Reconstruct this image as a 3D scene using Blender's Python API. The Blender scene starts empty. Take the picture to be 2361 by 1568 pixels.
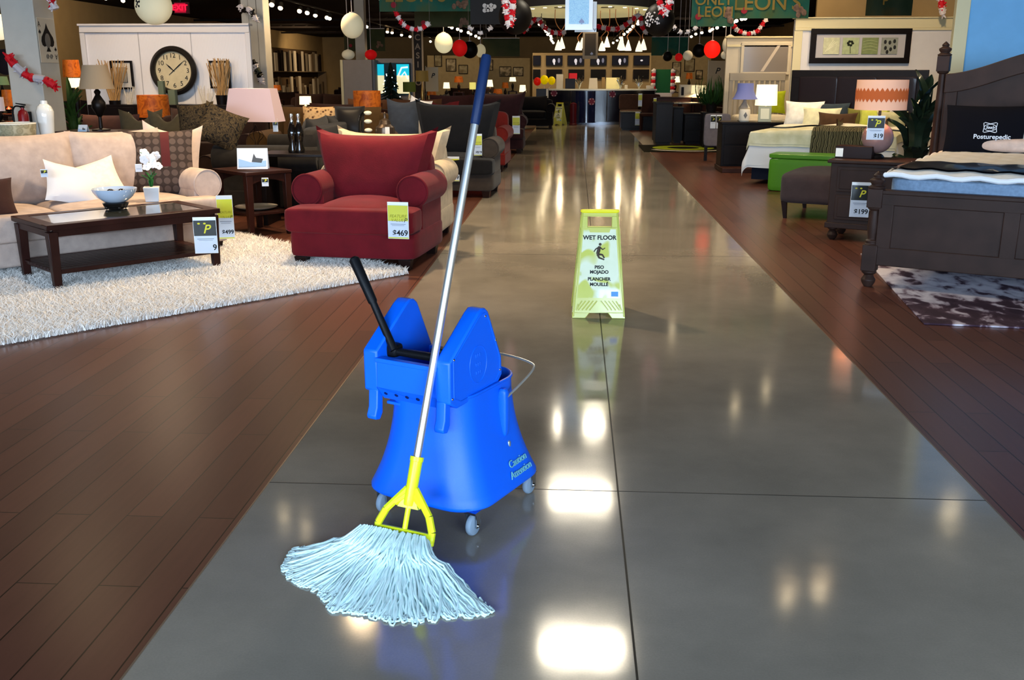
import bpy, bmesh, math, random
from mathutils import Vector, Matrix, Euler
R = math.radians
rnd = random.Random(7)
SC = bpy.context.scene
COL = SC.collection

# ---------------------------------------------------------------- camera
F_PX, CAM_H, VPX, VPY = 2250.0, 1.45, 1326.0, 172.0
PITCH = math.atan((784 - VPY) / F_PX)
YAW = math.atan((VPX - 1180.5) * math.cos(PITCH) / F_PX)
cam_d = bpy.data.cameras.new('camera'); cam = bpy.data.objects.new('camera', cam_d); COL.objects.link(cam)
cam_d.sensor_fit = 'HORIZONTAL'; cam_d.sensor_width = 36.0; cam_d.lens = 36.0 * F_PX / 2361.0
cam_d.clip_start = 0.05; cam_d.clip_end = 300
cam.location = (0, 0, CAM_H); cam.rotation_euler = (R(90) - PITCH, 0, YAW)
SC.camera = cam
FW = Vector((-math.sin(YAW) * math.cos(PITCH), math.cos(YAW) * math.cos(PITCH), -math.sin(PITCH)))
RT = Vector((math.cos(YAW), math.sin(YAW), 0)); UP = RT.cross(FW)
def ray(px, py): return FW + RT * ((px - 1180.5) / F_PX) - UP * ((py - 784) / F_PX)
def at(px, py, Y):
    d = ray(px, py); return Vector((0, 0, CAM_H)) + d * (Y / d.y)
def gd(px, py, z=0.0):
    d = ray(px, py); return Vector((0, 0, CAM_H)) + d * ((z - CAM_H) / d.z)
def sw(px, Y): return px * .963 * Y / F_PX      # pixel width at a distance -> metres
def sh(px, Y): return px * Y / F_PX             # pixel height at a distance -> metres

# ---------------------------------------------------------------- view, world, daylight from the shop front
SC.view_settings.view_transform = 'Standard'; SC.view_settings.look = 'None'
SC.view_settings.exposure = 0.0; SC.view_settings.gamma = 1.0; SC.view_settings.use_curve_mapping = False
w = bpy.data.worlds.new('world'); SC.world = w; w.use_nodes = True
w.node_tree.nodes['Background'].inputs[0].default_value = (0.45, 0.62, 1.0, 1)
w.node_tree.nodes['Background'].inputs[1].default_value = 1.2
def light(kind, loc, power, color, size=.3, rot=(0, 0, 0), size_y=None, spot=None, blend=.8, spec=1.0):
    d = bpy.data.lights.new('light', kind); d.energy = power; d.color = color
    if kind == 'AREA':
        d.size = size
        if size_y: d.shape = 'RECTANGLE'; d.size_y = size_y
        else: d.shape = 'DISK'
    elif kind == 'SPOT': d.shadow_soft_size = size; d.spot_size = spot or R(100); d.spot_blend = blend
    else: d.shadow_soft_size = size
    d.specular_factor = spec
    o = bpy.data.objects.new('light', d); COL.objects.link(o); o.location = loc; o.rotation_euler = rot
    return o
DAY = (0.62, 0.80, 1.0); WARM = (1.0, 0.72, 0.42)
# daylight entering by the two shop windows behind the camera
light('AREA', (-4.4, -4.6, 2.1), 1000, DAY, 6.2, (R(52), 0, 0), 2.2)
light('AREA', (3.9, -4.6, 2.1), 1000, DAY, 6.2, (R(52), 0, 0), 2.2)
light('AREA', (-0.3, -4.7, 1.5), 150, DAY, 1.8, (R(75), 0, 0), 2.2)
# warm ceiling spots above the displays
for x, y, p in ((-2.92, 9.8, 110), (-3.24, 10.06, 60), (-1.9, 8.0, 300), (-4.1, 7.3, 120), (-5.9, 12.9, 170), (-7.2, 9.3, 60), (-2.2, 12.5, 80), (-4.6, 17.5, 140), (-2.4, 20, 110), (-9, 25, 220),
                (2.48, 8.76, 45), (2.13, 8.62, 30), (4.43, 10.71, 90), (2.52, 14.27, 50), (3.15, 15.16, 80), (1.99, 18.79, 30), (2.81, 19.73, 35), (4.6, 14.2, 90), (4.0, 18.2, 100), (3.6, 24.5, 70), (.3, 17.4, 30), (.3, 24, 15),
                (0.3, 27.2, 70), (-1.5, 36.6, 120), (2.6, 36.6, 120), (-4, 28, 150), (-12, 42, 420), (-5, 46, 320), (6, 34, 260), (1, 52, 140), (-8, 34, 200)):
    light('SPOT', (x, y, 3.34), p * 1.9, WARM, .12, (0, 0, 0), spot=R(130), blend=.9, spec=0)

for x, y, p in ((.14, 7.61, 50), (.14, 10.81, 50), (.14, 13.35, 50), (-5.65, 12.8, 20), (-7.5, 13.8, 18)): light('AREA', (x, y, 3.42), p, (1, .88, .68) if p > 30 else (1, .74, .5), .7, (0, 0, 0), .32)
# added spots, aimed to brighten the booth walls and the long side walls
for a_, b_, p in (((-7.4, 12.6, 3.3), (-6.9, 15.6, 1.4), 45), ((-5.6, 13.0, 3.3), (-5.6, 15.6, 1.5), 60), ((4.6, 13.6, 3.3), (4.9, 16.3, 1.7), 90), ((3.4, 16.4, 3.3), (3.3, 19.2, 1.6), 60), ((-12.0, 20, 3.3), (-15.2, 21, 2.2), 50), ((-12.5, 28, 3.3), (-15.2, 30, 2.2), 60),
                  ((-11.5, 44, 3.3), (-15.0, 48, 1.4), 260), ((-11.5, 52, 3.3), (-15.0, 54, 1.4), 220), ((-2.5, 36, 3.3), (-3.2, 40, 1.6), 110), ((-6.5, 36, 3.3), (-6, 42, 1.6), 110), ((.4, 35.6, 3.3), (.4, 38, 1.7), 110), ((4.5, 36, 3.3), (4.6, 40, 1.6), 120), ((6.5, 20, 3.3), (9.0, 22, 2.4), 80), ((4.6, 21.6, 3.3), (6.0, 24, 2.6), 90), ((-6.6, 20.6, 3.3), (-6.0, 23.5, 1.5), 80)):
    dv_ = Vector(b_) - Vector(a_); light('SPOT', a_, p * 1.9, WARM, .1, dv_.to_track_quat('-Z', 'Y').to_euler(), spot=R(95), blend=.8)
# ---------------------------------------------------------------- materials
def srgb(h):
    if isinstance(h, str): c = [int(h[i:i + 2], 16) / 255 for i in (0, 2, 4)]
    else: c = [v / 255 for v in h]
    return tuple((v / 12.92 if v <= .04045 else ((v + .055) / 1.055) ** 2.4) for v in c) + (1,)
MATS = {}
def mat(name, color='888888', rough=.6, metal=0.0, bump=0, bscale=200, var=0, vscale=8, coat=0, sheen=0, emit=None, estr=0, trans=0, alpha=1, ior=1.45, subsurf=0):
    if name in MATS: return MATS[name]
    m = bpy.data.materials.new(name); m.use_nodes = True; MATS[name] = m
    nt = m.node_tree; b = nt.nodes['Principled BSDF']; L = nt.links
    c = srgb(color) if not isinstance(color, tuple) else color
    b.inputs['Base Color'].default_value = c; b.inputs['Roughness'].default_value = rough; b.inputs['Specular IOR Level'].default_value = .5 if (rough < .3 or metal > .5 or name.startswith('bucket')) else .16
    b.inputs['Metallic'].default_value = metal; b.inputs['Coat Weight'].default_value = coat; b.inputs['Coat Roughness'].default_value = .08
    b.inputs['Sheen Weight'].default_value = sheen; b.inputs['Transmission Weight'].default_value = trans
    b.inputs['Alpha'].default_value = alpha; b.inputs['IOR'].default_value = ior
    if emit is not None:
        b.inputs['Emission Color'].default_value = srgb(emit); b.inputs['Emission Strength'].default_value = estr
    if var or bump:
        tc = nt.nodes.new('ShaderNodeTexCoord')
    if var:
        n = nt.nodes.new('ShaderNodeTexNoise'); n.inputs['Scale'].default_value = vscale; n.inputs['Detail'].default_value = 4
        r = nt.nodes.new('ShaderNodeValToRGB'); L.new(tc.outputs['Object'], n.inputs['Vector']); L.new(n.outputs['Fac'], r.inputs[0])
        r.color_ramp.elements[0].position = .3; r.color_ramp.elements[1].position = .7
        r.color_ramp.elements[0].color = tuple(v * (1 - var) for v in c[:3]) + (1,)
        r.color_ramp.elements[1].color = tuple(min(1, v * (1 + var)) for v in c[:3]) + (1,)
        L.new(r.outputs[0], b.inputs['Base Color'])
    if bump:
        n2 = nt.nodes.new('ShaderNodeTexNoise'); n2.inputs['Scale'].default_value = bscale; n2.inputs['Detail'].default_value = 3
        bp = nt.nodes.new('ShaderNodeBump'); bp.inputs['Strength'].default_value = bump; bp.inputs['Distance'].default_value = .004
        L.new(tc.outputs['Object'], n2.inputs['Vector']); L.new(n2.outputs['Fac'], bp.inputs['Height']); L.new(bp.outputs[0], b.inputs['Normal'])
    return m
def fabric(name, color, var=.12, sheen=.08, rough=.9, vs=14): return mat(name, color, rough, bump=.35, bscale=350, var=var, vscale=vs, sheen=sheen)
def glow(name, color, s): return mat(name, color, .5, emit=color, estr=s)
def ramp_mat(name, stops, tex='noise', scale=5, rough=.7, coord='Object', stretch=(1, 1, 1), distort=0, detail=3, bump=0, const=False, metal=0, coat=0, emit=0):
    """procedural two-or-more-colour pattern"""
    if name in MATS: return MATS[name]
    m = bpy.data.materials.new(name); m.use_nodes = True; MATS[name] = m
    nt = m.node_tree; b = nt.nodes['Principled BSDF']; L = nt.links
    tc = nt.nodes.new('ShaderNodeTexCoord'); mp = nt.nodes.new('ShaderNodeMapping'); mp.inputs['Scale'].default_value = stretch
    L.new(tc.outputs[coord], mp.inputs[0])
    if tex == 'noise':
        t = nt.nodes.new('ShaderNodeTexNoise'); t.inputs['Detail'].default_value = detail; t.inputs['Distortion'].default_value = distort; out = t.outputs['Fac']
    elif tex == 'voronoi':
        t = nt.nodes.new('ShaderNodeTexVoronoi'); out = t.outputs['Distance']
    elif tex == 'voroedge':
        t = nt.nodes.new('ShaderNodeTexVoronoi'); t.feature = 'DISTANCE_TO_EDGE'; out = t.outputs['Distance']
    elif tex == 'wave':
        t = nt.nodes.new('ShaderNodeTexWave'); t.inputs['Distortion'].default_value = distort; out = t.outputs['Fac']
    elif tex == 'dots':
        t = nt.nodes.new('ShaderNodeTexVoronoi'); t.inputs['Randomness'].default_value = 0; out = t.outputs['Distance']
    t.inputs['Scale'].default_value = scale
    L.new(mp.outputs[0], t.inputs['Vector'])
    r = nt.nodes.new('ShaderNodeValToRGB'); L.new(out, r.inputs[0])
    if const: r.color_ramp.interpolation = 'CONSTANT'
    els = r.color_ramp.elements
    while len(els) < len(stops): els.new(.5)
    for e, (p, c) in zip(els, stops): e.position = p; e.color = srgb(c)
    L.new(r.outputs[0], b.inputs['Base Color']); b.inputs['Specular IOR Level'].default_value = .2; b.inputs['Roughness'].default_value = rough; b.inputs['Metallic'].default_value = metal
    b.inputs['Coat Weight'].default_value = coat
    if emit: L.new(r.outputs[0], b.inputs['Emission Color']); b.inputs['Emission Strength'].default_value = emit
    if bump:
        bp = nt.nodes.new('ShaderNodeBump'); bp.inputs['Strength'].default_value = bump; bp.inputs['Distance'].default_value = .01
        L.new(out, bp.inputs['Height']); L.new(bp.outputs[0], b.inputs['Normal'])
    return m

# ---------------------------------------------------------------- mesh helpers
class MB:
    def __init__(s): s.v = []; s.f = []
    def add(s, vs, fs, M=None):
        n = len(s.v)
        if M is not None: vs = [M @ Vector(v) for v in vs]
        s.v += [tuple(v) for v in vs]; s.f += [tuple(i + n for i in f) for f in fs]; return s
    def box(s, c, d, M=None):
        x, y, z = (k / 2 for k in d)
        vs = [(c[0] + a * x, c[1] + b * y, c[2] + e * z) for a in (-1, 1) for b in (-1, 1) for e in (-1, 1)]
        return s.add(vs, [(0, 1, 3, 2), (4, 6, 7, 5), (0, 4, 5, 1), (2, 3, 7, 6), (0, 2, 6, 4), (1, 5, 7, 3)], M)
    def span(s, a, b, M=None):
        return s.box([(a[i] + b[i]) / 2 for i in range(3)], [abs(b[i] - a[i]) for i in range(3)], M)
    def taper(s, c, wb, wt, h, M=None):
        """box foot-to-top taper; wb, wt = (x, y) at the bottom and top, c = bottom centre"""
        vs = []
        for (wx, wy), z in ((wb, 0), (wt, h)):
            vs += [(c[0] + a * wx / 2, c[1] + b * wy / 2, c[2] + z) for a, b in ((-1, -1), (1, -1), (1, 1), (-1, 1))]
        return s.add(vs, [(3, 2, 1, 0), (4, 5, 6, 7), (0, 1, 5, 4), (1, 2, 6, 5), (2, 3, 7, 6), (3, 0, 4, 7)], M)
    def lathe(s, prof, c=(0, 0, 0), seg=28, M=None, sq=None):
        vs = []; fs = []
        for r, z in prof:
            for k in range(seg):
                a = 2 * math.pi * k / seg; ca, sa = math.cos(a), math.sin(a)
                if sq: q = (abs(ca) ** sq + abs(sa) ** sq) ** (-1 / sq); ca *= q; sa *= q
                vs.append((c[0] + r * ca, c[1] + r * sa, c[2] + z))
        n = len(prof)
        for i in range(n - 1):
            for k in range(seg):
                k2 = (k + 1) % seg; fs.append((i * seg + k, i * seg + k2, (i + 1) * seg + k2, (i + 1) * seg + k))
        if prof[0][0] > 1e-5: fs.append(tuple(reversed(range(seg))))
        if prof[-1][0] > 1e-5: fs.append(tuple(range((n - 1) * seg, n * seg)))
        return s.add(vs, fs, M)
    def cyl(s, a, b, r, r2=None, seg=16, cap=True):
        a = Vector(a); b = Vector(b); d = b - a; q = d.to_track_quat('Z', 'Y').to_matrix().to_4x4()
        return s.lathe([(r, 0), (r if r2 is None else r2, d.length)], seg=seg, M=Matrix.Translation(a) @ q)
    def sphere(s, c, r, seg=20, rings=12, M=None):
        rx, ry, rz = (r, r, r) if not hasattr(r, '__len__') else r
        vs = [(c[0], c[1], c[2] - rz)]; fs = []
        for i in range(1, rings):
            t = math.pi * i / rings - math.pi / 2
            for k in range(seg):
                a = 2 * math.pi * k / seg
                vs.append((c[0] + rx * math.cos(t) * math.cos(a), c[1] + ry * math.cos(t) * math.sin(a), c[2] + rz * math.sin(t)))
        vs.append((c[0], c[1], c[2] + rz)); L = len(vs) - 1
        for k in range(seg):
            k2 = (k + 1) % seg; fs.append((0, 1 + k2, 1 + k)); fs.append((L, L - seg + k, L - seg + k2))
            for i in range(rings - 2):
                o = 1 + i * seg; fs.append((o + k, o + k2, o + seg + k2, o + seg + k))
        return s.add(vs, fs, M)
    def tube(s, pts, r, seg=8, closed=False):
        pts = [Vector(p) for p in pts]; n = len(pts); vs = []; fs = []
        rr = r if hasattr(r, '__len__') else [r] * n
        t0 = (pts[1] - pts[0]).normalized(); nrm = t0.orthogonal().normalized()
        for i, p in enumerate(pts):
            if closed: t = (pts[(i + 1) % n] - pts[i - 1]).normalized()
            else: t = (pts[min(i + 1, n - 1)] - pts[max(i - 1, 0)]).normalized()
            nrm = (nrm - t * nrm.dot(t))
            nrm = nrm.normalized() if nrm.length > 1e-6 else t.orthogonal().normalized()
            bn = t.cross(nrm)
            for k in range(seg):
                a = 2 * math.pi * k / seg; vs.append(p + (nrm * math.cos(a) + bn * math.sin(a)) * rr[i])
        for i in range(n if closed else n - 1):
            j = (i + 1) % n
            for k in range(seg): k2 = (k + 1) % seg; fs.append((i * seg + k, i * seg + k2, j * seg + k2, j * seg + k))
        if not closed: fs.append(tuple(reversed(range(seg)))); fs.append(tuple(range((n - 1) * seg, n * seg)))
        return s.add(vs, fs)
    def prism(s, poly, h, M=None, z0=0.0):
        """polygon in local XY extruded along Z by h"""
        n = len(poly); vs = [(x, y, z0) for x, y in poly] + [(x, y, z0 + h) for x, y in poly]
        fs = [tuple(reversed(range(n))), tuple(range(n, 2 * n))] + [(i, (i + 1) % n, n + (i + 1) % n, n + i) for i in range(n)]
        return s.add(vs, fs, M)
    def grid(s, fn, nu, nv, closed_u=False, M=None):
        vs = [fn(i / nu, j / nv) for i in range(nu + (0 if closed_u else 1)) for j in range(nv + 1)]; fs = []
        for i in range(nu):
            i2 = (i + 1) % nu if closed_u else i + 1
            for j in range(nv): fs.append((i * (nv + 1) + j, i2 * (nv + 1) + j, i2 * (nv + 1) + j + 1, i * (nv + 1) + j + 1))
        return s.add(vs, fs, M)
    def puff(s, c, d, n=5, N=10, M=None, crown=0, sag=0):
        """soft rounded block: centre c, size d, exponent n; crown lifts the top middle"""
        seen = {}; vs = []; fs = []
        def vid(p):
            k = tuple(round(q, 5) for q in p)
            if k not in seen:
                x, y, z = p; q = (abs(x) ** n + abs(y) ** n + abs(z) ** n) ** (-1 / n); x *= q; y *= q; z *= q
                zz = z
                if z > 0: zz += crown * (1 - x * x) * (1 - y * y)
                if sag: zz -= sag * (1 - x * x) * max(0, z)
                seen[k] = len(vs); vs.append((c[0] + x * d[0] / 2, c[1] + y * d[1] / 2, c[2] + zz * d[2] / 2))
            return seen[k]
        g = [math.sin(math.pi / 2 * (-1 + 2 * i / N) * .97) / math.sin(math.pi / 2 * .97) for i in range(N + 1)]
        for ax in range(3):
            for sgn in (-1, 1):
                for i in range(N):
                    for j in range(N):
                        q = []
                        for a, b in ((i, j), (i + 1, j), (i + 1, j + 1), (i, j + 1)):
                            p = [0, 0, 0]; p[ax] = sgn; p[(ax + 1) % 3] = g[a]; p[(ax + 2) % 3] = g[b]; q.append(vid(p))
                        fs.append(tuple(q if sgn > 0 else reversed(q)))
        return s.add(vs, fs, M)
    def pillow(s, w, h, t, c=(0, 0, 0), N=14, M=None, pinch=.1, ear=0.0, seed=1, chop=0):
        """knife-edge throw pillow standing in local XZ, thickness along Y, bottom edge at z=0"""
        rr = random.Random(seed); ph = [rr.uniform(0, 6) for _ in range(4)]; vs = []; fs = []
        for side in (-1, 1):
            for i in range(N + 1):
                for j in range(N + 1):
                    u = -1 + 2 * i / N; v = -1 + 2 * j / N
                    x = u * (1 - pinch * (1 - v * v)) * w / 2; z = v * (1 - pinch * (1 - u * u)) * h / 2
                    if v > 0: z += ear * h * (u * u) * v * v; z -= chop * h * max(0, 1 - (u * 2.2) ** 2) * v ** 3
                    y = side * t / 2 * (max(0, (1 - u * u) * (1 - v * v))) ** .42
                    y *= 1 + .06 * math.sin(3 * u + ph[0]) * math.cos(3 * v + ph[1])
                    vs.append((c[0] + x, c[1] + y, c[2] + h / 2 + z))
        n1 = (N + 1) ** 2
        for sd in (0, 1):
            for i in range(N):
                for j in range(N):
                    a = sd * n1 + i * (N + 1) + j; q = (a, a + N + 1, a + N + 2, a + 1)
                    fs.append(q if sd == 0 else tuple(reversed(q)))
        return s.add(vs, fs, M)

def obj(name, mb, m, parent=None, label=None, cat=None, group=None, kind=None, loc=None, rot=None, bevel=0, flat=False, angle=35):
    me = bpy.data.meshes.new(name); me.from_pydata(mb.v, [], mb.f)
    b = bmesh.new(); b.from_mesh(me); bmesh.ops.remove_doubles(b, verts=b.verts, dist=1e-5); bmesh.ops.recalc_face_normals(b, faces=b.faces); b.to_mesh(me); b.free()
    if not flat:
        me.shade_smooth(); me.set_sharp_from_angle(angle=R(angle))
    me.materials.append(m)
    o = bpy.data.objects.new(name, me); COL.objects.link(o)
    if parent: o.parent = parent
    if loc is not None: o.location = loc
    if rot is not None: o.rotation_euler = rot
    if label: o['label'] = label
    if cat: o['category'] = cat
    if group: o['group'] = group
    if kind: o['kind'] = kind
    if bevel:
        md = o.modifiers.new('bevel', 'BEVEL'); md.width = bevel; md.segments = 2; md.limit_method = 'ANGLE'; md.angle_limit = R(40); md.use_clamp_overlap = True
        md.harden_normals = False
    return o
def thing(name, label, cat, loc=(0, 0, 0), rotz=0, group=None):
    o = bpy.data.objects.new(name, None); COL.objects.link(o); o.location = loc; o.rotation_euler = (0, 0, rotz)
    o.empty_display_size = .1; o['label'] = label; o['category'] = cat
    if group: o['group'] = group
    return o
def struct(name, mb, m, loc=None, rot=None, bevel=0): return obj(name, mb, m, kind='structure', loc=loc, rot=rot, bevel=bevel)
def copy_tree(o, parent=None):
    c = o.copy(); COL.objects.link(c); c.parent = parent
    for ch in list(o.children): copy_tree(ch, c)
    return c
def dup(o, loc, rotz=None, label=None, scale=None, group=None):
    c = copy_tree(o); c.location = loc
    if rotz is not None: c.rotation_euler = (c.rotation_euler[0], c.rotation_euler[1], rotz)
    if label: c['label'] = label
    if scale: c.scale = (scale,) * 3 if not hasattr(scale, '__len__') else scale
    if group: c['group'] = group
    return c
def text(name, s, size, m, parent=None, loc=(0, 0, 0), rot=(R(90), 0, 0), align='CENTER', bold=0, shear=0, spacing=1, extrude=.0004):
    cu = bpy.data.curves.new(name, 'FONT'); cu.body = s; cu.size = size; cu.align_x = align; cu.align_y = 'CENTER'
    cu.extrude = extrude; cu.offset = bold; cu.shear = shear; cu.space_character = spacing; cu.materials.append(m)
    tmp = bpy.data.objects.new(name, cu); me = bpy.data.meshes.new_from_object(tmp); bpy.data.objects.remove(tmp)
    o = bpy.data.objects.new(name, me); COL.objects.link(o)
    if parent: o.parent = parent
    o.location = loc; o.rotation_euler = rot
    return o
def rz(v, a): c, s = math.cos(a), math.sin(a); return Vector((v[0] * c - v[1] * s, v[0] * s + v[1] * c, v[2] if len(v) > 2 else 0))
def frame_M(o, x, z):
    """matrix with origin o, local X along x, local Z close to z"""
    x = Vector(x).normalized(); z = Vector(z); y = z.cross(x).normalized(); z = x.cross(y)
    return Matrix(((x.x, y.x, z.x, o[0]), (x.y, y.y, z.y, o[1]), (x.z, y.z, z.z, o[2]), (0, 0, 0, 1)))
# ================================================================ THE BUILDING
def floor_wood():
    m = bpy.data.materials.new('dark_walnut_planks'); m.use_nodes = True; nt = m.node_tree; b = nt.nodes['Principled BSDF']; L = nt.links
    tc = nt.nodes.new('ShaderNodeTexCoord'); mp = nt.nodes.new('ShaderNodeMapping'); mp.inputs['Rotation'].default_value = (0, 0, R(90)); L.new(tc.outputs['Object'], mp.inputs[0])
    br = nt.nodes.new('ShaderNodeTexBrick'); br.offset = .37; br.inputs['Scale'].default_value = 1; br.inputs['Brick Width'].default_value = 1.25; br.inputs['Row Height'].default_value = .125
    br.inputs['Mortar Size'].default_value = .0025; br.inputs['Color1'].default_value = srgb('623c2f'); br.inputs['Color2'].default_value = srgb('523228'); br.inputs['Mortar'].default_value = srgb('1a0f0b')
    L.new(mp.outputs[0], br.inputs['Vector'])
    mp2 = nt.nodes.new('ShaderNodeMapping'); mp2.inputs['Scale'].default_value = (14, .9, 1); L.new(tc.outputs['Object'], mp2.inputs[0])
    n = nt.nodes.new('ShaderNodeTexNoise'); n.inputs['Scale'].default_value = 4; n.inputs['Detail'].default_value = 6; L.new(mp2.outputs[0], n.inputs['Vector'])
    mx = nt.nodes.new('ShaderNodeMix'); mx.data_type = 'RGBA'; mx.blend_type = 'MULTIPLY'; mx.inputs[0].default_value = .75
    r = nt.nodes.new('ShaderNodeValToRGB'); r.color_ramp.elements[0].color = (.7, .66, .64, 1); r.color_ramp.elements[1].color = (1.25, 1.2, 1.15, 1); L.new(n.outputs['Fac'], r.inputs[0])
    L.new(br.outputs['Color'], mx.inputs[6]); L.new(r.outputs[0], mx.inputs[7]); L.new(mx.outputs[2], b.inputs['Base Color'])
    b.inputs['Roughness'].default_value = .3; b.inputs['Specular IOR Level'].default_value = .5
    bp = nt.nodes.new('ShaderNodeBump'); bp.inputs['Strength'].default_value = .25; bp.inputs['Distance'].default_value = .002; L.new(br.outputs['Fac'], bp.inputs['Height']); bp.invert = True
    L.new(bp.outputs[0], b.inputs['Normal'])
    return m
def floor_concrete():
    m = bpy.data.materials.new('polished_concrete'); m.use_nodes = True; nt = m.node_tree; b = nt.nodes['Principled BSDF']; L = nt.links
    tc = nt.nodes.new('ShaderNodeTexCoord')
    n = nt.nodes.new('ShaderNodeTexNoise'); n.inputs['Scale'].default_value = 1.1; n.inputs['Detail'].default_value = 8; n.inputs['Roughness'].default_value = .62; L.new(tc.outputs['Object'], n.inputs['Vector'])
    r = nt.nodes.new('ShaderNodeValToRGB'); r.color_ramp.elements[0].color = srgb('7d766b'); r.color_ramp.elements[1].color = srgb('958c7f'); r.color_ramp.elements[0].position = .35; r.color_ramp.elements[1].position = .68
    L.new(n.outputs['Fac'], r.inputs[0])
    sp = nt.nodes.new('ShaderNodeTexNoise'); sp.inputs['Scale'].default_value = 160; sp.inputs['Detail'].default_value = 2; L.new(tc.outputs['Object'], sp.inputs['Vector'])
    r2 = nt.nodes.new('ShaderNodeValToRGB'); r2.color_ramp.elements[0].color = (.8, .8, .8, 1); r2.color_ramp.elements[1].color = (1.15, 1.15, 1.15, 1); L.new(sp.outputs['Fac'], r2.inputs[0])
    mx = nt.nodes.new('ShaderNodeMix'); mx.data_type = 'RGBA'; mx.blend_type = 'MULTIPLY'; mx.inputs[0].default_value = .6
    L.new(r.outputs[0], mx.inputs[6]); L.new(r2.outputs[0], mx.inputs[7]); L.new(mx.outputs[2], b.inputs['Base Color'])
    rr = nt.nodes.new('ShaderNodeMapRange'); rr.inputs[3].default_value = .06; rr.inputs[4].default_value = .15; L.new(n.outputs['Fac'], rr.inputs[0]); L.new(rr.outputs[0], b.inputs['Roughness'])
    b.inputs['Specular IOR Level'].default_value = .6
    n3 = nt.nodes.new('ShaderNodeTexNoise'); n3.inputs['Scale'].default_value = 5; n3.inputs['Detail'].default_value = 2; L.new(tc.outputs['Object'], n3.inputs['Vector'])
    bp = nt.nodes.new('ShaderNodeBump'); bp.inputs['Strength'].default_value = .12; bp.inputs['Distance'].default_value = .003; L.new(n3.outputs['Fac'], bp.inputs['Height']); L.new(bp.outputs[0], b.inputs['Normal'])
    return m
WOOD = floor_wood(); CONC = floor_concrete()
XL, XR, YF, YB, ZC = -15.2, 9.2, -5.0, 60.5, 3.62
AL, AR = -1.10, 1.47
struct('floor', MB().span((XL, YF, -.1), (AL, YB, 0)), WOOD)
struct('floor', MB().span((AR, YF, -.1), (XR, YB, 0)), WOOD)
struct('floor', MB().span((AL, YF, -.1), (AR, YB, 0)), CONC)
seam = mat('seam_filler', '23211e', .5); strip_m = mat('edge_strip', '8a7a68', .35, .6)
mb = MB().span((.176, YF, 0), (.182, YB, .0006)); mb2 = MB()
for y in (-1.5, 3.27, 8.05, 12.8, 17.6, 22.4, 27.2, 32.0): mb.span((AL, y - .0018, 0), (AR, y + .0018, .0006))
struct('trim_1', mb, seam)
struct('trim_2', MB().span((AL - .004, YF, 0), (AL + .001, YB, .0012)), strip_m)
struct('trim_3', MB().span((AR - .001, YF, 0), (AR + .004, YB, .0012)), strip_m)
plaster = mat('warm_plaster', 'b39a6e', .85, var=.06, vscale=2)
dark_ceiling = mat('black_ceiling', '17100f', .9, var=.4, vscale=1.2)
struct('ceiling', MB().span((XL, YF, ZC), (XR, YB, ZC + .1)), dark_ceiling)
struct('wall_left', MB().span((XL - .1, YF, 0), (XL, YB, ZC)), plaster)
struct('wall_right', MB().span((XR, YF, 0), (XR + .1, YB, ZC)), plaster)
struct('wall_back', MB().span((XL, YB, 0), (XR, YB + .1, ZC)), plaster)
# shop front behind the camera: a wall with two windows and a glazed entrance
front = mat('shopfront_wall', 'c9c6bd', .7); gl = mat('window_glass', 'ffffff', .02, trans=1, ior=1.0, alpha=.15); alu = mat('brushed_aluminium', 'b9bcc0', .35, 1)
mb = MB()
for a, b_ in ((XL, -7.6), (-1.25, -1.15 - .0), (.65, .75), (7.1, XR)): mb.span((a, YF - .1, 0), (b_, YF, ZC))
mb.span((-7.6, YF - .1, 3.2), (7.1, YF, ZC)); mb.span((-7.6, YF - .1, 0), (-1.25, YF, .35)); mb.span((.75, YF - .1, 0), (7.1, YF, .35))
struct('wall_front', mb, front)
for k, (a, b_) in enumerate(((-7.6, -1.25), (.75, 7.1))):
    mb = MB(); 
    for x in (a, (a + b_) / 2, b_): mb.span((x - .03, YF - .08, .35), (x + .03, YF - .02, 3.2))
    for z in (.38, 3.17): mb.span((a, YF - .08, z - .03), (b_, YF - .02, z + .03))
    f = struct('window_%d' % (k + 1), mb, alu)
    obj('pane', MB().span((a, YF - .06, .35), (b_, YF - .05, 3.2)), gl, f)
d1 = struct('door_1', MB().span((-1.15, YF - .08, 0), (-1.07, YF - .02, 3.2)).span((.57, YF - .08, 0), (.65, YF - .02, 3.2)).span((-1.15, YF - .08, 2.3), (.65, YF - .02, 2.4)).span((-.29, YF - .08, 0), (-.21, YF - .02, 2.3)), alu)
obj('pane', MB().span((-1.07, YF - .06, .05), (.57, YF - .05, 3.2)), gl, d1)
# roof trusses under the dark ceiling
truss_m = mat('dark_truss', '2b2522', .6)
for k, y in enumerate((40, 46, 52)):
    mb = MB().span((XL, y - .04, ZC - .12), (XR, y + .04, ZC - .04))
    for i in range(40): x = XL + .3 + i * .6; mb.cyl((x, y, ZC - .1), (x + .3, y, ZC - .001), .015, seg=5)
    struct('trim_%d' % (4 + k), mb, truss_m)

# square columns
col_blue = mat('column_paint', 'c3bfb4', .8, var=.03)
struct('wall_column_1', MB().span((-6.36, 11.0, 0), (-5.98, 11.43, ZC)), col_blue, bevel=.01)
p = at(580, 60, 17.3)
struct('wall_column_2', MB().span((p.x - .17, 17.3, 0), (p.x + .22, 17.65, ZC)), col_blue, bevel=.01)
p = at(830, 100, 27); struct('wall_column_3', MB().span((p.x - .13, 27, 0), (p.x + .13, 27.3, ZC)), col_blue, bevel=.01)
p = at(983, 100, 36); 

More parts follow.
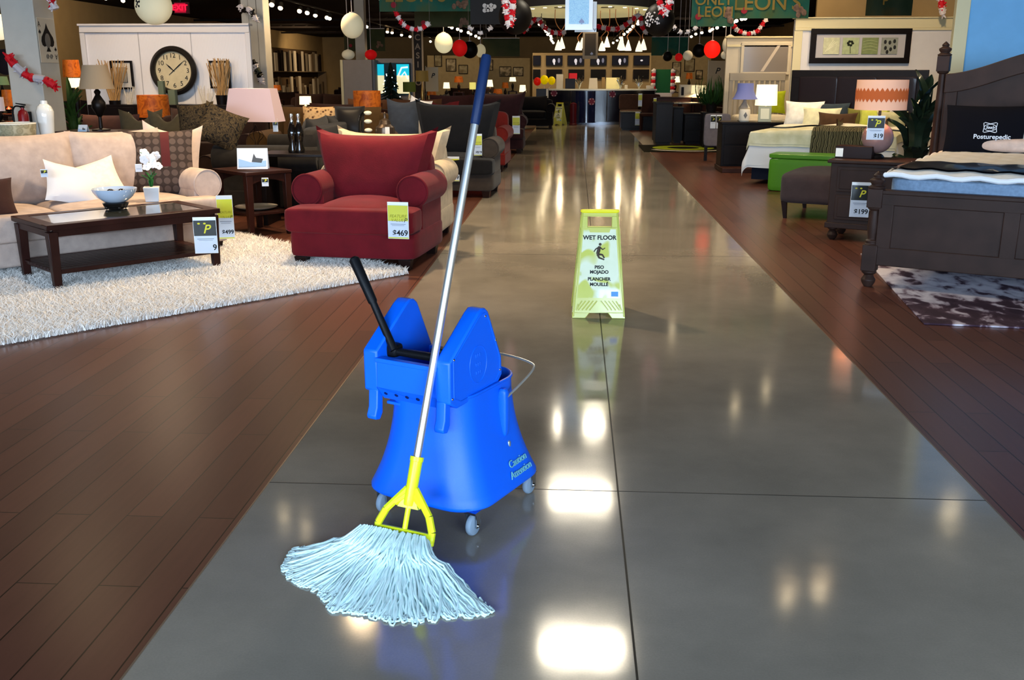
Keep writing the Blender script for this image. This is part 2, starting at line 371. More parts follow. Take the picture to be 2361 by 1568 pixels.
# display booth walls
boardwhite = mat('beadboard_white', 'e4e2e4', .6)
def beadboard():
    if 'beadboard' in MATS: return MATS['beadboard']
    m = ramp_mat('beadboard', [(0, 'dcdade'), (.2, 'efedf0')], 'wave', 6, .6, stretch=(2.2, .0001, .0001), bump=.08); return m
bb = beadboard()
a = at(187, 60, 15.6); c = at(573, 68, 15.6); z1 = a.z
struct('wall_booth_1', MB().span((a.x, 15.6, 0), (c.x, 15.68, z1)), bb)
struct('trim_10', MB().span((a.x - .02, 15.56, z1 - .1), (c.x + .02, 15.60, z1)).span((a.x - .02, 15.56, 0), (a.x + .05, 15.60, z1 - .1)).span((c.x - .05, 15.56, 0), (c.x + .02, 15.60, z1 - .1)).span((a.x - .03, 15.52, z1), (c.x + .03, 15.72, z1 + .03)), boardwhite, bevel=.004)
for px in (325, 445):
    q = at(px, 150, 15.6); struct('trim_11', MB().span((q.x - .006, 15.594, .9), (q.x + .006, 15.6, z1 - .1)), mat('board_joint', 'b8b6ba', .7))
# right: white booth wall with moulding (picture), mirror wall, blue wall
cream = mat('cream_trim', 'd9cfa8', .6); wht = mat('booth_white', 'dcdadb', .7, var=.02)
Yp = 16.3; a = at(1835, 40, Yp); e = at(2260, 40, Yp)
struct('wall_booth_2', MB().span((a.x, Yp, 0), (e.x + .6, Yp + .1, a.z - .03)), wht)
zt = a.z
struct('trim_12', MB().span((a.x - .03, Yp - .05, zt - .02), (e.x + .6, Yp + .12, zt)).span((a.x, Yp - .03, zt - .2), (e.x + .6, Yp, zt - .16)).span((a.x - .01, Yp - .02, 0), (a.x + .12, Yp, zt - .2)).span((a.x, Yp - .015, zt - .16), (e.x + .6, Yp, zt - .02)), cream, bevel=.006)
Ym = 19.2; a = at(1677, 84, Ym); e = at(1830, 84, Ym)
cream2 = mat('booth_cream', 'c9c1ae', .7, var=.03)
struct('wall_booth_3', MB().span((a.x, Ym, 0), (a.x + 2.1, Ym + .1, a.z - .02)), cream2)
struct('trim_13', MB().span((a.x - .03, Ym - .05, a.z - .03), (a.x + 2.1, Ym + .12, a.z)).span((a.x, Ym - .03, a.z - .19), (a.x + 2.1, Ym, a.z - .15)), cream, bevel=.006)
rotB = R(-31)
blue = mat('sky_blue_paint', '79b6e6', .75, var=.03)
o = at(2207, 60, 10.6)
struct('wall_booth_4', MB().span((0.1, 0, 0), (2.6, .1, 3.3)), blue, loc=(o.x, o.y, 0), rot=(0, 0, R(-12)))
struct('trim_14', MB().span((-.03, -.03, 0), (.1, .13, 3.3)), cream, loc=(o.x, o.y, 0), rot=(0, 0, R(-12)), bevel=.005)

# ================================================================ WET FLOOR SIGNS
sign_y = mat('sign_yellow_plastic', 'c4c660', .25, coat=.4)
def swirl():
    return ramp_mat('sign_face_print_gloss', [(0, 'b8c04a'), (.40, 'c2c85c'), (.48, 'dde4c8'), (.64, 'd8e0c0'), (.70, 'bcc45a')], 'noise', 7, .22, distort=.9, detail=1, coat=.5)  # pale swirls are gloss reflections painted into the yellow printed face
ink = mat('black_ink', '15151a', .5)
def wet_sign(label, loc, rotz, full=True):
    t = thing('wet_floor_sign', label, 'sign', loc, rotz, 'yellow folding wet floor signs')
    H, WB, WT, LEAN = .64, .326, .225, .16
    def panel(sgn, nm):
        M = frame_M((0, sgn * -.16, 0), (1, 0, 0), (0, sgn * LEAN, H))
        L = math.hypot(LEAN, H)
        wa = lambda z: (WB + (WT - WB) * z / L) / 2
        hz0, hz1, hw = L * .845, L * .95, .074
        # outline with foot notch, handle hole made by bridging strips
        m_ = MB(); th = .014
        def strip(z0, z1, xl0, xr0, xl1, xr1):
            m_.add([(xl0, -th / 2, z0), (xr0, -th / 2, z0), (xr1, -th / 2, z1), (xl1, -th / 2, z1), (xl0, th / 2, z0), (xr0, th / 2, z0), (xr1, th / 2, z1), (xl1, th / 2, z1)],
                   [(0, 1, 2, 3), (7, 6, 5, 4), (0, 4, 5, 1), (1, 5, 6, 2), (2, 6, 7, 3), (3, 7, 4, 0)], M)
        nz = .035
        strip(0, nz, -wa(0), -.082, -wa(nz), -.055); strip(0, nz, .082, wa(0), .055, wa(nz))
        strip(nz, hz0, -wa(nz), wa(nz), -wa(hz0), wa(hz0))
        strip(hz0, hz1, -wa(hz0), -hw, -wa(hz1), -hw); strip(hz0, hz1, hw, wa(hz0), hw, wa(hz1))
        strip(hz1, L, -wa(hz1), wa(hz1), -wa(L), wa(L))
        # raised side rims
        for s in (-1, 1):
            m_.tube([M @ Vector((s * (wa(.01) - .006), -.008, .01)), M @ Vector((s * (wa(L) - .006), -.008, L - .01))], .006, 6)
        pn = obj(nm, m_, sign_y, t, bevel=.003)
        if sgn == 1:
            fm = MB(); z0, z1 = .125, L * .83
            fm.add([(-wa(z0) + .022, -.0085, z0), (wa(z0) - .022, -.0085, z0), (wa(z1) - .022, -.0085, z1), (hw * .9, -.0085, z1), (hw * .8, -.0085, z1 - .02), (-hw * .8, -.0085, z1 - .02), (-hw * .9, -.0085, z1), (-wa(z1) + .022, -.0085, z1)], [tuple(range(8))], M)
            obj('printed_face', fm, swirl(), pn)
            rb = MB()
            for k in range(6):
                for s in (-1, 1):
                    x0 = s * (.012 + k * .023); rb.tube([M @ Vector((x0, -.009, .107 - (k == 5) * .02)), M @ Vector((min(max(x0 + s * .045, -wa(.05) + .02), wa(.05) - .02), -.009, .05))], .004, 5)
            obj('grip_rib', rb, sign_y, pn)
            Rx = math.atan2(LEAN, H); rr = (R(90) - Rx, 0, 0)
            for s_, z, sz, b_ in (('WET FLOOR', L * .75, .036, .0012), ('PISO', L * .475, .028, .0011), ('MOJADO', L * .43, .028, .0011), ('PLANCHER', L * .365, .028, .0011), ('MOUILLÉ', L * .315, .028, .0011)):
                text('lettering', s_, sz, ink, pn, M @ Vector((0, -.0095, z)), rr, bold=b_)
            # falling figure pictogram
            fg = MB(); zc = L * .61
            def P(x, z): return M @ Vector((x, -.0105, zc + z))
            fg.sphere(P(.004, .052), (.009, .003, .009), 10, 6)
            fg.tube([P(.0, .04), P(-.006, .012), P(-.012, -.008)], [.008, .011, .009], 6)
            fg.tube([P(-.012, -.008), P(.018, -.012), P(.03, -.032)], [.008, .006, .005], 6)
            fg.tube([P(-.012, -.008), P(-.002, -.03), P(.03, -.042)], [.008, .006, .004], 6)
            fg.tube([P(0, .036), P(.02, .02), P(.034, .03)], [.005, .004, .003], 6)
            fg.tube([P(-.002, .036), P(-.024, .022), P(-.034, .006)], [.005, .004, .003], 6)
            obj('pictogram', fg, mat('figure_grey', '4a4038', .6), pn)
            lb = MB().add([(.075, -.0105, .135), (.118, -.0105, .135), (.118, -.0105, .165), (.075, -.0105, .165)], [(0, 1, 2, 3)], M)
            obj('blue_label', lb, mat('label_blue', '5f9bd6', .5), pn)
    panel(1, 'front_panel'); panel(-1, 'rear_panel')
    obj('handle_top', MB().puff((0, .0, H + .0), (WT + .012, .036, .022), 6, 6), mat('sign_top_yellow', 'e6dc2a', .3), t)
    return t
g0 = gd(1379, 734); s1 = wet_sign('yellow wet floor sign standing in the middle of the concrete aisle', (g0.x, g0.y + .16, 0), R(1))
g0 = gd(1290, 289); s2 = dup(s1, (g0.x, g0.y + .2, 0), R(-28), 'small distant yellow wet floor sign in front of the round counter')

# ================================================================ MOP BUCKET
BX, BY, BR = -.395, 3.149, R(-26)
blu = mat('bucket_blue_plastic', (0.0, 0.115, 0.80, 1), .44, bump=.12, bscale=500, coat=0)
blu2 = mat('bucket_blue_inside', (0.0, 0.085, 0.75, 1), .45)
tb = thing('mop_bucket', 'blue plastic mop bucket with side press wringer on casters', 'bucket', (BX, BY, 0), BR)
def rrect(wx, wy, r, seg=8, ox=0, oy=0):
    pts = []
    for cx, cy, a0 in ((wx - r, wy - r, 0), (-wx + r, wy - r, 90), (-wx + r, -wy + r, 180), (wx - r, -wy + r, 270)):
        for k in range(seg + 1): a = R(a0 + 90 * k / seg); pts.append((ox + cx + r * math.cos(a), oy + cy + r * math.sin(a)))
    return pts
prof = []    # z, half x, half y, corner radius, y offset
for k in range(15):
    t_ = k / 14; z = .105 + t_ * .345
    f = (1 - t_) ** 2.1
    prof.append((z, .152 + .083 * f, .205 + .045 * f, .105 + .015 * f, 0))
rings = [(.083, .205, .222, .10, 0), (.088, .226, .242, .115, 0), (.096, .235, .25, .12, 0)] + prof
mb = MB(); vs = []; nseg = 36
for z, hx, hy, r_, oy in rings: vs += [(x, y, z) for x, y in rrect(hx, hy, r_)]
inner = [(.452, .147, .200, .10, 0), (.44, .142, .195, .097, 0), (.30, .145, .19, .095, 0), (.13, .17, .19, .09, 0)]
for z, hx, hy, r_, oy in [(.452, .152, .205, .105, 0)][:0] + inner: vs += [(x, y, z) for x, y in rrect(hx, hy, r_)]
n = len(rrect(.1, .1, .05)); nr = len(rings) + len(inner); fs = [tuple(reversed(range(n)))]
for i in range(nr - 1):
    for k in range(n): k2 = (k + 1) % n; fs.append((i * n + k, i * n + k2, (i + 1) * n + k2, (i + 1) * n + k))
fs.append(tuple(range((nr - 1) * n, nr * n)))
mb.add(vs, fs); obj('tub', mb, blu, tb, angle=50)
obj('rim', MB().tube([(x, y, .449) for x, y in rrect(.152, .205, .105)], .0055, 6, closed=True), blu, tb)
mb = MB().puff((.166, .05, .345), (.034, .03, .17), 5, 6)
obj('bail_bracket', mb, blu, tb)
mb = MB().puff((.181, .06, .225), (.012, .016, .036), 3, 6); obj('keyhole_mark', mb, mat('keyhole_silver', '9fb0b8', .3, .6), tb)
# bail wire handle
pts = [(.178, .05, .40), (.186, .13, .425), (.19, .215, .457), (.16, .25, .468), (.06, .262, .478), (-.06, .262, .478), (-.15, .25, .468), (-.17, .2, .455), (-.165, .11, .42)]
def smooth(pts, n=6):
    P = [Vector(p) for p in pts]; out = []
    for i in range(len(P) - 1):
        p0 = P[max(i - 1, 0)]; p1 = P[i]; p2 = P[i + 1]; p3 = P[min(i + 2, len(P) - 1)]
        for k in range(n):
            t = k / n; out.append(.5 * ((2 * p1) + (-p0 + p2) * t + (2 * p0 - 5 * p1 + 4 * p2 - p3) * t * t + (-p0 + 3 * p1 - 3 * p2 + p3) * t ** 3))
    return out + [P[-1]]
obj('bail_handle', MB().tube(smooth(pts), .0042, 8), mat('galvanised_wire', 'd2d2cc', .4, .8), tb)
for s_, z in (('Caution', .185), ('Attention', .152)):
    text('lettering', s_, .036, mat('embossed_letter', '6fb4b8', .5), tb, (.152 + .083 * (1 - (z - .012 - .105) / .345) ** 2.1 + .0065, .07, z - .012), (R(90 - 21), 0, R(90)), extrude=.0012)
# casters
wheel_m = mat('grey_rubber', '7c8ea0', .55); chrome = mat('chrome', 'd8dde2', .12, 1)
for (x, y) in ((-.17, -.19), (.19, -.19), (.19, .19), (-.17, .19)):
    c = obj('caster', MB().span((x - .022, y - .02, .078), (x + .022, y + .02, .086)).span((x - .021, y - .012, .03), (x - .018, y + .012, .08)).span((x + .018, y - .012, .03), (x + .021, y + .012, .08)).cyl((x - .024, y, .036), (x + .024, y, .036), .006), chrome, tb)
    obj('wheel', MB().lathe([(0, -.012), (.026, -.012), (.033, -.009), (.036, -.004), (.036, .004), (.033, .009), (.026, .012), (0, .012)], M=Matrix.Translation((x, y, .036)) @ Matrix.Rotation(R(90), 4, 'Y')), wheel_m, c)
# wringer
wr = obj('wringer', MB().span((-.135, -.246, .47), (.095, -.232, .565)).add(
    [(-.135, -.246, .47), (.095, -.246, .47), (.095, -.215, .425), (-.135, -.215, .425), (-.135, -.232, .475), (.095, -.232, .475), (.095, -.2, .42), (-.135, -.2, .42)],
    [(0, 1, 2, 3), (7, 6, 5, 4), (0, 4, 5, 1), (1, 5, 6, 2), (2, 6, 7, 3), (3, 7, 4, 0)]).span((-.135, .05, .44), (.095, .065, .54)).span((-.135, -.2, .40), (.095, .06, .41)).span((-.14, -.25, .555), (.1, -.225, .57)), blu, tb, bevel=.002)
for k in range(6):
    x = -.112 + k * .042; holes = MB().lathe([(0, 0), (.0065, 0), (.0065, .002), (0, .002)], seg=12, M=Matrix.Translation((x, -.2325, .449)) @ Matrix.Rotation(R(90 + 34), 4, 'X'))
    obj('drain_hole', holes, mat('hole_dark', '041a55', .8), wr)
def plate_poly():
    P = [(-.245, .455), (-.245, .59), (-.075, .712), (-.052, .724), (-.028, .722), (-.01, .708), (.0, .69), (.075, .535), (.08, .47), (.045, .44), (-.2, .43)]
    return P
def shrink(poly, d):
    cx = sum(p[0] for p in poly) / len(poly); cz = sum(p[1] for p in poly) / len(poly)
    return [(cx + (x - cx) * (1 - d), cz + (z - cz) * (1 - d)) for x, z in poly]
Myz = lambda x0: Matrix(((0, 0, 1, x0), (1, 0, 0, 0), (0, 1, 0, 0), (0, 0, 0, 1)))    # poly (y, z), extrude +x
for x0, out in ((.09, 1), (-.19, -1)):
    pl = obj('press_plate', MB().prism(plate_poly(), .055, Myz(x0)), blu, wr, bevel=.006)
    xo = x0 + .055 if out > 0 else x0
    q = shrink(plate_poly(), .12); mm = MB().tube([(xo, y, z) for y, z in q], .0022, 6, closed=True)
    cy, cz = -.075, .545
    mm.tube([(xo, cy + .052 * math.cos(R(a)), cz + .062 * math.sin(R(a))) for a in range(0, 360, 12)], .0017, 6, closed=True)
    obj('raised_border', mm, blu, pl)
    if out > 0:
        for k, (yy, zz) in enumerate(((-.005, .03), (0, 0), (.005, -.028))):
            mk = MB()
            for j in range(3): mk.puff((xo, cy + (j - 1) * .012 + yy * .3, cz + zz), (.003, .008, .012), 4, 3)
            obj('embossed_emblem', mk, blu, pl)
        for y, z in ((-.232, .47), (-.22, .595), (-.03, .695), (.035, .6), (.062, .49), (-.1, .447)):
            obj('rivet', MB().sphere((xo + .001, y, z), (.003, .0045, .0045), 10, 6), chrome, pl)
    xc = x0 + .0275
    hk = [(-.245, .46), (-.25, .40), (-.262, .372), (-.258, .36), (-.235, .355), (-.22, .375), (-.215, .46)]
    obj('hook', MB().prism(hk, .036, Myz(xc - .018 - out * .008)), blu, wr, bevel=.004)
blackp = mat('black_plastic', '101114', .38, bump=.2, bscale=400)
lever = obj('lever_shaft', MB().cyl((-.135, -.17, .575), (.09, -.17, .575), .013).puff((-.125, -.165, .578), (.05, .05, .045), 4, 6).puff((.0, -.16, .572), (.2, .04, .02), 5, 6).puff((.03, -.13, .585), (.05, .04, .03), 4, 6), blackp, wr)
a = Vector((-.105, -.19, .585)); dirl = rz((-.215, .06, .0), -BR * 0); b_ = Vector((-.305, -.13, .862))
obj('lever_handle', MB().tube([a, a + (b_ - a) * .5, a + (b_ - a) * .52, b_ - (b_ - a) * .02, b_], [.0135, .012, .0155, .018, .012], 14), blackp, wr)

# ================================================================ MOP
B = gd(930, 1238, .075)
def mop_top():
    d = ray(1122, 128).normalized(); C = Vector((0, 0, CAM_H)); wv = C - B; bq = wv.dot(d); cq = wv.dot(wv) - 1.53 ** 2
    k = -bq + math.sqrt(max(0, bq * bq - cq)); return C + d * k
Tm = mop_top(); ax = (Tm - B).normalized()
mop = thing('mop', 'string mop with silver pole, yellow clamp and pale blue yarn leaning on the bucket', 'mop', (B.x, B.y, 0))
off = Vector((B.x, B.y, 0))
def mp_(v): return Vector(v) - off
Lm = (Tm - B).length
obj('pole', MB().cyl(mp_(B + ax * .22), mp_(B + ax * (Lm - .22)), .0125, seg=24), mat('polished_steel_pole', 'f0f4f6', .3, .9), mop)
obj('grip', MB().tube([mp_(B + ax * (Lm - .225)), mp_(B + ax * (Lm - .22)), mp_(B + ax * (Lm - .01)), mp_(Tm)], [.0125, .0155, .0165, .014], 20), mat('navy_grip', '16274a', .4), mop)
yel = mat('mop_clamp_yellow', 'd9e022', .35, coat=.2)
w1 = gd(872, 1213, .10); w2 = gd(984, 1262, .055); wd = (w2 - w1); wd = (wd - ax * wd.dot(ax)).normalized()
Mc = frame_M(mp_(B), wd, ax)
hwid = .088
cl = MB().lathe([(.017, .10), (.0185, .12), (.0195, .235), (.0215, .236), (.0215, .25), (.015, .25)], M=Mc, seg=20)
def bar(p, q, r=.0105): cl.tube([Mc @ Vector((p[0], 0, p[1])), Mc @ Vector((q[0], 0, q[1]))], r, 8)
for s in (-1, 1):
    bar((s * .012, .15), (s * hwid * .80, .075), .012); bar((s * .012, .13), (s * .045, .10), .012); bar((s * hwid * .80, .075), (s * hwid, .03), .012); bar((s * hwid, .03), (s * hwid, -.01), .012)
cl.puff((0, 0, .008), (hwid * 2 + .024, .026, .036), 5, 8, M=Mc)
cl.add([(-.034, -.008, .09), (.034, -.008, .09), (.012, -.008, .135), (-.012, -.008, .135), (-.034, .008, .09), (.034, .008, .09), (.012, .008, .135), (-.012, .008, .135)], [(0, 1, 2, 3), (7, 6, 5, 4), (0, 4, 5, 1), (1, 5, 6, 2), (2, 6, 7, 3), (3, 7, 4, 0)], Mc)
obj('clamp', cl, yel, mop, bevel=.0)
obj('clamp_screw', MB().cyl(Mc @ Vector((0, 0, .01)), Mc @ Vector((0, 0, .11)), .0085).lathe([(.016, .098), (.017, .1), (.017, .112), (.014, .114)], M=Mc, seg=16), yel, mop)
# yarn
ends = [(705, 1268), (680, 1272), (664, 1292), (656, 1312), (674, 1332), (703, 1350), (742, 1362), (756, 1392), (768, 1410), (805, 1410), (860, 1420), (930, 1438), (1000, 1428), (1060, 1420), (1110, 1418), (1140, 1414)]
EG = [gd(x, y) for x, y in ends]
cum = [0]
for i in range(1, len(EG)): cum.append(cum[-1] + (EG[i] - EG[i - 1]).length)
def edge_at(t):
    d = t * cum[-1]
    for i in range(1, len(EG)):
        if d <= cum[i] or i == len(EG) - 1:
            f = (d - cum[i - 1]) / max(1e-6, cum[i] - cum[i - 1]); return EG[i - 1].lerp(EG[i], min(1, f))
yr = random.Random(3); yarn = MB()
front_dir = -(ax.cross(wd)).normalized()
if front_dir.y > 0: front_dir = -front_dir
Wl, Wr = B - wd * (hwid + .045) - ax * .034 + front_dir * .012, B + wd * (hwid + .006) - ax * .034 + front_dir * .012
N = 1000
for i in range(N):
    t = yr.random(); e = edge_at(t) ; s = min(1, max(0, t * .92 + .04 + yr.gauss(0, .06)))
    st = Wl.lerp(Wr, s)
    lay = yr.random()                       # 0 = bottom of the pile, 1 = top
    frac = .62 + .42 * yr.random() if lay > .35 else .85 + .17 * yr.random()
    if lay > .8: frac = .35 + .55 * yr.random()
    end = Vector((st.x, st.y, 0)).lerp(Vector((e.x, e.y, 0)), frac)
    L0 = (end - Vector((st.x, st.y, 0))).length
    bul = front_dir * (.018 + .03 * lay)
    top_z = st.z + .03 * (lay - .2)
    side = Vector((-(end.y - st.y), end.x - st.x, 0)).normalized() * yr.gauss(0, .012)
    pts = []; K = 13; ph = yr.uniform(0, 6); wig = yr.uniform(.001, .0035)
    for k in range(K + 1):
        u = k / K; p = Vector((st.x, st.y, 0)).lerp(end, u ** .92)
        hump = (1 - u) ** 1.6
        z = .005 + lay * .028 * (1 - u) ** .5 + top_z * hump
        z = max(z, .004)
        p = p + bul * math.sin(min(1, u * 2.6) * math.pi) * (1 - u) + side * math.sin(u * math.pi)
        p += Vector((math.sin(ph + u * 22), math.cos(ph * 1.3 + u * 19), 0)) * wig * min(1, u * 3)
        p.z = z + math.sin(ph + u * 15) * wig * .6 * u + (.0 if u > 0 else 0)
        if p.z < .0035: p.z = .0035
        pts.append(mp_(p))
    # looped tip
    d = (pts[-1] - pts[-2]).normalized(); sdv = Vector((-d.y, d.x, 0)) * (.007 * yr.choice((-1, 1)))
    if frac > .8: pts += [pts[-1] + d * .009 + sdv * .5, pts[-1] + d * .006 + sdv * 1.6, pts[-1] - d * .012 + sdv * 1.8]
    yarn.tube(pts, yr.uniform(.0032, .0043), 5)
# head band rolled over the clamp
for i in range(90):
    s = i / 89; st = Wl.lerp(Wr, s) + Vector((0, 0, 0)); r0 = .026 + .004 * math.sin(i * 2.3)
    pts = []
    for k in range(9):
        a = R(-60 + 200 * k / 8); pts.append(mp_(st + front_dir * (math.cos(a) * r0 + .0) + ax * (math.sin(a) * r0 * .9)))
    yarn.tube(pts, .0034, 5)
yarn_m = mat('pale_blue_yarn', 'd2eef0', .85, bump=.6, bscale=600, var=.1, vscale=30)
y_ = obj('yarn_head', yarn, yarn_m, mop, kind='stuff', angle=80)
# ================================================================ FURNITURE BUILDERS
espresso = mat('espresso_wood', '2a1512', .32, var=.25, vscale=6)
darkwood = mat('walnut_wood', '38211b', .4, var=.25, vscale=5)
blackwood = mat('black_wood', '120d0e', .38, var=.2)
legwood = mat('dark_leg', '1c0f0d', .4)
def leg_t(x, y, h, w=.07, dx=0, dy=0, t=.7):
    return MB().add([(x + a * w * (t if z == 0 else 1) / 2 + (dx if z == 0 else 0), y + b * w * (t if z == 0 else 1) / 2 + (dy if z == 0 else 0), z) for z in (0, h) for a, b in ((-1, -1), (1, -1), (1, 1), (-1, 1))],
                    [(3, 2, 1, 0), (4, 5, 6, 7), (0, 1, 5, 4), (1, 2, 6, 5), (2, 3, 7, 6), (3, 0, 4, 7)])
def sofa(name, label, cat, loc, rotz, W, D, fab, nseat=2, nback=2, base0=.10, base1=.28, seat_z=.47, arm_c=.56, arm_r=.12, back_top=.88, group=None, tee=.0, roll=True, arms=(1, 1), cush_fab=None, ear=.03, backcush=True, legm=None):
    t = thing(name, label, cat, loc, rotz, group); lm = legm or legwood; cf = cush_fab or fab
    aw = arm_r * 1.7
    obj('base', MB().span((-W / 2, -D / 2 + .03, base0), (W / 2, D / 2, base1)), fab, t, bevel=.02)
    iw = W - aw * (arms[0] + arms[1]); x0 = -W / 2 + aw * arms[0]
    for k in range(nseat):
        w_ = iw / nseat; cx = x0 + w_ * (k + .5); mbb = MB()
        mbb.puff((cx, -.04 - tee * 0, (base1 + seat_z) / 2), (w_ + .01, D - .22, seat_z - base1 + .02), 7, 10, crown=.18)
        if tee:
            lo = W / 2 if (k == nseat - 1 or k == 0) else 0
            xl = -W / 2 if k == 0 else cx - w_ / 2; xr = W / 2 if k == nseat - 1 else cx + w_ / 2
            mbb.puff(((xl + xr) / 2, -D / 2 + tee / 2 + .01, (base1 + seat_z) / 2 - .002), (xr - xl, tee + .08, seat_z - base1 + .01), 8, 10)
        obj('seat_cushion', mbb, cf, t)
    obj('backrest', MB().puff((0, D / 2 - .11, (base1 + back_top - .06) / 2), (W - .06, .2, back_top - .06 - base1), 9, 10), fab, t)
    if backcush:
        for k in range(nback):
            w_ = iw / nback; cx = x0 + w_ * (k + .5)
            M = Matrix.Translation((cx, D / 2 - .27, seat_z - .02)) @ Matrix.Rotation(R(-9), 4, 'X')
            obj('back_cushion', MB().pillow(w_ + .05, back_top - seat_z + .04, .24, M=M, pinch=.03, ear=ear, seed=k + int(abs(loc[0] * 10)) if hasattr(loc, '__getitem__') else k), cf, t)
    for s, on in ((-1, arms[0]), (1, arms[1])):
        if not on: continue
        cx = s * (W / 2 - aw / 2 + (.03 if roll else 0)); y0, y1 = -D / 2 + (tee if tee else .02), D / 2 - .03
        if roll:
            m_ = MB().span((s * (W / 2 - .01), y0 + .02, base0 + .02), (s * (W / 2 - aw + .02), y1, arm_c))
            m_.cyl((cx, y0, arm_c), (cx, y1, arm_c), arm_r, seg=28)
            a_ = obj('arm', m_, fab, t, bevel=.012)
            obj('piping', MB().tube([(cx + (arm_r - .004) * math.cos(R(q)), y0 - .001, arm_c + (arm_r - .004) * math.sin(R(q))) for q in range(0, 360, 15)], .005, 6, closed=True), fab, a_)
        else: obj('arm', MB().puff((cx, (y0 + y1) / 2, (base0 + arm_c + arm_r) / 2), (aw, y1 - y0, arm_c + arm_r - base0), 9, 10), fab, t)
    for a in (-1, 1):
        for b in (-1, 1): obj('leg', leg_t(a * (W / 2 - .08), b * (D / 2 - .09), base0, .085, t=.7), lm, t)
    return t
def pillow(label, fab, loc, w, h, t, yaw, lean=-12, roll=0, cat='cushion', seed=1, pinch=.1, ear=0, chop=0, name='throw_pillow', group=None):
    o = obj(name, MB().pillow(w, h, t, pinch=pinch, ear=ear, seed=seed, chop=chop), fab, label=label, cat=cat, group=group)
    o.rotation_euler = Euler((R(lean), R(roll), yaw), 'XYZ'); o.rotation_mode = 'XYZ'; o.location = loc; return o
sleeve_edge = mat('clear_sleeve', 'dfe6ea', .08, coat=.6); card_w = mat('card_white', 'c6d2e2', .35, coat=.4)
tag_y = mat('tag_yellow_green', 'c8cc3a', .4, coat=.3); tag_k = mat('tag_black', '1c1e1a', .3, coat=.4); tag_p = mat('tag_letter_yellow', 'd6d23a', .5)
def price_tag(label, loc, rotz, w, h, kind='yellow', price='$469', lean=0, name='price_tag', group='plastic sleeved price tags'):
    t = thing(name, label, 'price tag', loc, rotz, group); t.rotation_euler = (R(lean), 0, rotz)
    obj('sleeve', MB().span((-w / 2, -.001, -h / 2), (w / 2, .003, h / 2 + h * .09)), sleeve_edge, t, bevel=.0008)
    obj('card', MB().span((-w / 2 + .003, -.0025, -h / 2 + .003), (w / 2 - .003, -.0012, h / 2)), card_w, t, flat=True)
    hm = tag_y if kind == 'yellow' else tag_k
    f = .47
    hd = obj('header_panel', MB().span((-w / 2 + .003, -.0034, h / 2 - h * f), (w / 2 - .003, -.0026, h / 2 - .002)), hm, t, flat=True)
    if kind == 'yellow':
        text('lettering', 'FEATURE', w * .2, mat('tag_olive_ink', '8a8a28', .6), hd, (0, -.004, h * .17), shear=.25)
        text('lettering', 'VALUE', w * .2, MATS['tag_olive_ink'], hd, (-w * .04, -.004, h * .05), shear=.25)
        text('lettering', 'P', w * .28, ink, hd, (w * .34, -.004, h * .05), shear=.3)
        obj('footer_stripe', MB().span((-w / 2 + .003, -.0034, -h / 2 + .003), (w / 2 - .003, -.0026, -h / 2 + .012)), tag_y, t, flat=True)
    else:
        text('lettering', 'P', w * .55, tag_p, hd, (w * .05, -.004, h * .22), shear=.3, bold=.001)
        for k in (-1, 0): obj('yellow_dot', MB().sphere((-w * .25 + (k + 1) * w * .25, -.0042, h * .4), (w * .06, .0008, w * .04), 10, 6), tag_p, hd)
    if price: text('price', price, w * .36, ink, t, (w * .46, -.0035, -h * .33), align='RIGHT', bold=.0012)
    ln = MB().span((-w * .36, -.0032, -h * .07), (w * .36, -.0026, -h * .055)).span((-w * .3, -.0032, -h * .11), (w * .3, -.0026, -h * .1))
    obj('small_print', ln, mat('print_grey', '6d7a90', .6), t, flat=True)
    return t

# ================================================================ LEFT: LIVING ROOM DISPLAY
U = R(48)          # the cream sofa, coffee table and shag rug stand turned by this much to the aisle
ux = Vector((math.cos(U), math.sin(U), 0)); vx = Vector((-math.sin(U), math.cos(U), 0))
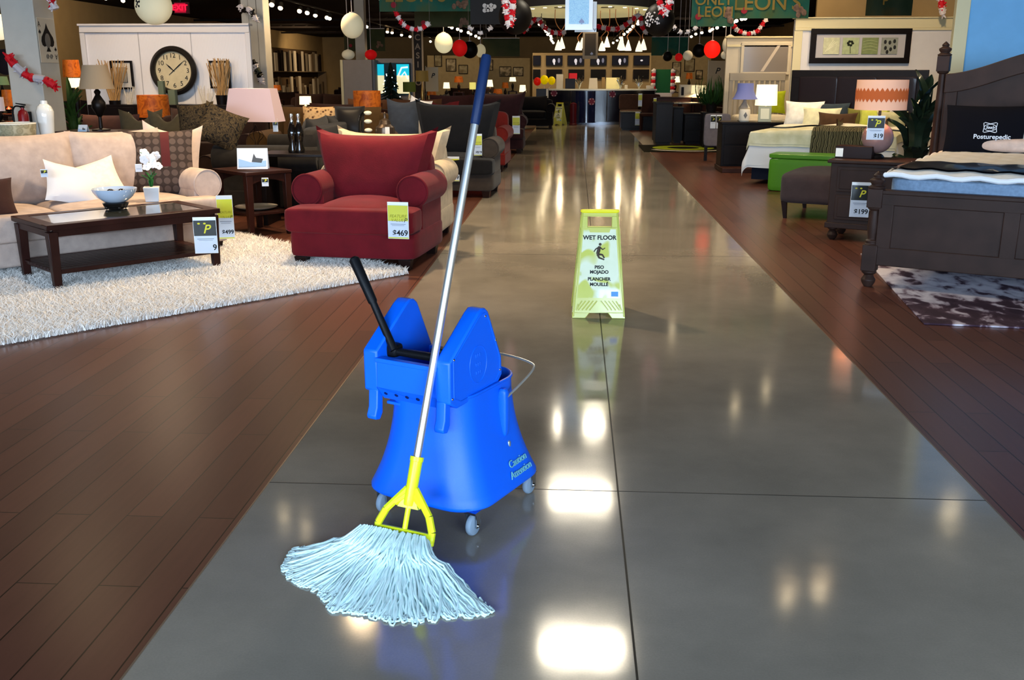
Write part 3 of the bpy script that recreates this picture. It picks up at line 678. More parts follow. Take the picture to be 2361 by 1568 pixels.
# shag rug
tip = gd(950, 634); tip = Vector((tip.x, tip.y, 0))
RWID, RLEN = 2.55, 4.3
rc = tip - ux * RLEN / 2 + vx * RWID / 2
rug = thing('shag_rug', 'white long pile shag rug under the coffee table', 'rug', (rc.x, rc.y, 0), U)
rug_w = mat('shag_white', 'efece8', .9); obj('rug_backing', MB().span((-RLEN / 2 + .06, -RWID / 2 + .06, .001), (RLEN / 2 - .06, RWID / 2 - .06, .010)), rug_w, rug)
import numpy as np
def shag(n, lx, ly, hmin, hmax, wbl, seed=5):
    g = np.random.default_rng(seed); x = g.uniform(-lx / 2, lx / 2, n); y = g.uniform(-ly / 2, ly / 2, n); a = g.uniform(0, 2 * np.pi, n)
    h = g.uniform(hmin, hmax, n); b = g.uniform(0, 2 * np.pi, n); le = g.uniform(.4, 1.2, n) * h
    dx, dy = np.cos(a) * wbl, np.sin(a) * wbl; lx_, ly_ = np.cos(b) * le, np.sin(b) * le; z0 = .008
    P = np.empty((n, 5, 3))
    P[:, 0] = np.stack([x - dx, y - dy, np.full(n, z0)], 1); P[:, 1] = np.stack([x + dx, y + dy, np.full(n, z0)], 1)
    P[:, 2] = np.stack([x + dx * .9 + lx_ * .3, y + dy * .9 + ly_ * .3, h * .62 + z0], 1); P[:, 3] = np.stack([x - dx * .9 + lx_ * .3, y - dy * .9 + ly_ * .3, h * .62 + z0], 1)
    P[:, 4] = np.stack([x + lx_, y + ly_, h * .95 + z0], 1)
    me = bpy.data.meshes.new('pile'); me.vertices.add(n * 5); me.vertices.foreach_set('co', P.ravel())
    base = np.arange(n) * 5
    q = np.stack([base, base + 1, base + 2, base + 3], 1); t3 = np.stack([base + 3, base + 2, base + 4], 1)
    loops = np.concatenate([np.concatenate([q, t3], 1).ravel()]); me.loops.add(len(loops)); me.loops.foreach_set('vertex_index', loops.astype(np.int32))
    me.polygons.add(2 * n); st = np.empty(2 * n, np.int32); st[0::2] = np.arange(n) * 7; st[1::2] = np.arange(n) * 7 + 4
    me.polygons.foreach_set('loop_start', st); me.update(calc_edges=True); me.validate(); return me
pm = shag(170000, RLEN - .03, RWID - .03, .025, .06, .0032); pm.materials.append(rug_w)
pile = bpy.data.objects.new('pile', pm); COL.objects.link(pile); pile.parent = rug; pile['kind'] = 'stuff'

# coffee table: front-left leg at the photo's place
CTL, CTW, CTH = 1.27, .68, .475
fl = gd(132, 668, .03); ctc = Vector((fl.x, fl.y, 0)) + ux * (CTL / 2 - .035) + vx * (CTW / 2 - .035)
ct = thing('coffee_table', 'dark espresso coffee table with glass inset top and slatted lower shelf', 'table', (ctc.x, ctc.y, .0), U)
for a in (-1, 1):
    for b in (-1, 1): obj('leg', leg_t(a * (CTL / 2 - .045), b * (CTW / 2 - .045), CTH - .05, .068, t=.72), espresso, ct, bevel=.004)
fr = MB(); e_ = .09
for s in (-1, 1):
    fr.span((-CTL / 2, s * CTW / 2, CTH - .035), (CTL / 2, s * (CTW / 2 - e_), CTH)); fr.span((s * CTL / 2, -CTW / 2 + e_, CTH - .035), (s * (CTL / 2 - e_), CTW / 2 - e_, CTH))
obj('top_frame', fr, espresso, ct, bevel=.004)
ap = MB()
for s in (-1, 1):
    ap.span((-CTL / 2 + .05, s * (CTW / 2 - .02), CTH - .085), (CTL / 2 - .05, s * (CTW / 2 - .04), CTH - .034)); ap.span((s * (CTL / 2 - .02), -CTW / 2 + .05, CTH - .085), (s * (CTL / 2 - .04), CTW / 2 - .05, CTH - .034))
obj('apron', ap, espresso, ct)
obj('glass_top', MB().span((-CTL / 2 + e_, -CTW / 2 + e_, CTH - .012), (CTL / 2 - e_, CTW / 2 - e_, CTH - .003)), mat('table_glass', '4d5350', .03, coat=1, metal=.35), ct)
sh_ = MB().span((-CTL / 2 + .05, -CTW / 2 + .02, .135), (CTL / 2 - .05, -CTW / 2 + .06, .165)).span((-CTL / 2 + .05, CTW / 2 - .02, .135), (CTL / 2 - .05, CTW / 2 - .06, .165))
for k in range(9):
    y = -CTW / 2 + .09 + k * (CTW - .18) / 8; sh_.span((-CTL / 2 + .03, y - .026, .15), (CTL / 2 - .03, y + .026, .163))
for s in (-1, 0, 1): sh_.span((s * (CTL / 2 - .05) - .015, -CTW / 2 + .04, .135), (s * (CTL / 2 - .05) + .015, CTW / 2 - .04, .152))
obj('slatted_shelf', sh_, espresso, ct, bevel=.002)
def on_plane(px, py, z): g = gd(px, py, z); return Vector((g.x, g.y, z))
p = on_plane(268, 481, CTH)
bw = thing('decorative_bowl', 'white and pale blue bowl on dark footed stand on the coffee table', 'bowl', p)
obj('stand', MB().lathe([(.055, 0), (.06, .01), (.085, .02), (.095, .045), (.075, .05)], seg=30), mat('dark_bronze', '2c2623', .3, .7), bw)
for k in range(4):
    a = R(45 + 90 * k); obj('foot', MB().sphere((.07 * math.cos(a), .07 * math.sin(a), .012), .014, 10, 8), MATS['dark_bronze'], bw)
obj('bowl_shell', MB().lathe([(.06, .048), (.09, .06), (.13, .092), (.155, .13), (.162, .152), (.157, .152), (.148, .13), (.12, .095), (.08, .068), (0, .06)], seg=40), mat('glazed_pale_blue', 'b9c9de', .12, coat=.8), bw)
for k, (x, y) in enumerate(((-.03, .0), (.045, .02), (.0, -.04))):
    obj('black_ball', MB().sphere((x, y, .112), .036, 16, 10), mat('glossy_black', '0b0b0d', .1, coat=.6), None, ('black glossy ball in the pale blue bowl, leftmost', 'black glossy ball in the pale blue bowl, rightmost', 'black glossy ball in the pale blue bowl, nearest front')[k], 'decorative ball', 'black balls in the bowl', loc=p)
p = on_plane(352, 464, CTH)
po = thing('potted_orchid', 'white orchid with green leaves in a white square pot on the coffee table', 'plant', p, R(20))
obj('pot', MB().taper((0, 0, 0), (.1, .1), (.12, .12), .115), mat('white_ceramic', 'eeeef0', .3, coat=.3), po, bevel=.004)
leafg = mat('leaf_green', '2f6a33', .4, var=.2, coat=.2)
def leaf(mb, base, tip, wid, up=Vector((0, 0, 1)), droop=.3, N=6, fold=.15):
    base = Vector(base); tip = Vector(tip); d = tip - base; side = d.cross(up)
    side = side.normalized() if side.length > 1e-6 else Vector((1, 0, 0)); nn = side.cross(d).normalized(); vs = []; fs = []
    for i in range(N + 1):
        t = i / N; c = base + d * t + nn * (math.sin(t * math.pi) * droop * d.length); w_ = wid * math.sin(math.pi * (t * .86 + .08)) ** .8 * (1 - .25 * t)
        if i == N: w_ *= .15
        vs += [c - side * w_ / 2 + nn * wid * fold, c - nn * wid * .02, c + side * w_ / 2 + nn * wid * fold]
    vs2 = [v - nn * .0015 for v in vs]
    n = len(vs)
    for i in range(N):
        o = i * 3
        for k in (0, 1): fs.append((o + k, o + k + 1, o + k + 4, o + k + 3)); fs.append((n + o + k + 3, n + o + k + 4, n + o + k + 1, n + o + k))
    return mb.add(vs + vs2, fs)
lf = MB(); 
for a, l, h in ((200, .07, .1), (330, .06, .11), (80, .07, .09), (140, .05, .12), (20, .04, .12)):
    leaf(lf, (0, 0, .11), (l * math.cos(R(a)), l * math.sin(R(a)), .11 + h), .045, droop=.18)
obj('leaves', lf, leafg, po)
st = smooth([(0, 0, .11), (.01, 0, .2), (.0, .01, .3), (-.02, .0, .36), (-.06, 0, .385)], 4); obj('stem', MB().tube(st, .003, 6), leafg, po)
fl_m = mat('petal_white', 'f4f1f2', .55); flr = random.Random(2)
for k in range(11):
    c = Vector((flr.uniform(-.085, .07), flr.uniform(-.035, .035), flr.uniform(.27, .385) - .0)); f_ = MB(); tilt = Matrix.Translation(c) @ Euler((R(75 + flr.uniform(-30, 30)), flr.uniform(-.4, .4), flr.uniform(-.6, .6))).to_matrix().to_4x4()
    for j in range(5):
        a = 2 * math.pi * j / 5; f_.sphere((.02 * math.cos(a), .02 * math.sin(a), 0), (.019, .019, .003), 10, 6, M=tilt)
    f_.sphere((0, 0, .004), .006, 8, 6, M=tilt); obj('blossom', f_, fl_m, po)
tg = at(474, 546, 6.95)
price_tag('black and cyan price tag ending in 9 hanging on the coffee table', tg, R(12), .165, .245, 'black', '9')

# cream sofa
cream_f = fabric('cream_chenille', 'b2a096'); S_W, S_D = 2.65, .95
fr_r = gd(530, 553, .1); fr_r = Vector((fr_r.x, fr_r.y, 0)); sc_ = fr_r - ux * (S_W / 2) + vx * (S_D / 2)
sofa('sofa', 'cream chenille rolled arm sofa behind the coffee table', 'sofa', (sc_.x, sc_.y, 0), U, S_W, S_D, cream_f, 2, 3, base0=.09, base1=.28, seat_z=.47, arm_c=.56, arm_r=.125, back_top=.98, tee=.16, ear=.03)
# cushions on it, placed by seat position along the sofa
def on_sofa(a, b, z): return Vector((sc_.x, sc_.y, 0)) + ux * a + vx * b + Vector((0, 0, z))
brown_pat = None
def dots_mat():
    if 'brown_dots' in MATS: return MATS['brown_dots']
    m = bpy.data.materials.new('brown_dots'); m.use_nodes = True; MATS['brown_dots'] = m; nt = m.node_tree; L = nt.links; b = nt.nodes['Principled BSDF']; b.inputs['Roughness'].default_value = .9
    tc = nt.nodes.new('ShaderNodeTexCoord'); sx = nt.nodes.new('ShaderNodeSeparateXYZ'); L.new(tc.outputs['Object'], sx.inputs[0])
    def math_(op, a, b_=None, clamp=False):
        n = nt.nodes.new('ShaderNodeMath'); n.operation = op; n.use_clamp = clamp
        for i, q in enumerate((a, b_)):
            if q is None: continue
            if isinstance(q, (int, float)): n.inputs[i].default_value = q
            else: L.new(q, n.inputs[i])
        return n.outputs[0]
    P = .066
    fx = math_('SUBTRACT', math_('FRACT', math_('DIVIDE', math_('ADD', sx.outputs[0], 10), P)), .5); fz = math_('SUBTRACT', math_('FRACT', math_('DIVIDE', math_('ADD', sx.outputs[2], 10.01), P)), .5)
    d = math_('SQRT', math_('ADD', math_('MULTIPLY', fx, fx), math_('MULTIPLY', fz, fz)))
    disc = math_('LESS_THAN', d, .4)
    mx = nt.nodes.new('ShaderNodeMix'); mx.data_type = 'RGBA'; mx.inputs[6].default_value = srgb('2e211b'); mx.inputs[7].default_value = srgb('50413a'); L.new(disc, mx.inputs[0])
    band = math_('MULTIPLY', math_('MULTIPLY', math_('GREATER_THAN', sx.outputs[0], .035), math_('LESS_THAN', sx.outputs[0], .105)), math_('GREATER_THAN', sx.outputs[2], .24))
    m2 = nt.nodes.new('ShaderNodeMix'); m2.data_type = 'RGBA'; m2.inputs[7].default_value = srgb('4c0e12'); L.new(band, m2.inputs[0]); L.new(mx.outputs[2], m2.inputs[6]); L.new(m2.outputs[2], b.inputs['Base Color'])
    return m
pz = .44
def pw(px, py, Yp, z=None): q = at(px, py, Yp); return q
q = at(368, 424, 8.15); pillow('brown pillow with beige discs and a red band on the cream sofa', dots_mat(), (q.x, q.y, .45), .60, .56, .17, R(20), lean=-12, pinch=.07)
bt = price_tag('small white swing tag on the brown disc pillow', at(320, 388, 7.98), R(20), .055, .06, 'black', None)
for ch in list(bt.children):
    if ch.name.startswith('header'): 
        for g_ in list(ch.children): bpy.data.objects.remove(g_)
        bpy.data.objects.remove(ch)
q = at(392, 424, 8.40); pillow('plain beige pillow behind the brown disc pillow', fabric('beige_linen', 'c4b0a2'), (q.x, q.y, .44), .5, .56, .14, R(20), lean=-8, seed=4, ear=.1, roll=6)
q = at(232, 440, 7.62); pillow('ivory brocade pillow lying behind the white satin pillow', ramp_mat('ivory_brocade', [(.4, 'd8d0c4'), (.55, 'dcd6cc')], 'noise', 40, .6), (q.x, q.y, .455), .46, .36, .14, R(38), lean=-28, roll=-14, seed=5)
q = at(170, 440, 7.42); pillow('white satin pillow leaning in the middle of the cream sofa', mat('white_satin', 'd2d2d6', .45, bump=.4, bscale=12), (q.x, q.y, .46), .46, .36, .15, R(48), lean=-32, roll=16, seed=6)
q = at(102, 400, 7.25); price_tag('small paper swing tag on the white satin pillow', q, R(30), .05, .055, 'black', None)
q = at(2, 452, 6.75); pillow('dark brown pillow at the left end of the cream sofa', fabric('dark_brown_f', '3a211a'), (q.x - .12, q.y, .45), .42, .3, .14, R(40), lean=-25, seed=7)
tg = at(520, 505, 7.9); price_tag('yellow $499 price tag hanging on the front corner of the cream sofa', tg, R(14), .13, .33, 'yellow', '$499')

# red armchair
red_f = mat('red_microfibre', (0.115, 0.005, 0.010, 1), .8, bump=.3, bscale=120, var=.18, vscale=6, sheen=.05)
c0 = Vector((-1.70, 7.27, 0)); RC = R(-7)
cc = c0 + rz((0, .475, 0), RC)
def armchair(name, label, loc, rotz, W, D, fab, cush_top, group='oversized armchairs in a row', lean=-11):
    t = thing(name, label, 'armchair', loc, rotz, group)
    obj('base', MB().puff((0, .02, .185), (W, D - .04, .21), 14, 8), fab, t)
    m_ = MB().puff((0, -D / 2 + .13, .375), (W + .01, .32, .195), 9, 10).puff((0, -.06, .385), (W - .42, D - .2, .2), 6, 10, crown=.35)
    obj('seat_cushion', m_, fab, t)
    for s in (-1, 1):
        cx = s * (W / 2 - .10 + .02); y0, y1 = -D / 2 + .28, D / 2 - .04; ac = .575; ar = .125
        a_ = obj('arm', MB().span((s * (W / 2 - .015), y0 + .03, .1), (s * (W / 2 - .20), y1, ac)).cyl((cx, y0, ac), (cx, y1, ac), ar, seg=32), fab, t, bevel=.018)
        obj('piping', MB().tube([(cx + (ar - .003) * math.cos(R(q)), y0 - .001, ac + (ar - .003) * math.sin(R(q))) for q in range(0, 360, 12)], .006, 6, closed=True), fab, a_)
    obj('backrest', MB().puff((0, D / 2 - .10, .5), (W - .12, .19, .74), 8, 10), fab, t)
    M = Matrix.Translation((0, D / 2 - .30, .44)) @ Matrix.Rotation(R(lean), 4, 'X')
    bc = MB(); N = 18
    def shape(side):
        vs = []
        for i in range(N + 1):
            for j in range(N + 1):
                u = -1 + 2 * i / N; v = j / N
                wv = (W - .36) / 2 + ((W + .02) / 2 - (W - .36) / 2) * (v ** .8); x = u * wv
                z = v * (cush_top - .44) + .07 * abs(u) ** 5 * v ** 3 - .01 * (1 - u * u) * v
                th = .15 * (max(0, (1 - u ** 4) * (1 - (2 * v - 1) ** 4))) ** .45
                vs.append((x, side * th, z))
        return vs
    for sd in (-1, 1):
        fs = []
        for i in range(N):
            for j in range(N): a = i * (N + 1) + j; q4 = (a, a + N + 1, a + N + 2, a + 1); fs.append(q4 if sd < 0 else tuple(reversed(q4)))
        bc.add(shape(sd), fs, M)
    obj('back_cushion', bc, fab, t)
    for a in (-1, 1):
        for b in (-1, 1): obj('leg', leg_t(a * (W / 2 - .09), b * (D / 2 - .1), .085, .1, t=.72), legwood, t, bevel=.003)
    return t
armchair('armchair', 'oversized red microfibre armchair in front of a cream one', (cc.x, cc.y, 0), RC, 1.02, .95, red_f, .99)
q = at(918, 512, 7.12); price_tag('yellow feature value price tag reading $469 on the red armchair', (q.x, q.y - .0, q.z), R(-7), .16, .25, 'yellow', '$469')
cream2_f = fabric('cream_weave', 'b5a58c')
c1 = Vector((-1.68, 8.38, 0)); armchair('armchair', 'oversized cream armchair standing right behind the red armchair', (c1.x, c1.y + .47, 0), R(-4), 1.06, .92, cream2_f, .94)

# end table with lamp and brochures
q = gd(580, 550); ET = Vector((q.x, q.y, 0)); ETW, ETD, ETH = .48, .62, .60
ec = ET + ux * (ETW / 2 - .03) + vx * (ETD / 2 - .03)
et = thing('end_table', 'dark espresso end table with lower shelf between the cream sofa and red armchair', 'table', (ec.x, ec.y, 0), U)
for a in (-1, 1):
    for b in (-1, 1): obj('leg', leg_t(a * (ETW / 2 - .04), b * (ETD / 2 - .04), ETH - .03, .066, t=.68), espresso, et, bevel=.003)
obj('tabletop', MB().span((-ETW / 2, -ETD / 2, ETH - .03), (ETW / 2, ETD / 2, ETH)), espresso, et, bevel=.005)
for s in (-1, 1):
    pts = [(-ETW / 2 + .05, ETH - .03)] + [(-ETW / 2 + .05 + (ETW - .1) * k / 8, ETH - .12 + .045 * math.sin(math.pi * k / 8)) for k in range(9)] + [(ETW / 2 - .05, ETH - .03)]
    obj('apron', MB().prism(pts, .02, Matrix(((1, 0, 0, 0), (0, 0, 1, s * (ETD / 2 - .035) - .01), (0, 1, 0, 0), (0, 0, 0, 1)))), espresso, et)
obj('lower_shelf', MB().span((-ETW / 2 + .03, -ETD / 2 + .03, .2), (ETW / 2 - .03, ETD / 2 - .03, .225)), espresso, et, bevel=.003)
obj('serving_tray', MB().lathe([(.12, 0), (.19, .02), (.2, .03), (.18, .022), (.11, .008), (0, .008)], seg=30), mat('glazed_beige', 'b6aa96', .3, coat=.5), None, 'shallow beige tray on the end table lower shelf', 'tray', loc=(ec.x + .02, ec.y, .226))
def brochure(label, px0, px1, py0, py1, Y, rotz, mt=None):
    a = at((px0 + px1) / 2, py1, Y); w_ = sw(px1 - px0, Y); h = sh(py1 - py0, Y)
    t = thing('brochure_stand', label, 'brochure', a, rotz)
    obj('leaflet', MB().prism([(-.035, 0), (-.031, 0), (.004, h), (0, h + .0)], w_, Matrix(((0, 0, 1, -w_ / 2), (1, 0, 0, 0), (0, 1, 0, 0), (0, 0, 0, 1)))), card_w, t, flat=True)
    obj('back_leaf', MB().prism([(.035, 0), (.031, 0), (0, h), (.004, h)], w_, Matrix(((0, 0, 1, -w_ / 2), (1, 0, 0, 0), (0, 1, 0, 0), (0, 0, 0, 1)))), card_w, t, flat=True)
    Mx = frame_M((0, -.0365, 0), (1, 0, 0), (0, .035, h))
    obj('printed_swoosh', MB().add([(-w_ * .45, -.002, h * .1), (w_ * .45, -.002, h * .15), (w_ * .45, -.002, h * .42), (0, -.002, h * .3), (-w_ * .45, -.002, h * .5)], [(0, 1, 2, 3, 4)], Mx), mat('pale_blue_print', '8fb3dc', .4), t)
    obj('printed_figure', MB().add([(-w_ * .02, -.0025, h * .35), (w_ * .3, -.0025, h * .3), (w_ * .35, -.0025, h * .5), (w_ * .12, -.0025, h * .55), (w_ * .05, -.0025, h * .75)], [(0, 1, 2, 3, 4)], Mx), mat('print_charcoal', '4a5058', .5), t)
    return t
brochure('white and pale blue tent brochure standing on the end table', 548, 621, 342, 389, 8.86, R(5))
q = at(610, 400, 8.72); price_tag('small white tag hanging below the end table top', (q.x, q.y - .0, q.z - .08), R(10), .06, .07, 'black', None)
# lamp with pink rectangular shade
lp = on_plane(590, 352, ETH); Yl = lp.y + .05
pink = mat('pinkish_white_shade', 'c4aeb2', .8, emit='ffc0a8', estr=.12)
tl = thing('table_lamp', 'table lamp with pinkish white rectangular shade and thin curved wire base', 'lamp', (lp.x, Yl, ETH), R(-8))
obj('base_plate', MB().span((-.08, -.05, 0), (.08, .05, .015)), mat('dark_iron', '221d1b', .4, .8), tl, bevel=.003)
for k, s in enumerate((-1, 1, -.4, .5)):
    pts = smooth([(s * .06, 0, .015), (s * .02, .0, .1), (s * .085, .01, .19), (s * .02, 0, .27), (0, 0, .31)], 5); obj('curved_rod', MB().tube(pts, .0035, 6), MATS['dark_iron'], tl)
zb = at(588, 280, Yl).z - ETH; zt_ = at(588, 204, Yl).z - ETH
def rect_shade(z0, z1, w0, d0, w1, d1, th=.006):
    vs = []
    for (z, w_, d_) in ((z0, w0, d0), (z1, w1, d1), (z1, w1 - 2 * th, d1 - 2 * th), (z0, w0 - 2 * th, d0 - 2 * th)):
        vs += [(a * w_ / 2, b * d_ / 2, z) for a, b in ((-1, -1), (1, -1), (1, 1), (-1, 1))]
    fs = []
    for r in range(4):
        for k in range(4): k2 = (k + 1) % 4; fs.append((r * 4 + k, r * 4 + k2, ((r + 1) % 4) * 4 + k2, ((r + 1) % 4) * 4 + k))
    return MB().add(vs, fs)
obj('lamp_shade', rect_shade(zb, zt_, sw(130, Yl), .26, sw(103, Yl), .19), pink, tl)
bulb_m = glow('lamp_bulb', 'ffd9a0', 25)
obj('bulb', MB().sphere((0, 0, (zb + zt_) / 2), .03, 12, 8), bulb_m, tl)
light('POINT', (lp.x, Yl, ETH + (zb + zt_) / 2 + .06), 7, WARM, .04, spec=0)
q = at(635, 290, Yl - .12); price_tag('white folded price tag dangling from the pink shaded lamp', q, R(15), .055, .13, 'black', None)

# mosaic bottles
mos = ramp_mat('mosaic_glass', [(0, '0c0a0a'), (.35, '1a0d0c'), (.5, '8a8078'), (.56, '2a0f0d')], 'voroedge', 45, .12, coat=.8, const=True)
for k, (px, lab) in enumerate(((676, 'left black mosaic bottle with silver top behind the red armchair'), (692, 'right black mosaic bottle with silver top behind the red armchair'))):
    Yv = 9.65; b0 = at(px, 352, Yv); tpz = at(px, 262, Yv).z; H = tpz - b0.z
    v = thing('mosaic_bottle', lab, 'bottle', b0, 0, 'black mosaic bottles')
    obj('body', MB().lathe([(.045, 0), (.05, .03 * H / .4), (.03, .1 * H / .4), (.042, .16 * H / .4), (.045, .22 * H / .4), (.022, .30 * H / .4)], seg=24), mos, v)
    obj('neck', MB().lathe([(.022, .30 * H / .4), (.013, .34 * H / .4), (.02, .36 * H / .4), (.016, H)], seg=20), chrome, v)
q = at(684, 352, 9.65); obj('console_table', MB().span((-.35, -.18, q.z - .03), (.45, .3, q.z - .001)).span((-.33, -.16, 0), (-.28, .28, q.z - .03)).span((.38, -.16, 0), (.43, .28, q.z - .03)), blackwood, None, 'black console table under the mosaic bottles', 'table', loc=(q.x, q.y, 0), bevel=.004)

# ---- objects behind the cream sofa (on a narrow console along its back)
cz_ = .87; cs = sc_ + vx * (S_D / 2 + .22)
con = thing('console_table', 'narrow dark console table behind the cream sofa', 'table', (cs.x, cs.y, 0), U)
obj('tabletop', MB().span((-1.2, -.16, cz_ - .03), (1.0, .16, cz_)), espresso, con, bevel=.004)
for a in (-1.15, .95):
    for b in (-.13, .13): obj('leg', leg_t(a, b, cz_ - .03, .05), espresso, con)
def on_console(px, dz=0):
    """point on the console's centre line seen at column px"""
    best = None
    for k in range(200):
        t = -1.15 + 2.1 * k / 199; P = cs + ux * t; v = P - Vector((0, 0, CAM_H)); v.z = cz_ - CAM_H; kk = v.dot(FW); x = 1180.5 + F_PX * v.dot(RT) / kk
        if best is None or abs(x - px) < best[0]: best = (abs(x - px), P)
    return Vector((best[1].x, best[1].y, cz_))
p = on_console(40); hb = at(40, 285, p.y).z
pb = thing('patterned_bowl', 'wide patterned ceramic bowl with pale rim behind the cream sofa, left of the vase', 'bowl', p)
hB = max(.1, hb - cz_ + .0)
obj('bowl_shell', MB().lathe([(.07, 0), (.12, .02), (.155, hB * .55), (.165, hB), (.158, hB), (.145, hB * .55), (.1, .03), (0, .02)], seg=36), ramp_mat('bowl_pattern', [(.0, '77705a'), (.45, 'a39a7c'), (.55, '8b8468'), (.8, 'b5ac90')], 'voronoi', 22, .4), pb)
obj('rim', MB().tube([(.161 * math.cos(R(q)), .161 * math.sin(R(q)), hB) for q in range(0, 360, 12)], .006, 6, closed=True), mat('pale_rim', 'd9d4ca', .3), pb)
p = on_console(112); zt1 = at(112, 232, p.y).z - cz_
obj('vase', MB().lathe([(.045, 0), (.05, .01), (.055, zt1 * .2), (.067, zt1 * .6), (.07, zt1 * .76), (.055, zt1 * .87), (.03, zt1 * .93), (.028, zt1), (.02, zt1), (.02, zt1 * .9), (0, zt1 * .85)], seg=36), mat('white_glaze', 'c9ced0', .12, coat=.8), None, 'tall white glazed vase behind the cream sofa beside the column', 'vase', loc=p)
# fire extinguisher on the column
fx = at(76, 300, 10.9); fe = thing('fire_extinguisher', 'red fire extinguisher with black hose hung on the column', 'fire extinguisher', (-6.17, 10.86, fx.z - .1), 0)
rd = mat('extinguisher_red', '8c1218', .25, coat=.5)
obj('cylinder', MB().lathe([(.05, 0), (.058, .01), (.058, .27), (.045, .31), (.018, .33), (.018, .35)], seg=24), rd, fe)
obj('label', MB().lathe([(.0588, .08), (.0588, .2)], seg=24), mat('white_label', 'd8d8d4', .5), fe)
obj('valve', MB().span((-.02, -.015, .345), (.02, .015, .37)).add([(-.07, -.008, .39), (.04, -.008, .37), (.04, .008, .37), (-.07, .008, .39), (-.07, -.008, .4), (.04, -.008, .385), (.04, .008, .385), (-.07, .008, .4)], [(0, 1, 2, 3), (7, 6, 5, 4), (0, 4, 5, 1), (1, 5, 6, 2), (2, 6, 7, 3), (3, 7, 4, 0)]), blackp, fe)
obj('hose', MB().tube(smooth([(-.02, 0, .36), (-.08, -.01, .36), (-.12, 0, .28), (-.1, 0, .12), (-.07, 0, .06)], 5), .009, 8), blackp, fe)
obj('wall_bracket', MB().span((-.02, .05, .1), (.02, .14, .3)), blackp, fe)

# charcoal sectional behind, with its cushions
char = fabric('charcoal_fabric', '232120', var=.2); 
sofa('sofa', 'near black sofa seen from its rolled arm behind the end table', 'sofa', (-3.2, 11.15, 0), R(-90), 2.1, 1.15, char, 2, 2, arm_c=.60, arm_r=.14, back_top=.98, seat_z=.46)
leopard = ramp_mat('dark_paisley', [(.40, '120e0c'), (.5, '4e4029'), (.56, '17120f'), (.7, '5d4d33')], 'noise', 14, .8, distort=1.5)
q = at(492, 330, 10.05); pillow('black and gold paisley cushion leaning over the dark sofa arm, left one', leopard, (q.x, q.y, q.z - .03), .46, .42, .16, R(15), lean=-18, roll=24, seed=11, group='paisley cushions')
q = at(455, 330, 10.25); pillow('black and gold paisley cushion half hidden behind the beige pillow', leopard, (q.x, q.y, q.z), .44, .42, .15, R(-10), lean=-12, roll=-6, seed=12, group='paisley cushions')
olive_f = fabric('olive_fabric', '4a4230')
sofa('sofa', 'low dark umber sofa under the two olive cushions', 'sofa', (-4.95, 11.5, 0), 0, 1.6, .9, fabric('umber_low', '2a1b14'), 2, 2, back_top=.72, arm_c=.46, arm_r=.1, backcush=False)
for k, (px, py, w_) in enumerate(((322, 300, .5), (385, 302, .46))):
    q = at(px, py, 11.2); pillow(('wide olive cushion with dipped top behind the cream sofa', 'olive cushion with pointed corner right of the wide olive one', 'small olive cushion beside the paisley cushions')[k], olive_f, (q.x, q.y, .46), w_, .36 + (q.z - .6), .16, R(10), seed=20 + k, chop=.15, ear=.05)
brown_f = fabric('brown_fabric', '33211b', var=.2)
sofa('sofa', 'long dark brown sofa in front of the clock wall', 'sofa', (at(470, 250, 12.9).x, 12.9, 0), 0, 1.5, .95, brown_f, 2, 2, back_top=.99, arm_c=.6)
sofa('sofa', 'dark maroon sofa below the left bamboo bundle', 'sofa', (at(225, 250, 12.6).x, 12.6, 0), 0, 1.2, .95, fabric('maroon_brown', '301a1a'), 1, 1, back_top=.92)

# olive-brown sofa behind the red armchair
tan = fabric('tobacco_fabric', '51391c')
sofa('sofa', 'tobacco brown sofa with rounded back behind the mosaic bottles', 'sofa', (at(752, 250, 12.7).x, 12.7, 0), R(0), 1.75, .95, tan, 2, 1, back_top=1.03, arm_c=.62, arm_r=.14, ear=0)
leop2 = ramp_mat('leopard_print', [(.0, '2a170d'), (.3, '5a3a20'), (.42, 'b08a5c'), (.6, 'c49d6a')], 'voronoi', 26, .8)
q = at(738, 320, 11.6); pillow('leopard print cushion on the tobacco sofa', leop2, (q.x, q.y, q.z), .42, .38, .14, R(0), seed=31, pinch=.05)
q = at(806, 320, 11.5); pillow('black satin cushion right of the leopard cushion', mat('black_satin', '0d0a0b', .35, sheen=.4), (q.x, q.y, q.z), .36, .38, .13, R(0), seed=32, pinch=.05)
# side table with figurine and urn
q = at(868, 320, 10.2); tz = .70
st_ = thing('side_table', 'dark side table carrying the urn and figurine', 'table', (q.x, 10.2, 0))
obj('tabletop', MB().span((-.45, -.25, tz - .03), (.35, .25, tz)), darkwood, st_, bevel=.005)
for a in (-.4, .3):
    for b in (-.2, .2): obj('leg', leg_t(a, b, tz - .03, .05), darkwood, st_)
p = at(888, 300, 10.1); zt2 = at(888, 258, 10.1).z - tz
ur = thing('lidded_urn', 'bronze lidded urn with price sticker behind the red armchair', 'urn', (p.x, 10.1, tz))
ub = mat('aged_bronze', '5a4c40', .28, .7)
obj('body', MB().lathe([(.05, 0), (.09, .06), (.105, zt2 * .4), (.095, zt2 * .6), (.06, zt2 * .68)], seg=30), ub, ur)
obj('lid', MB().lathe([(.062, zt2 * .68), (.05, zt2 * .78), (.015, zt2 * .84), (.012, zt2 * .9), (.016, zt2 * .96), (0, zt2)], seg=24), ub, ur)
obj('sticker', MB().span((.02, -.109, zt2 * .42), (.065, -.1, zt2 * .62)), mat('white_label', 'd8d8d4', .5), ur)
p = at(846, 300, 10.1); fg = thing('stone_sculpture', 'black curved sculpture holding three white stones', 'sculpture', (p.x, 10.1, tz)); zt3 = at(846, 254, 10.1).z - tz
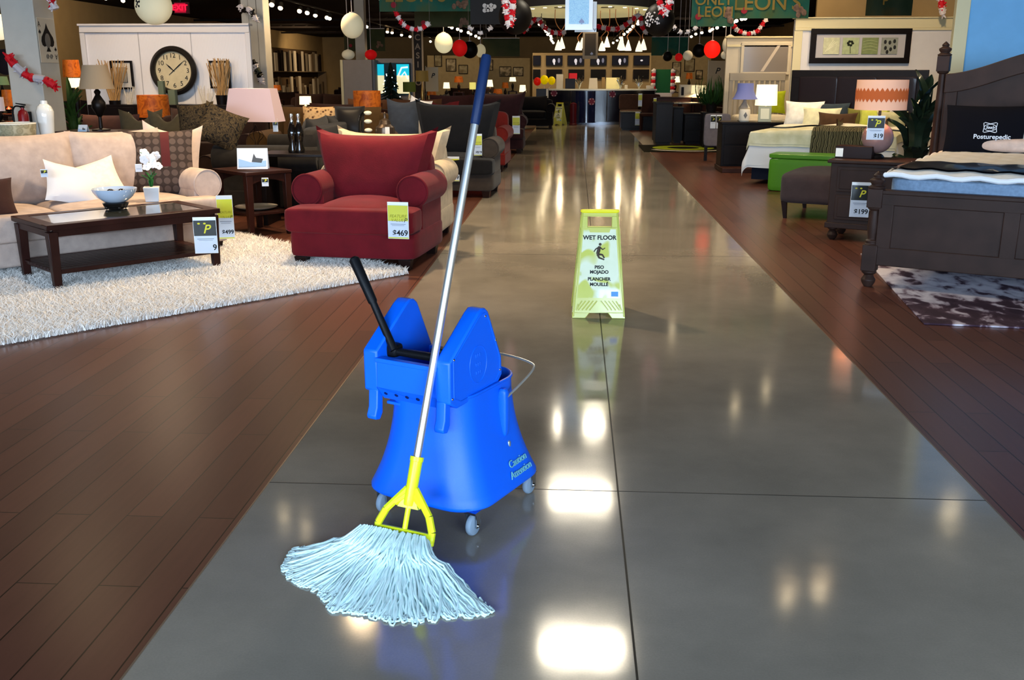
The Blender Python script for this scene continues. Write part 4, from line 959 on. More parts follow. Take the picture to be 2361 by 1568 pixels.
obj('curved_stand', MB().tube(smooth([(-.05, 0, 0), (-.07, 0, zt3 * .4), (-.06, 0, zt3 * .8), (-.02, 0, zt3 * .93)], 5), .018, 8), mat('glossy_black', '0b0b0d', .1, coat=.6), fg)
for z in (.5, .72, .93): obj('stone', MB().sphere((.015, 0, zt3 * z), (.042, .035, .022), 16, 10), mat('pale_stone', 'd9d3b8', .3), fg)

# row of armchairs further along the aisle
def along(px, Yc): return at(px, 300, Yc).x
gch = fabric('taupe_fabric', '3c342e'); dk = fabric('slate_cushion', '151517')
ac1 = armchair('armchair', 'charcoal and taupe armchair right of the cream armchair, with dark cushion', (along(1047, 12.3), 12.3, 0), R(-3), 1.08, .95, gch, 1.10)
for ch in ac1.children:
    if ch.name.startswith('back_cushion') or ch.name.startswith('seat'): ch.data.materials[0] = dk
sofa('sofa', 'red orange sofa showing only its side behind the charcoal armchair', 'sofa', (along(1062, 15.6), 15.6, 0), R(-2), 1.5, .95, fabric('rust_red', '6d1d18'), 2, 2, back_top=.95)
armchair('armchair', 'maroon brown recliner armchair at the far end of the row', (along(1150, 19.2), 19.2, 0), R(0), 1.0, .95, fabric('dark_maroon', '30191c'), 1.1)
sofa('sofa', 'maroon sofa behind the mop grip', 'sofa', (along(1085, 21.5), 21.5, 0), 0, 2.2, .95, fabric('dark_plum', '2b1518'), 2, 2, back_top=1.0)
q = at(1043, 392, 11.80); price_tag('yellow price tag reading $249 on the front of the charcoal armchair', q, 0, .17, .27, 'yellow', '$249')
q = at(1102, 336, 12.06); price_tag('white price tag reading $569 at the side of the charcoal armchair', q, R(10), .1, .24, 'yellow', '$569')
q = at(1190, 290, 18.4); price_tag('pale price tag on the arm of the maroon recliner', q, R(5), .14, .3, 'yellow', None)
q = at(905, 280, 13.4); pillow('slate blue cushion with raised left corner behind the charcoal armchair', fabric('slate_blue', '3b4048'), (at(928, 290, 12.9).x, 12.9, .5), .45, .64, .14, 0, seed=41, ear=.05)
pillow('white cushion tip behind the slate blue cushion', fabric('white_cotton', 'd8d2cc'), (at(942, 290, 13.4).x, 13.4, .5), .3, .68, .1, 0, roll=15, seed=42)
pillow('deep red cushion behind the dark cushion of the charcoal armchair', fabric('deep_red', '5a1416'), (at(1016, 290, 15.0).x, 15.0, .5), .55, .58, .14, 0, seed=43, chop=.05)
sofa('sofa', 'brown sofa with tan back beyond the amber lamp', 'sofa', (along(905, 16.9), 16.9, 0), 0, 2.0, .95, fabric('cocoa_tan', '5a3720'), 2, 2, back_top=1.02)
sofa('sofa', 'dark brown sofa left of the amber drum lamp', 'sofa', (along(790, 15.0), 15.0, 0), 0, 1.5, .95, fabric('cocoa_dark', '3a1f18'), 1, 1, back_top=1.0)
# ================================================================ RIGHT: BEDROOM DISPLAY
TH = R(-31); bu = rz((1, 0, 0), R(-26)); bv = rz((0, 1, 0), TH)      # bed axes
foot = gd(2001, 650, 0.03); foot = Vector((foot.x, foot.y, 0))
bedA = R(-28); bedW, bedL = 1.72, 2.28
bedc = foot                                                     # origin: the near-left foot post
bed = thing('bed', 'dark walnut poster bed with arched headboard and panelled footboard', 'bed', (foot.x, foot.y, 0), bedA)
bw_ = mat('bed_walnut', '33241f', .45, var=.22, vscale=7)
def post(x, y, H, head=False):
    p = MB(); r = .05
    p.lathe([(.0, 0), (.028, 0), (.045, .03), (.05, .05), (.035, .075), (.03, .085), (.05, .10), (.05, .115)], c=(x, y, 0), seg=24)
    sq0 = .115; sq1 = .30; p.span((x - .05, y - .05, sq0), (x + .05, y + .05, sq1))
    p.lathe([(.05, sq1), (.04, sq1 + .012), (.046, sq1 + .025), (.03, sq1 + .04), (.04, (sq1 + (H - .26)) / 2), (.03, H - .27), (.046, H - .262), (.05, H - .25)], c=(x, y, 0), seg=24)
    p.span((x - .05, y - .05, H - .25), (x + .05, y + .05, H - .12))
    p.lathe([(.055, H - .12), (.06, H - .11), (.035, H - .095), (.05, H - .075), (.052, H - .06), (.025, H - .045), (.032, H - .03), (.014, H - .012), (0, H)], c=(x, y, 0), seg=24)
    return p
FH = .81; HZ = at(2180, 95, foot.y + bedL * .88).z
for (x, y, H) in ((0, 0, FH), (bedW, 0, FH), (0, bedL, HZ), (bedW, bedL, HZ)): obj('post', post(x, y, H), bw_, bed, bevel=.004)
fb = MB().span((.03, -.02, .16), (bedW - .03, .02, .66)); z_ = [.16, .30, .56, .66]
fbm = MB().span((.03, -.034, .16), (bedW - .03, -.018, .29)).span((.03, -.034, .58), (bedW - .03, -.018, .665)).span((.03, -.034, .28), (.13, -.018, .59)).span((bedW - .13, -.034, .28), (bedW - .03, -.018, .59)).span((bedW / 2 - .05, -.034, .28), (bedW / 2 + .05, -.018, .59)).span((.0, -.04, .655), (bedW, .04, .685))
fo = obj('footboard', fb, bw_, bed); obj('panel_frame', fbm, bw_, fo, bevel=.006)
def arch(x): u = (x - bedW / 2) / (bedW / 2); return .2 * (math.cos(u * math.pi) * .5 + .5)
hz_ = HZ - .27
pts = [(.03, .4)] + [(.03 + (bedW - .06) * k / 24, hz_ + arch(.03 + (bedW - .06) * k / 24)) for k in range(25)] + [(bedW - .03, .4)]
Mxz = lambda y0: Matrix(((1, 0, 0, 0), (0, 0, 1, y0), (0, 1, 0, 0), (0, 0, 0, 1)))
hb_ = obj('headboard', MB().prism(pts, .04, Mxz(bedL - .02)), bw_, bed)
rl = MB(); top = [(.03 + (bedW - .06) * k / 24, hz_ + arch(.03 + (bedW - .06) * k / 24)) for k in range(25)]
rl.prism(top + [(x, z - .16) for x, z in reversed(top)], .03, Mxz(bedL - .05)); rl.span((.04, bedL - .045, .4), (.14, bedL - .02, hz_)); rl.span((bedW - .14, bedL - .045, .4), (bedW - .04, bedL - .02, hz_))
rl.span((bedW / 2 - .05, bedL - .045, .4), (bedW / 2 + .05, bedL - .02, hz_ + .1)); obj('panel_frame', rl, bw_, hb_, bevel=.006)
for x in (.02, bedW - .02): obj('side_rail', MB().span((x - .015, .03, .26), (x + .015, bedL - .03, .46)), bw_, bed)
def B1(x, y, z=0): q = rz((x, y, 0), bedA); return Vector((foot.x + q.x, foot.y + q.y, z))
mt = thing('mattress', 'thick mattress with white quilted top and slate blue side on the walnut poster bed', 'mattress', B1(bedW / 2, bedL / 2), bedA)
obj('box_spring', MB().puff((0, 0, .43), (bedW - .12, bedL - .1, .26), 14, 8), mat('box_spring_blue', '6f96bb', .8, var=.05), mt)
obj('side_band', MB().puff((0, 0, .665), (bedW - .1, bedL - .08, .22), 14, 10), fabric('slate_blue_band', '7a92ad', var=.15, vs=40), mt)
top_m = mat('quilted_white', 'd9d4cc', .85, bump=.9, bscale=28)
def topfn(u, v):
    x = (u - .5) * (bedW - .08); y = (v - .5) * (bedL - .06); e = min(u, 1 - u, v, 1 - v)
    return (x, y, .775 + .06 * min(1, e * 14) ** .5 + .008 * math.sin(x * 26) * math.sin(y * 19))
tpm = MB().grid(topfn, 40, 50); tpm.grid(lambda u, v: (topfn(u, v)[0], topfn(u, v)[1], .765), 10, 10)
obj('quilted_top', tpm, top_m, mt)
obj('top_piping', MB().tube([((bedW - .085) * px_ / 2, (bedL - .06) * py_ / 2 + 0, .782 + .008 * math.sin(k * 1.3)) for k, (px_, py_) in enumerate([(-1 + 2 * i / 30, -1) for i in range(31)] + [(1, -1 + 2 * i / 30) for i in range(1, 31)] + [(1 - 2 * i / 30, 1) for i in range(1, 31)] + [(-1, 1 - 2 * i / 30) for i in range(1, 30)])], .018, 8, closed=True), mat('white_piping', 'e8ecf2', .7), mt)
bandm = MB().grid(lambda u, v: (topfn(.01 + u * .98, .03 + v * .16)[0], topfn(.01 + u * .98, .03 + v * .16)[1], topfn(.01 + u * .98, .03 + v * .16)[2] + .02), 30, 4)
bandm.grid(lambda u, v: (topfn(.01 + u * .98, .03 + v * .16)[0], topfn(.01 + u * .98, .03 + v * .16)[1], topfn(.01 + u * .98, .03 + v * .16)[2] + .008), 30, 4)
obj('foot_protector', bandm, mat('black_vinyl', '12131a', .35, coat=.3), None, 'black vinyl foot protector strip lying across the quilted mattress', 'bed protector', loc=B1(bedW / 2, bedL / 2), rot=(0, 0, bedA))
q = B1(1.2, .32, .862); obj('information_card', MB().puff((0, 0, .006), (.42, .16, .012), 8, 4), mat('slate_card', '4e5258', .4), None, 'grey information card lying on the black foot protector', 'card', loc=q, rot=(0, 0, R(-22)))
navy_v = mat('navy_black_velvet', '07070f', .9)
q = at(2255, 352, 8.35); zb = .84
sp = thing('branded_pillow', 'black mattress brand pillow with white lettering on the poster bed', 'pillow', (q.x + .06, q.y, zb - .04), R(-20)); sp.rotation_euler = (R(-14), 0, R(-20))
obj('pillow_body', MB().pillow(.66, .42, .17, pinch=.05), navy_v, sp)
wtx = mat('white_print', 'dfe6f2', .5)
q2 = (0.01, -.092, .22)
obj('emblem_frame', MB().tube([(q2[0] + x, q2[1], q2[2] + z) for x, z in ((-.05, .035), (-.04, .04), (0, .03), (.04, .04), (.05, .035), (.045, 0), (.05, -.035), (.04, -.04), (0, -.03), (-.04, -.04), (-.05, -.035), (-.045, 0))], .003, 6, closed=True).tube([(q2[0] + .045 * math.cos(R(a)), q2[1], q2[2] + .027 * math.sin(R(a))) for a in range(0, 360, 20)], .0025, 6, closed=True), wtx, sp)
text('lettering', 'Sealy', .034, wtx, sp, (q2[0], q2[1] - .002, q2[2]), shear=.3, bold=.0006)
text('lettering', 'Posturepedic', .052, wtx, sp, (.03, -.088, .145), bold=.0008)
q = at(2352, 325, 8.15); pillow('pale silver grey pillow at the right of the black branded pillow', fabric('silver_grey', 'a9b4b8'), (q.x + .26, q.y, .84), .5, .42, .16, R(-24), seed=51)
q = on_plane(2330, 345, .86); obj('bolster_pillow', MB().puff((0, 0, .055), (.56, .2, .12), 2.6, 12), fabric('blush_bolster', 'cdb4a6'), None, 'blush pink bolster cushion lying in front of the black branded pillow', 'cushion', loc=(q.x, q.y, .84), rot=(0, 0, R(-20)))
# distressed rug under the bed
rc0 = gd(2130, 749); rl0 = gd(2015, 622); ra = math.atan2(rl0.x - rc0.x, rl0.y - rc0.y); rL = 2.4; rW = 2.6
def rug_two_tone():
    m = ramp_mat('distressed_rug', [(.40, '33222e'), (.50, '463340'), (.54, '857682'), (.60, 'b5adb8'), (.70, 'cfc8d0')], 'noise', 5.5, .95, stretch=(1.5, .9, 1), distort=.5, detail=12, bump=.2)
    nt = m.node_tree; L = nt.links; tc = [n for n in nt.nodes if n.type == 'TEX_COORD'][0]; tn = [n for n in nt.nodes if n.type == 'TEX_NOISE'][0]; rp = [n for n in nt.nodes if n.type == 'VALTORGB'][0]
    sx = nt.nodes.new('ShaderNodeSeparateXYZ'); L.new(tc.outputs['Object'], sx.inputs[0]); mr = nt.nodes.new('ShaderNodeMapRange'); mr.inputs[1].default_value = .66; mr.inputs[2].default_value = .72; mr.inputs[3].default_value = -.02; mr.inputs[4].default_value = .12
    L.new(sx.outputs[1], mr.inputs[0]); ad = nt.nodes.new('ShaderNodeMath'); ad.operation = 'ADD'; L.new(tn.outputs['Fac'], ad.inputs[0]); L.new(mr.outputs[0], ad.inputs[1]); L.new(ad.outputs[0], rp.inputs[0]); return m
rr_ = rug_two_tone()
obj('distressed_rug', MB().span((0, 0, .001), (rW, rL, .012)), rr_, None, 'purple and ivory distressed rug under the walnut poster bed', 'rug', loc=(rc0.x, rc0.y, 0), rot=(0, 0, -ra), bevel=.003)
# nightstand
q = gd(1902, 552); nA = R(-26); NW, ND, NH = .74, .48, .72
nsx = Vector((q.x, q.y, 0))
ns = thing('nightstand', 'dark walnut nightstand with two drawers and bun feet beside the poster bed', 'nightstand', nsx, nA)
obj('cabinet_body', MB().span((0, 0, .13), (NW, ND, NH - .03)), bw_, ns, bevel=.006)
obj('top', MB().span((-.03, -.03, NH - .03), (NW + .03, ND + .02, NH)), bw_, ns, bevel=.008)
obj('plinth', MB().span((-.015, -.015, .11), (NW + .015, ND, .16)), bw_, ns, bevel=.006)
for k in (0, 1):
    z0 = .19 + k * .25; d_ = obj('drawer', MB().span((.06, -.012, z0), (NW - .06, .01, z0 + .22)).span((.085, -.018, z0 + .025), (NW - .085, -.01, z0 + .195)), bw_, ns, bevel=.004)
    obj('knob', MB().lathe([(.008, 0), (.008, .012), (.018, .018), (.02, .026), (.012, .034), (0, .036)], seg=16, M=Matrix.Translation((NW / 2 + .0, -.018, z0 + .11)) @ Matrix.Rotation(R(90), 4, 'X')), mat('antique_pewter', '5c544c', .35, .9), d_)
for a in (.05, NW - .05):
    for b in (.05, ND - .05): obj('bun_foot', MB().lathe([(.022, 0), (.04, .02), (.048, .045), (.035, .075), (.025, .085), (.045, .10), (.045, .115)], c=(a, b, 0), seg=20), bw_, ns)
q = at(1983, 464, 8.45); price_tag('black headed price tag reading $199 on the nightstand beside the bed post', q, R(-14), .155, .27, 'black', '$199')
# lamp on nightstand
Yl = 9.15; lp = at(2020, 352, Yl); 
tl = thing('table_lamp', 'table lamp with zigzag banded drum shade and round mauve glass base', 'lamp', (lp.x, Yl, NH), 0)
zb = at(2020, 253, Yl).z - NH; zt_ = at(2020, 184, Yl).z - NH; rs = sw(113, Yl) / 2; zc = at(2020, 318, Yl).z - NH
obj('foot', MB().lathe([(.07, 0), (.075, .01), (.06, .03), (.045, .04)], seg=30), MATS['dark_bronze'], tl)
obj('round_body', MB().sphere((0, 0, zc), sw(70, Yl) / 2, 32, 20), mat('mauve_glass', '8d6f6b', .22, coat=.6, var=.1), tl)
obj('stem', MB().cyl((0, 0, zc + .1), (0, 0, zb + .05), .012), MATS['dark_bronze'], tl)
sh_m = mat('peach_shade', 'dcb49c', .8, emit='ff9d62', estr=.2); band_m = mat('rust_zigzag', 'a8552f', .8, emit='e0702a', estr=.16)
shd = obj('lamp_shade', MB().lathe([(rs * .985, zt_), (rs, zb), (rs - .004, zb), (rs * .985 - .004, zt_), (rs * .985, zt_)], seg=64), sh_m, tl)
zz = MB(); nz = 34; H_ = zt_ - zb; vs = []; fs = []
for k in range(nz * 2 + 1):
    a = 2 * math.pi * k / (nz * 2); r_ = rs * .9935 + .0022
    up = zb + H_ * (.62 + (.12 if k % 2 == 0 else 0)); dn = zb + H_ * (.38 - (.12 if k % 2 == 0 else 0)); mid = zb + H_ * .5
    vs += [(r_ * math.cos(a), r_ * math.sin(a), z) for z in (dn, mid, up)]
for k in range(nz * 2):
    for j in (0, 1): fs.append((k * 3 + j, k * 3 + 3 + j, k * 3 + 4 + j, k * 3 + 1 + j))
zz.add(vs, fs); obj('zigzag_band', zz, band_m, shd)
light('POINT', (lp.x, Yl, NH + (zb + zt_) / 2), 9, (1, .6, .35), .05)
q = at(2019, 297, 8.95); price_tag('black headed price tag hanging in front of the mauve lamp base', q, R(-8), .145, .19, 'black', '$19')
# dark potted plant
def big_plant(name, label, base, H, n, spread, m, seed, pot=None, wid=.12, low=.0):
    t = thing(name, label, 'plant', base); r_ = random.Random(seed)
    if pot: obj('pot', MB().lathe([(.10, 0), (.15, .3), (.16, .32), (.14, .32), (.13, .28), (0, .26)], seg=24), pot, t)
    st_ = MB(); lv = MB()
    for k in range(n):
        a = 2 * math.pi * k / n * 2.4 + r_.uniform(-.3, .3); h = H * (low + (1 - low) * (k + 1) / n) * r_.uniform(.85, 1.02); rr2 = spread * r_.uniform(.25, .8)
        b0 = Vector((0, 0, .28 if pot else 0)); knee = Vector((rr2 * .35 * math.cos(a), rr2 * .35 * math.sin(a), h * .62)); tip_ = Vector((rr2 * math.cos(a), rr2 * math.sin(a), h))
        st_.tube([b0, b0.lerp(knee, .6), knee], .007, 5); leaf(lv, knee, tip_, wid * r_.uniform(.6, 1.1), droop=.22, N=8)
    obj('stems', st_, m, t); obj('leaves', lv, m, t); return t
dgreen = mat('dark_leaf', '1f2f24', .3, var=.3, coat=.4)
q = at(2108, 400, 10.0); big_plant('potted_plant', 'tall dark green plant with broad leaves between the lamp and poster bed', (q.x, 10.0, 0), 1.5, 34, .46, dgreen, 4, mat('dark_pot', '1c1816', .5), wid=.2, low=.35)
# grey ottoman
q = gd(1797, 503); OW, OD = .62, .98
ot = thing('ottoman', 'charcoal upholstered ottoman with tapered legs in front of the green storage bench', 'ottoman', (q.x, q.y, 0), R(-25))
obj('cushion', MB().puff((OW / 2, OD / 2, .31), (OW + .06, OD + .06, .31), 9, 12, crown=.25), fabric('charcoal_twill', '3c3436'), ot)
for a in (.03, OW - .03):
    for b in (.03, OD - .03): obj('leg', leg_t(a, b, .18, .055, t=.6, dx=.02 if a < .3 else -.02), legwood, ot)
# green storage bench
q = gd(1767, 440); gv = mat('lime_leatherette', '4f8a24', .42, coat=.2)
gb = thing('storage_bench', 'lime green leatherette storage bench at the foot of the second bed', 'bench', (q.x, q.y, 0), R(-24))
obj('box_body', MB().puff((.5, .22, .21), (1.0, .44, .42), 16, 8), gv, gb); obj('lid', MB().puff((.5, .22, .445), (1.02, .46, .06), 10, 8), gv, gb)
# second bed
b2a = R(-26); b2 = Vector((2.42, 13.75, 0)); W2, L2 = 1.86, 2.05
def B2(x, y, z=0): q = rz((x, y, 0), b2a); return Vector((b2.x + q.x, b2.y + q.y, z))
bd2 = thing('bed', 'black platform bed with tufted leather headboard and pale duvet', 'bed', b2, b2a)
HB = 1.515
h2 = obj('headboard', MB().span((-.02, L2, .1), (W2 + .04, L2 + .09, HB)), blackwood, bd2, bevel=.008)
hf = MB().span((-.03, L2 - .03, HB - .12), (W2 + .05, L2 + .01, HB)).span((-.03, L2 - .03, .3), (.1, L2 + .01, HB - .1)).span((W2 - .08, L2 - .03, .3), (W2 + .05, L2 + .01, HB - .1)); obj('headboard_frame', hf, blackwood, h2, bevel=.006)
leather = mat('brown_black_leather', '191014', .36, bump=.2, bscale=60, coat=.15)
for k in range(3): obj('leather_panel', MB().puff((.1 + (W2 - .2) * (k + .5) / 3, L2 - .015, 1.0), ((W2 - .2) / 3 + .004, .06, .84), 26, 10), leather, h2)
obj('platform', MB().span((.02, .02, .06), (W2 - .02, L2, .3)), mat('navy_valance', '0e1424', .7), bd2)
ms = obj('mattress', MB().puff((W2 / 2, L2 / 2 - .02, .47), (W2 - .06, L2 - .04, .36), 10, 10), fabric('mattress_white', 'd8d4c8'), None, 'mattress of the black leather headboard bed under the pale duvet', 'mattress', loc=b2, rot=(0, 0, b2a))
# duvet: draped over the foot and left side, corner reaching the floor
sage = ramp_mat('sage_duvet', [(.3, 'b3b58c'), (.6, 'd0cfb0')], 'noise', 4, .9, bump=.3, sheen=None) if False else ramp_mat('sage_duvet', [(.3, 'b6b48e'), (.65, 'd8d6bc')], 'noise', 5, .9, bump=.35)
whitef = mat('duvet_white', 'd5d8dc', .9, bump=.6, bscale=22)
def duv(u, v, lift=0.0, vmax=.78, out=0.0):
    # u: across (0 = left hang edge .. 1 right), v: from the foot hang edge to the pillows
    X0, X1 = -.34, W2 + .3; Y0, Y1 = -.42, L2 * vmax
    x = X0 + (X1 - X0) * u; y = Y0 + (Y1 - Y0) * v; zt0 = .68
    dx = max(0, -x, x - W2); dy = max(0, -y)
    z = zt0; d = math.hypot(dx, dy) 
    if d > 0:
        z = zt0 - min(d, .9) * 1.12 + .05 * (1 - math.exp(-d * 12))
        s_ = .22 + .06 * math.sin(x * 9 + y * 7)
        if dx: x = (-s_ * dx if x < 0 else W2 + s_ * dx)
        if dy: y = -s_ * dy
        x += out * (-1 if dx and x < W2 / 2 else 0); y -= out if dy else 0
    z += .015 * math.sin(x * 8) * math.sin(y * 6) + lift + .04 * math.exp(-((x - W2 / 2) ** 2) * 2) * (d == 0)
    return (x, y, max(z, .05))
def shell(fn, nu, nv, th=.03):
    m_ = MB().grid(fn, nu, nv); m_.grid(lambda u, v: tuple(Vector(fn(u, v)) - Vector((0, 0, th))), nu, nv); return m_
dv = thing('duvet', 'sage and white duvet spilling over the foot corner of the second bed', 'duvet', b2, b2a)
obj('white_layer', shell(lambda u, v: duv(u, v), 44, 44), whitef, dv)
obj('sage_layer', shell(lambda u, v: duv(.07 + u * .86, .12 + v * .70, .022, out=.02), 40, 36), sage, dv)
obj('folded_top', shell(lambda u, v: duv(.1 + u * .8, .66 + v * .34, .045), 30, 12, .02), fabric('ivory_fold', 'e2dfcf'), dv)
thr = ramp_mat('knit_throw', [(.2, '2f2b1e'), (.5, '8b8561'), (.8, '4a4532')], 'wave', 7, .9, stretch=(1, 1, 1), distort=6, bump=1.0)
obj('knitted_throw', shell(lambda u, v: duv(.46 + u * .32, .03 + v * .42, .06, out=.045), 24, 24, .02), thr, None, 'patterned knitted throw across the foot of the second bed', 'throw', loc=b2, rot=(0, 0, b2a))
pls = [(.25, 1.72, .58, .42, 'f0eee6', 'white pillow at the left against the leather headboard'), (.62, 1.76, .56, .4, '2e3a44', 'slate blue pillow behind the ivory one on the second bed'), (1.22, 1.74, .62, .46, 'e9e6dc', 'white pillow with raised corner in the middle of the second bed'),
       (.55, 1.56, .56, .33, 'e6e2bd', 'ivory pillow in the left front of the second bed'), (1.05, 1.60, .3, .33, '6b6a30', 'olive leaf pillow in the centre of the second bed'), (1.3, 1.5, .42, .33, 'b9bf52', 'lime pillow right of centre on the second bed'), (.82, 1.38, .56, .26, '4a3422', 'brown pillow in front of the ivory pillow on the second bed'),
       (1.55, 1.42, .42, .3, 'b9b690', 'sage pillow at the right of the second bed'), (1.42, 1.25, .26, .22, 'a58b5a', 'small gold cushion before the lime pillow')]
for k, (x, y, w_, h, c_, lab) in enumerate(pls):
    q = B2(x, y, .665 + .0); pillow(lab, fabric('pillow_%s' % c_, c_), q, w_, h, .17, b2a, lean=-16, seed=60 + k, roll=(8 if k == 2 else 0), ear=.05 if k in (2, 6) else 0, group='pillows on the second bed')
# breakfast tray with brown stand
q = B2(1.25, .98, .73); tr = thing('serving_tray', 'dark brown breakfast tray with raised ends on the second bed', 'tray', q, b2a)
obj('tray_base', MB().span((-.3, -.16, .0), (.3, .16, .02)), darkwood, tr, bevel=.004)
for s in (-1, 1): obj('raised_end', MB().prism([(-.16, .02), (.16, .02), (.2, .13), (.0, .08), (-.2, .13)], .02, Matrix(((0, 0, 1, s * .3 - .01), (1, 0, 0, 0), (0, 1, 0, 0), (0, 0, 0, 1)))), darkwood, tr)
obj('open_book', MB().add([(-.12, -.08, .03), (0, -.08, .022), (.12, -.08, .03), (.12, .08, .03), (0, .08, .022), (-.12, .08, .03)], [(0, 1, 4, 5), (1, 2, 3, 4)]).span((-.12, -.08, .021), (.12, .08, .0215)), mat('page_white', 'f0ede4', .7), None, 'open white book on the dark breakfast tray', 'book', loc=q, rot=(0, 0, b2a))
# box-like lower stand with basket behind the nightstand
q = at(1925, 372, 9.9); bk = thing('storage_box', 'low dark brown leather box standing behind the nightstand top', 'box', (q.x - .14, 9.22, NH + .0), nA)
obj('body', MB().span((-.02, -.1, 0), (.3, .1, .11)), mat('dark_brown_leather', '22120f', .4), bk, bevel=.005); obj('label_plate', MB().span((-.014, -.106, .015), (.05, -.1, .09)), mat('page_white', 'f0ede4', .7), bk)
# dresser with lamps, jar and frame
q = gd(1660, 394); DX, DY = q.x, q.y
dr = thing('dresser', 'black dresser on a wooden plinth left of the second bed', 'dresser', (DX, DY, 0), 0)
DH = .745; obj('carcass', MB().span((0, 0, .07), (.98, .5, DH - .03)), blackwood, dr, bevel=.004); obj('top', MB().span((-.02, -.02, DH - .03), (1.0, .5, DH)), blackwood, dr, bevel=.004)
obj('plinth', MB().span((-.02, -.35, 0), (1.0, .5, .07)), darkwood, dr, bevel=.006)
for k in (0, 1): 
    d_ = obj('drawer', MB().span((.04, -.012, .1 + k * .31), (.94, .004, .38 + k * .31)), blackwood, dr, bevel=.003); obj('handle', MB().tube([(.4, -.012, .24 + k * .31), (.4, -.03, .24 + k * .31), (.58, -.03, .24 + k * .31), (.58, -.012, .24 + k * .31)], .005, 6), chrome, d_)
def lamp_simple(label, px, pyb, pyt, pys, pxw, Y, shade_m, base_m, kind='taper', glowc=None, base_r=.05, topf=.7, power=0, col=(1, .75, .45), lathe_base=None, z0=None):
    z0_in = z0; a = at(px, pyb, Y); z0 = a.z if z0 is None else z0; zt_ = at(px, pyt, Y).z - z0; zs = at(px, pys, Y).z - z0; r_ = sw(pxw, Y) / 2
    t = thing('table_lamp', label, 'lamp', (a.x, Y, z0), 0)
    pr_ = lathe_base or [(1.0, 0), (1.1, .03), (.5, .15), (.9, .45), (1.0, .6), (.4, .85), (.18, 1.0)]
    obj('lamp_base', MB().lathe([(base_r * a_, zs * b_) for a_, b_ in pr_] + [(.006, zs * 1.1)], seg=24), base_m, t)
    if kind == 'bell': pf = [(r_ * topf, zt_), (r_ * (topf + .03), zs + (zt_ - zs) * .55), (r_ * .82, zs + (zt_ - zs) * .2), (r_, zs)]
    else: pf = [(r_ * topf, zt_), (r_, zs)]
    pf = pf + [(x - .005, z) for x, z in reversed(pf)]; obj('lamp_shade', MB().lathe(pf + [pf[0]], seg=36), shade_m, t)
    if z0_in is None and z0 > .2:
        et_ = thing('lamp_table', 'small dark table under the ' + ' '.join(label.split()[:11]), 'table', (a.x, Y, 0), 0, 'small tables under lamps'); w_ = max(.16, base_r * 3.2)
        obj('tabletop', MB().span((-w_, -w_, z0 - .03), (w_, w_, z0)), espresso, et_, bevel=.003)
        for sx_ in (-1, 1):
            for sy_ in (-1, 1): obj('leg', MB().span((sx_ * w_ - sx_ * .04, sy_ * w_ - sy_ * .04, 0), (sx_ * w_, sy_ * w_, z0 - .03)), espresso, et_)
    if power: light('POINT', (a.x, Y, z0 + (zs + zt_) / 2), power, col, .04)
    return t
crys = mat('crystal_glass', 'c9b89e', .08, .3, coat=.8); Yd = DY + .28
lamp_simple('table lamp with periwinkle blue bell shade and crystal base on the black dresser', 1714, 288, 192, 229, 58, Yd, mat('periwinkle_shade', '6d75a8', .8, emit='6d75c8', estr=.12), crys, 'bell', base_r=.09, topf=.62, z0=DH)
lamp_simple('table lamp with bright glowing white drum shade right of the blue one', 1763, 288, 195, 243, 50, Yd + .05, mat('glowing_white_shade', 'f4ecd0', .8, emit='fff0c8', estr=1.1), crys, base_r=.05, topf=.92, power=16, z0=DH)
q = on_plane(1735, 286, DH); jr = thing('candle_jar', 'white jar with grey diamond print between the lamps', 'jar', (q.x, DY + .12, DH)); obj('jar_body', MB().lathe([(.07, 0), (.085, .02), (.085, .17), (.075, .19), (.0, .19)], seg=28), mat('cream_jar', 'd7d3c8', .5), jr)
obj('diamond_print', MB().add([(0, -.087, .05), (.03, -.083, .1), (0, -.087, .15), (-.03, -.083, .1)], [(0, 1, 2, 3)]), mat('grey_print', '6f7276', .6), jr)
q = on_plane(1762, 288, DH); pf_ = thing('photo_frame', 'small grey photo frame with pale mat on the dresser', 'picture frame', (at(1762, 288, DY + .08).x, DY + .08, DH)); pf_.rotation_euler = (R(-8), 0, 0)
obj('frame', MB().span((-.1, -.01, 0), (.1, .01, .24)), mat('frame_greygreen', '9aa397', .5), pf_, bevel=.003); obj('print', MB().span((-.065, -.013, .04), (.065, -.0101, .2)), mat('pale_print', 'd3d8c8', .6), pf_)
# third bed: slatted white headboard
Y3 = 18.7; a = at(1683, 168, Y3); e = at(1812, 168, Y3)
b3 = thing('bed', 'grey white slatted headboard bed beyond the dresser lamps', 'bed', (a.x, Y3, 0)); W3 = e.x - a.x; g3 = mat('greige_paint', 'a59c8c', .5)
zt3 = a.z; obj('headboard_frame', MB().span((0, 0, .2), (.07, .06, zt3 - .03)).span((W3 - .07, 0, .2), (W3, .06, zt3 - .03)).span((0, -.01, zt3 - .14), (W3, .07, zt3)).span((0, 0, .55), (W3, .06, .68)), g3, b3, bevel=.006)
for k in range(9): x = .13 + k * (W3 - .26) / 8; obj('slat', MB().span((x - .028, .02, .6), (x + .028, .04, zt3 - .12)), g3, b3)
obj('bed_base', MB().span((.02, -1.95, .1), (W3 - .02, 0, .36)), g3, b3)
for x_ in (.06, W3 - .06):
    for y_ in (-1.9, .03): obj('leg', MB().span((x_ - .03, y_ - .03, 0), (x_ + .03, y_ + .03, .25)), g3, b3)
obj('mattress', MB().puff((W3 / 2, -.98, .56), (W3 - .06, 1.9, .4), 9, 8), fabric('mattress_cream', 'cfc9b8'), None, 'cream made-up mattress on the slatted headboard bed', 'mattress', loc=(a.x, Y3, 0))
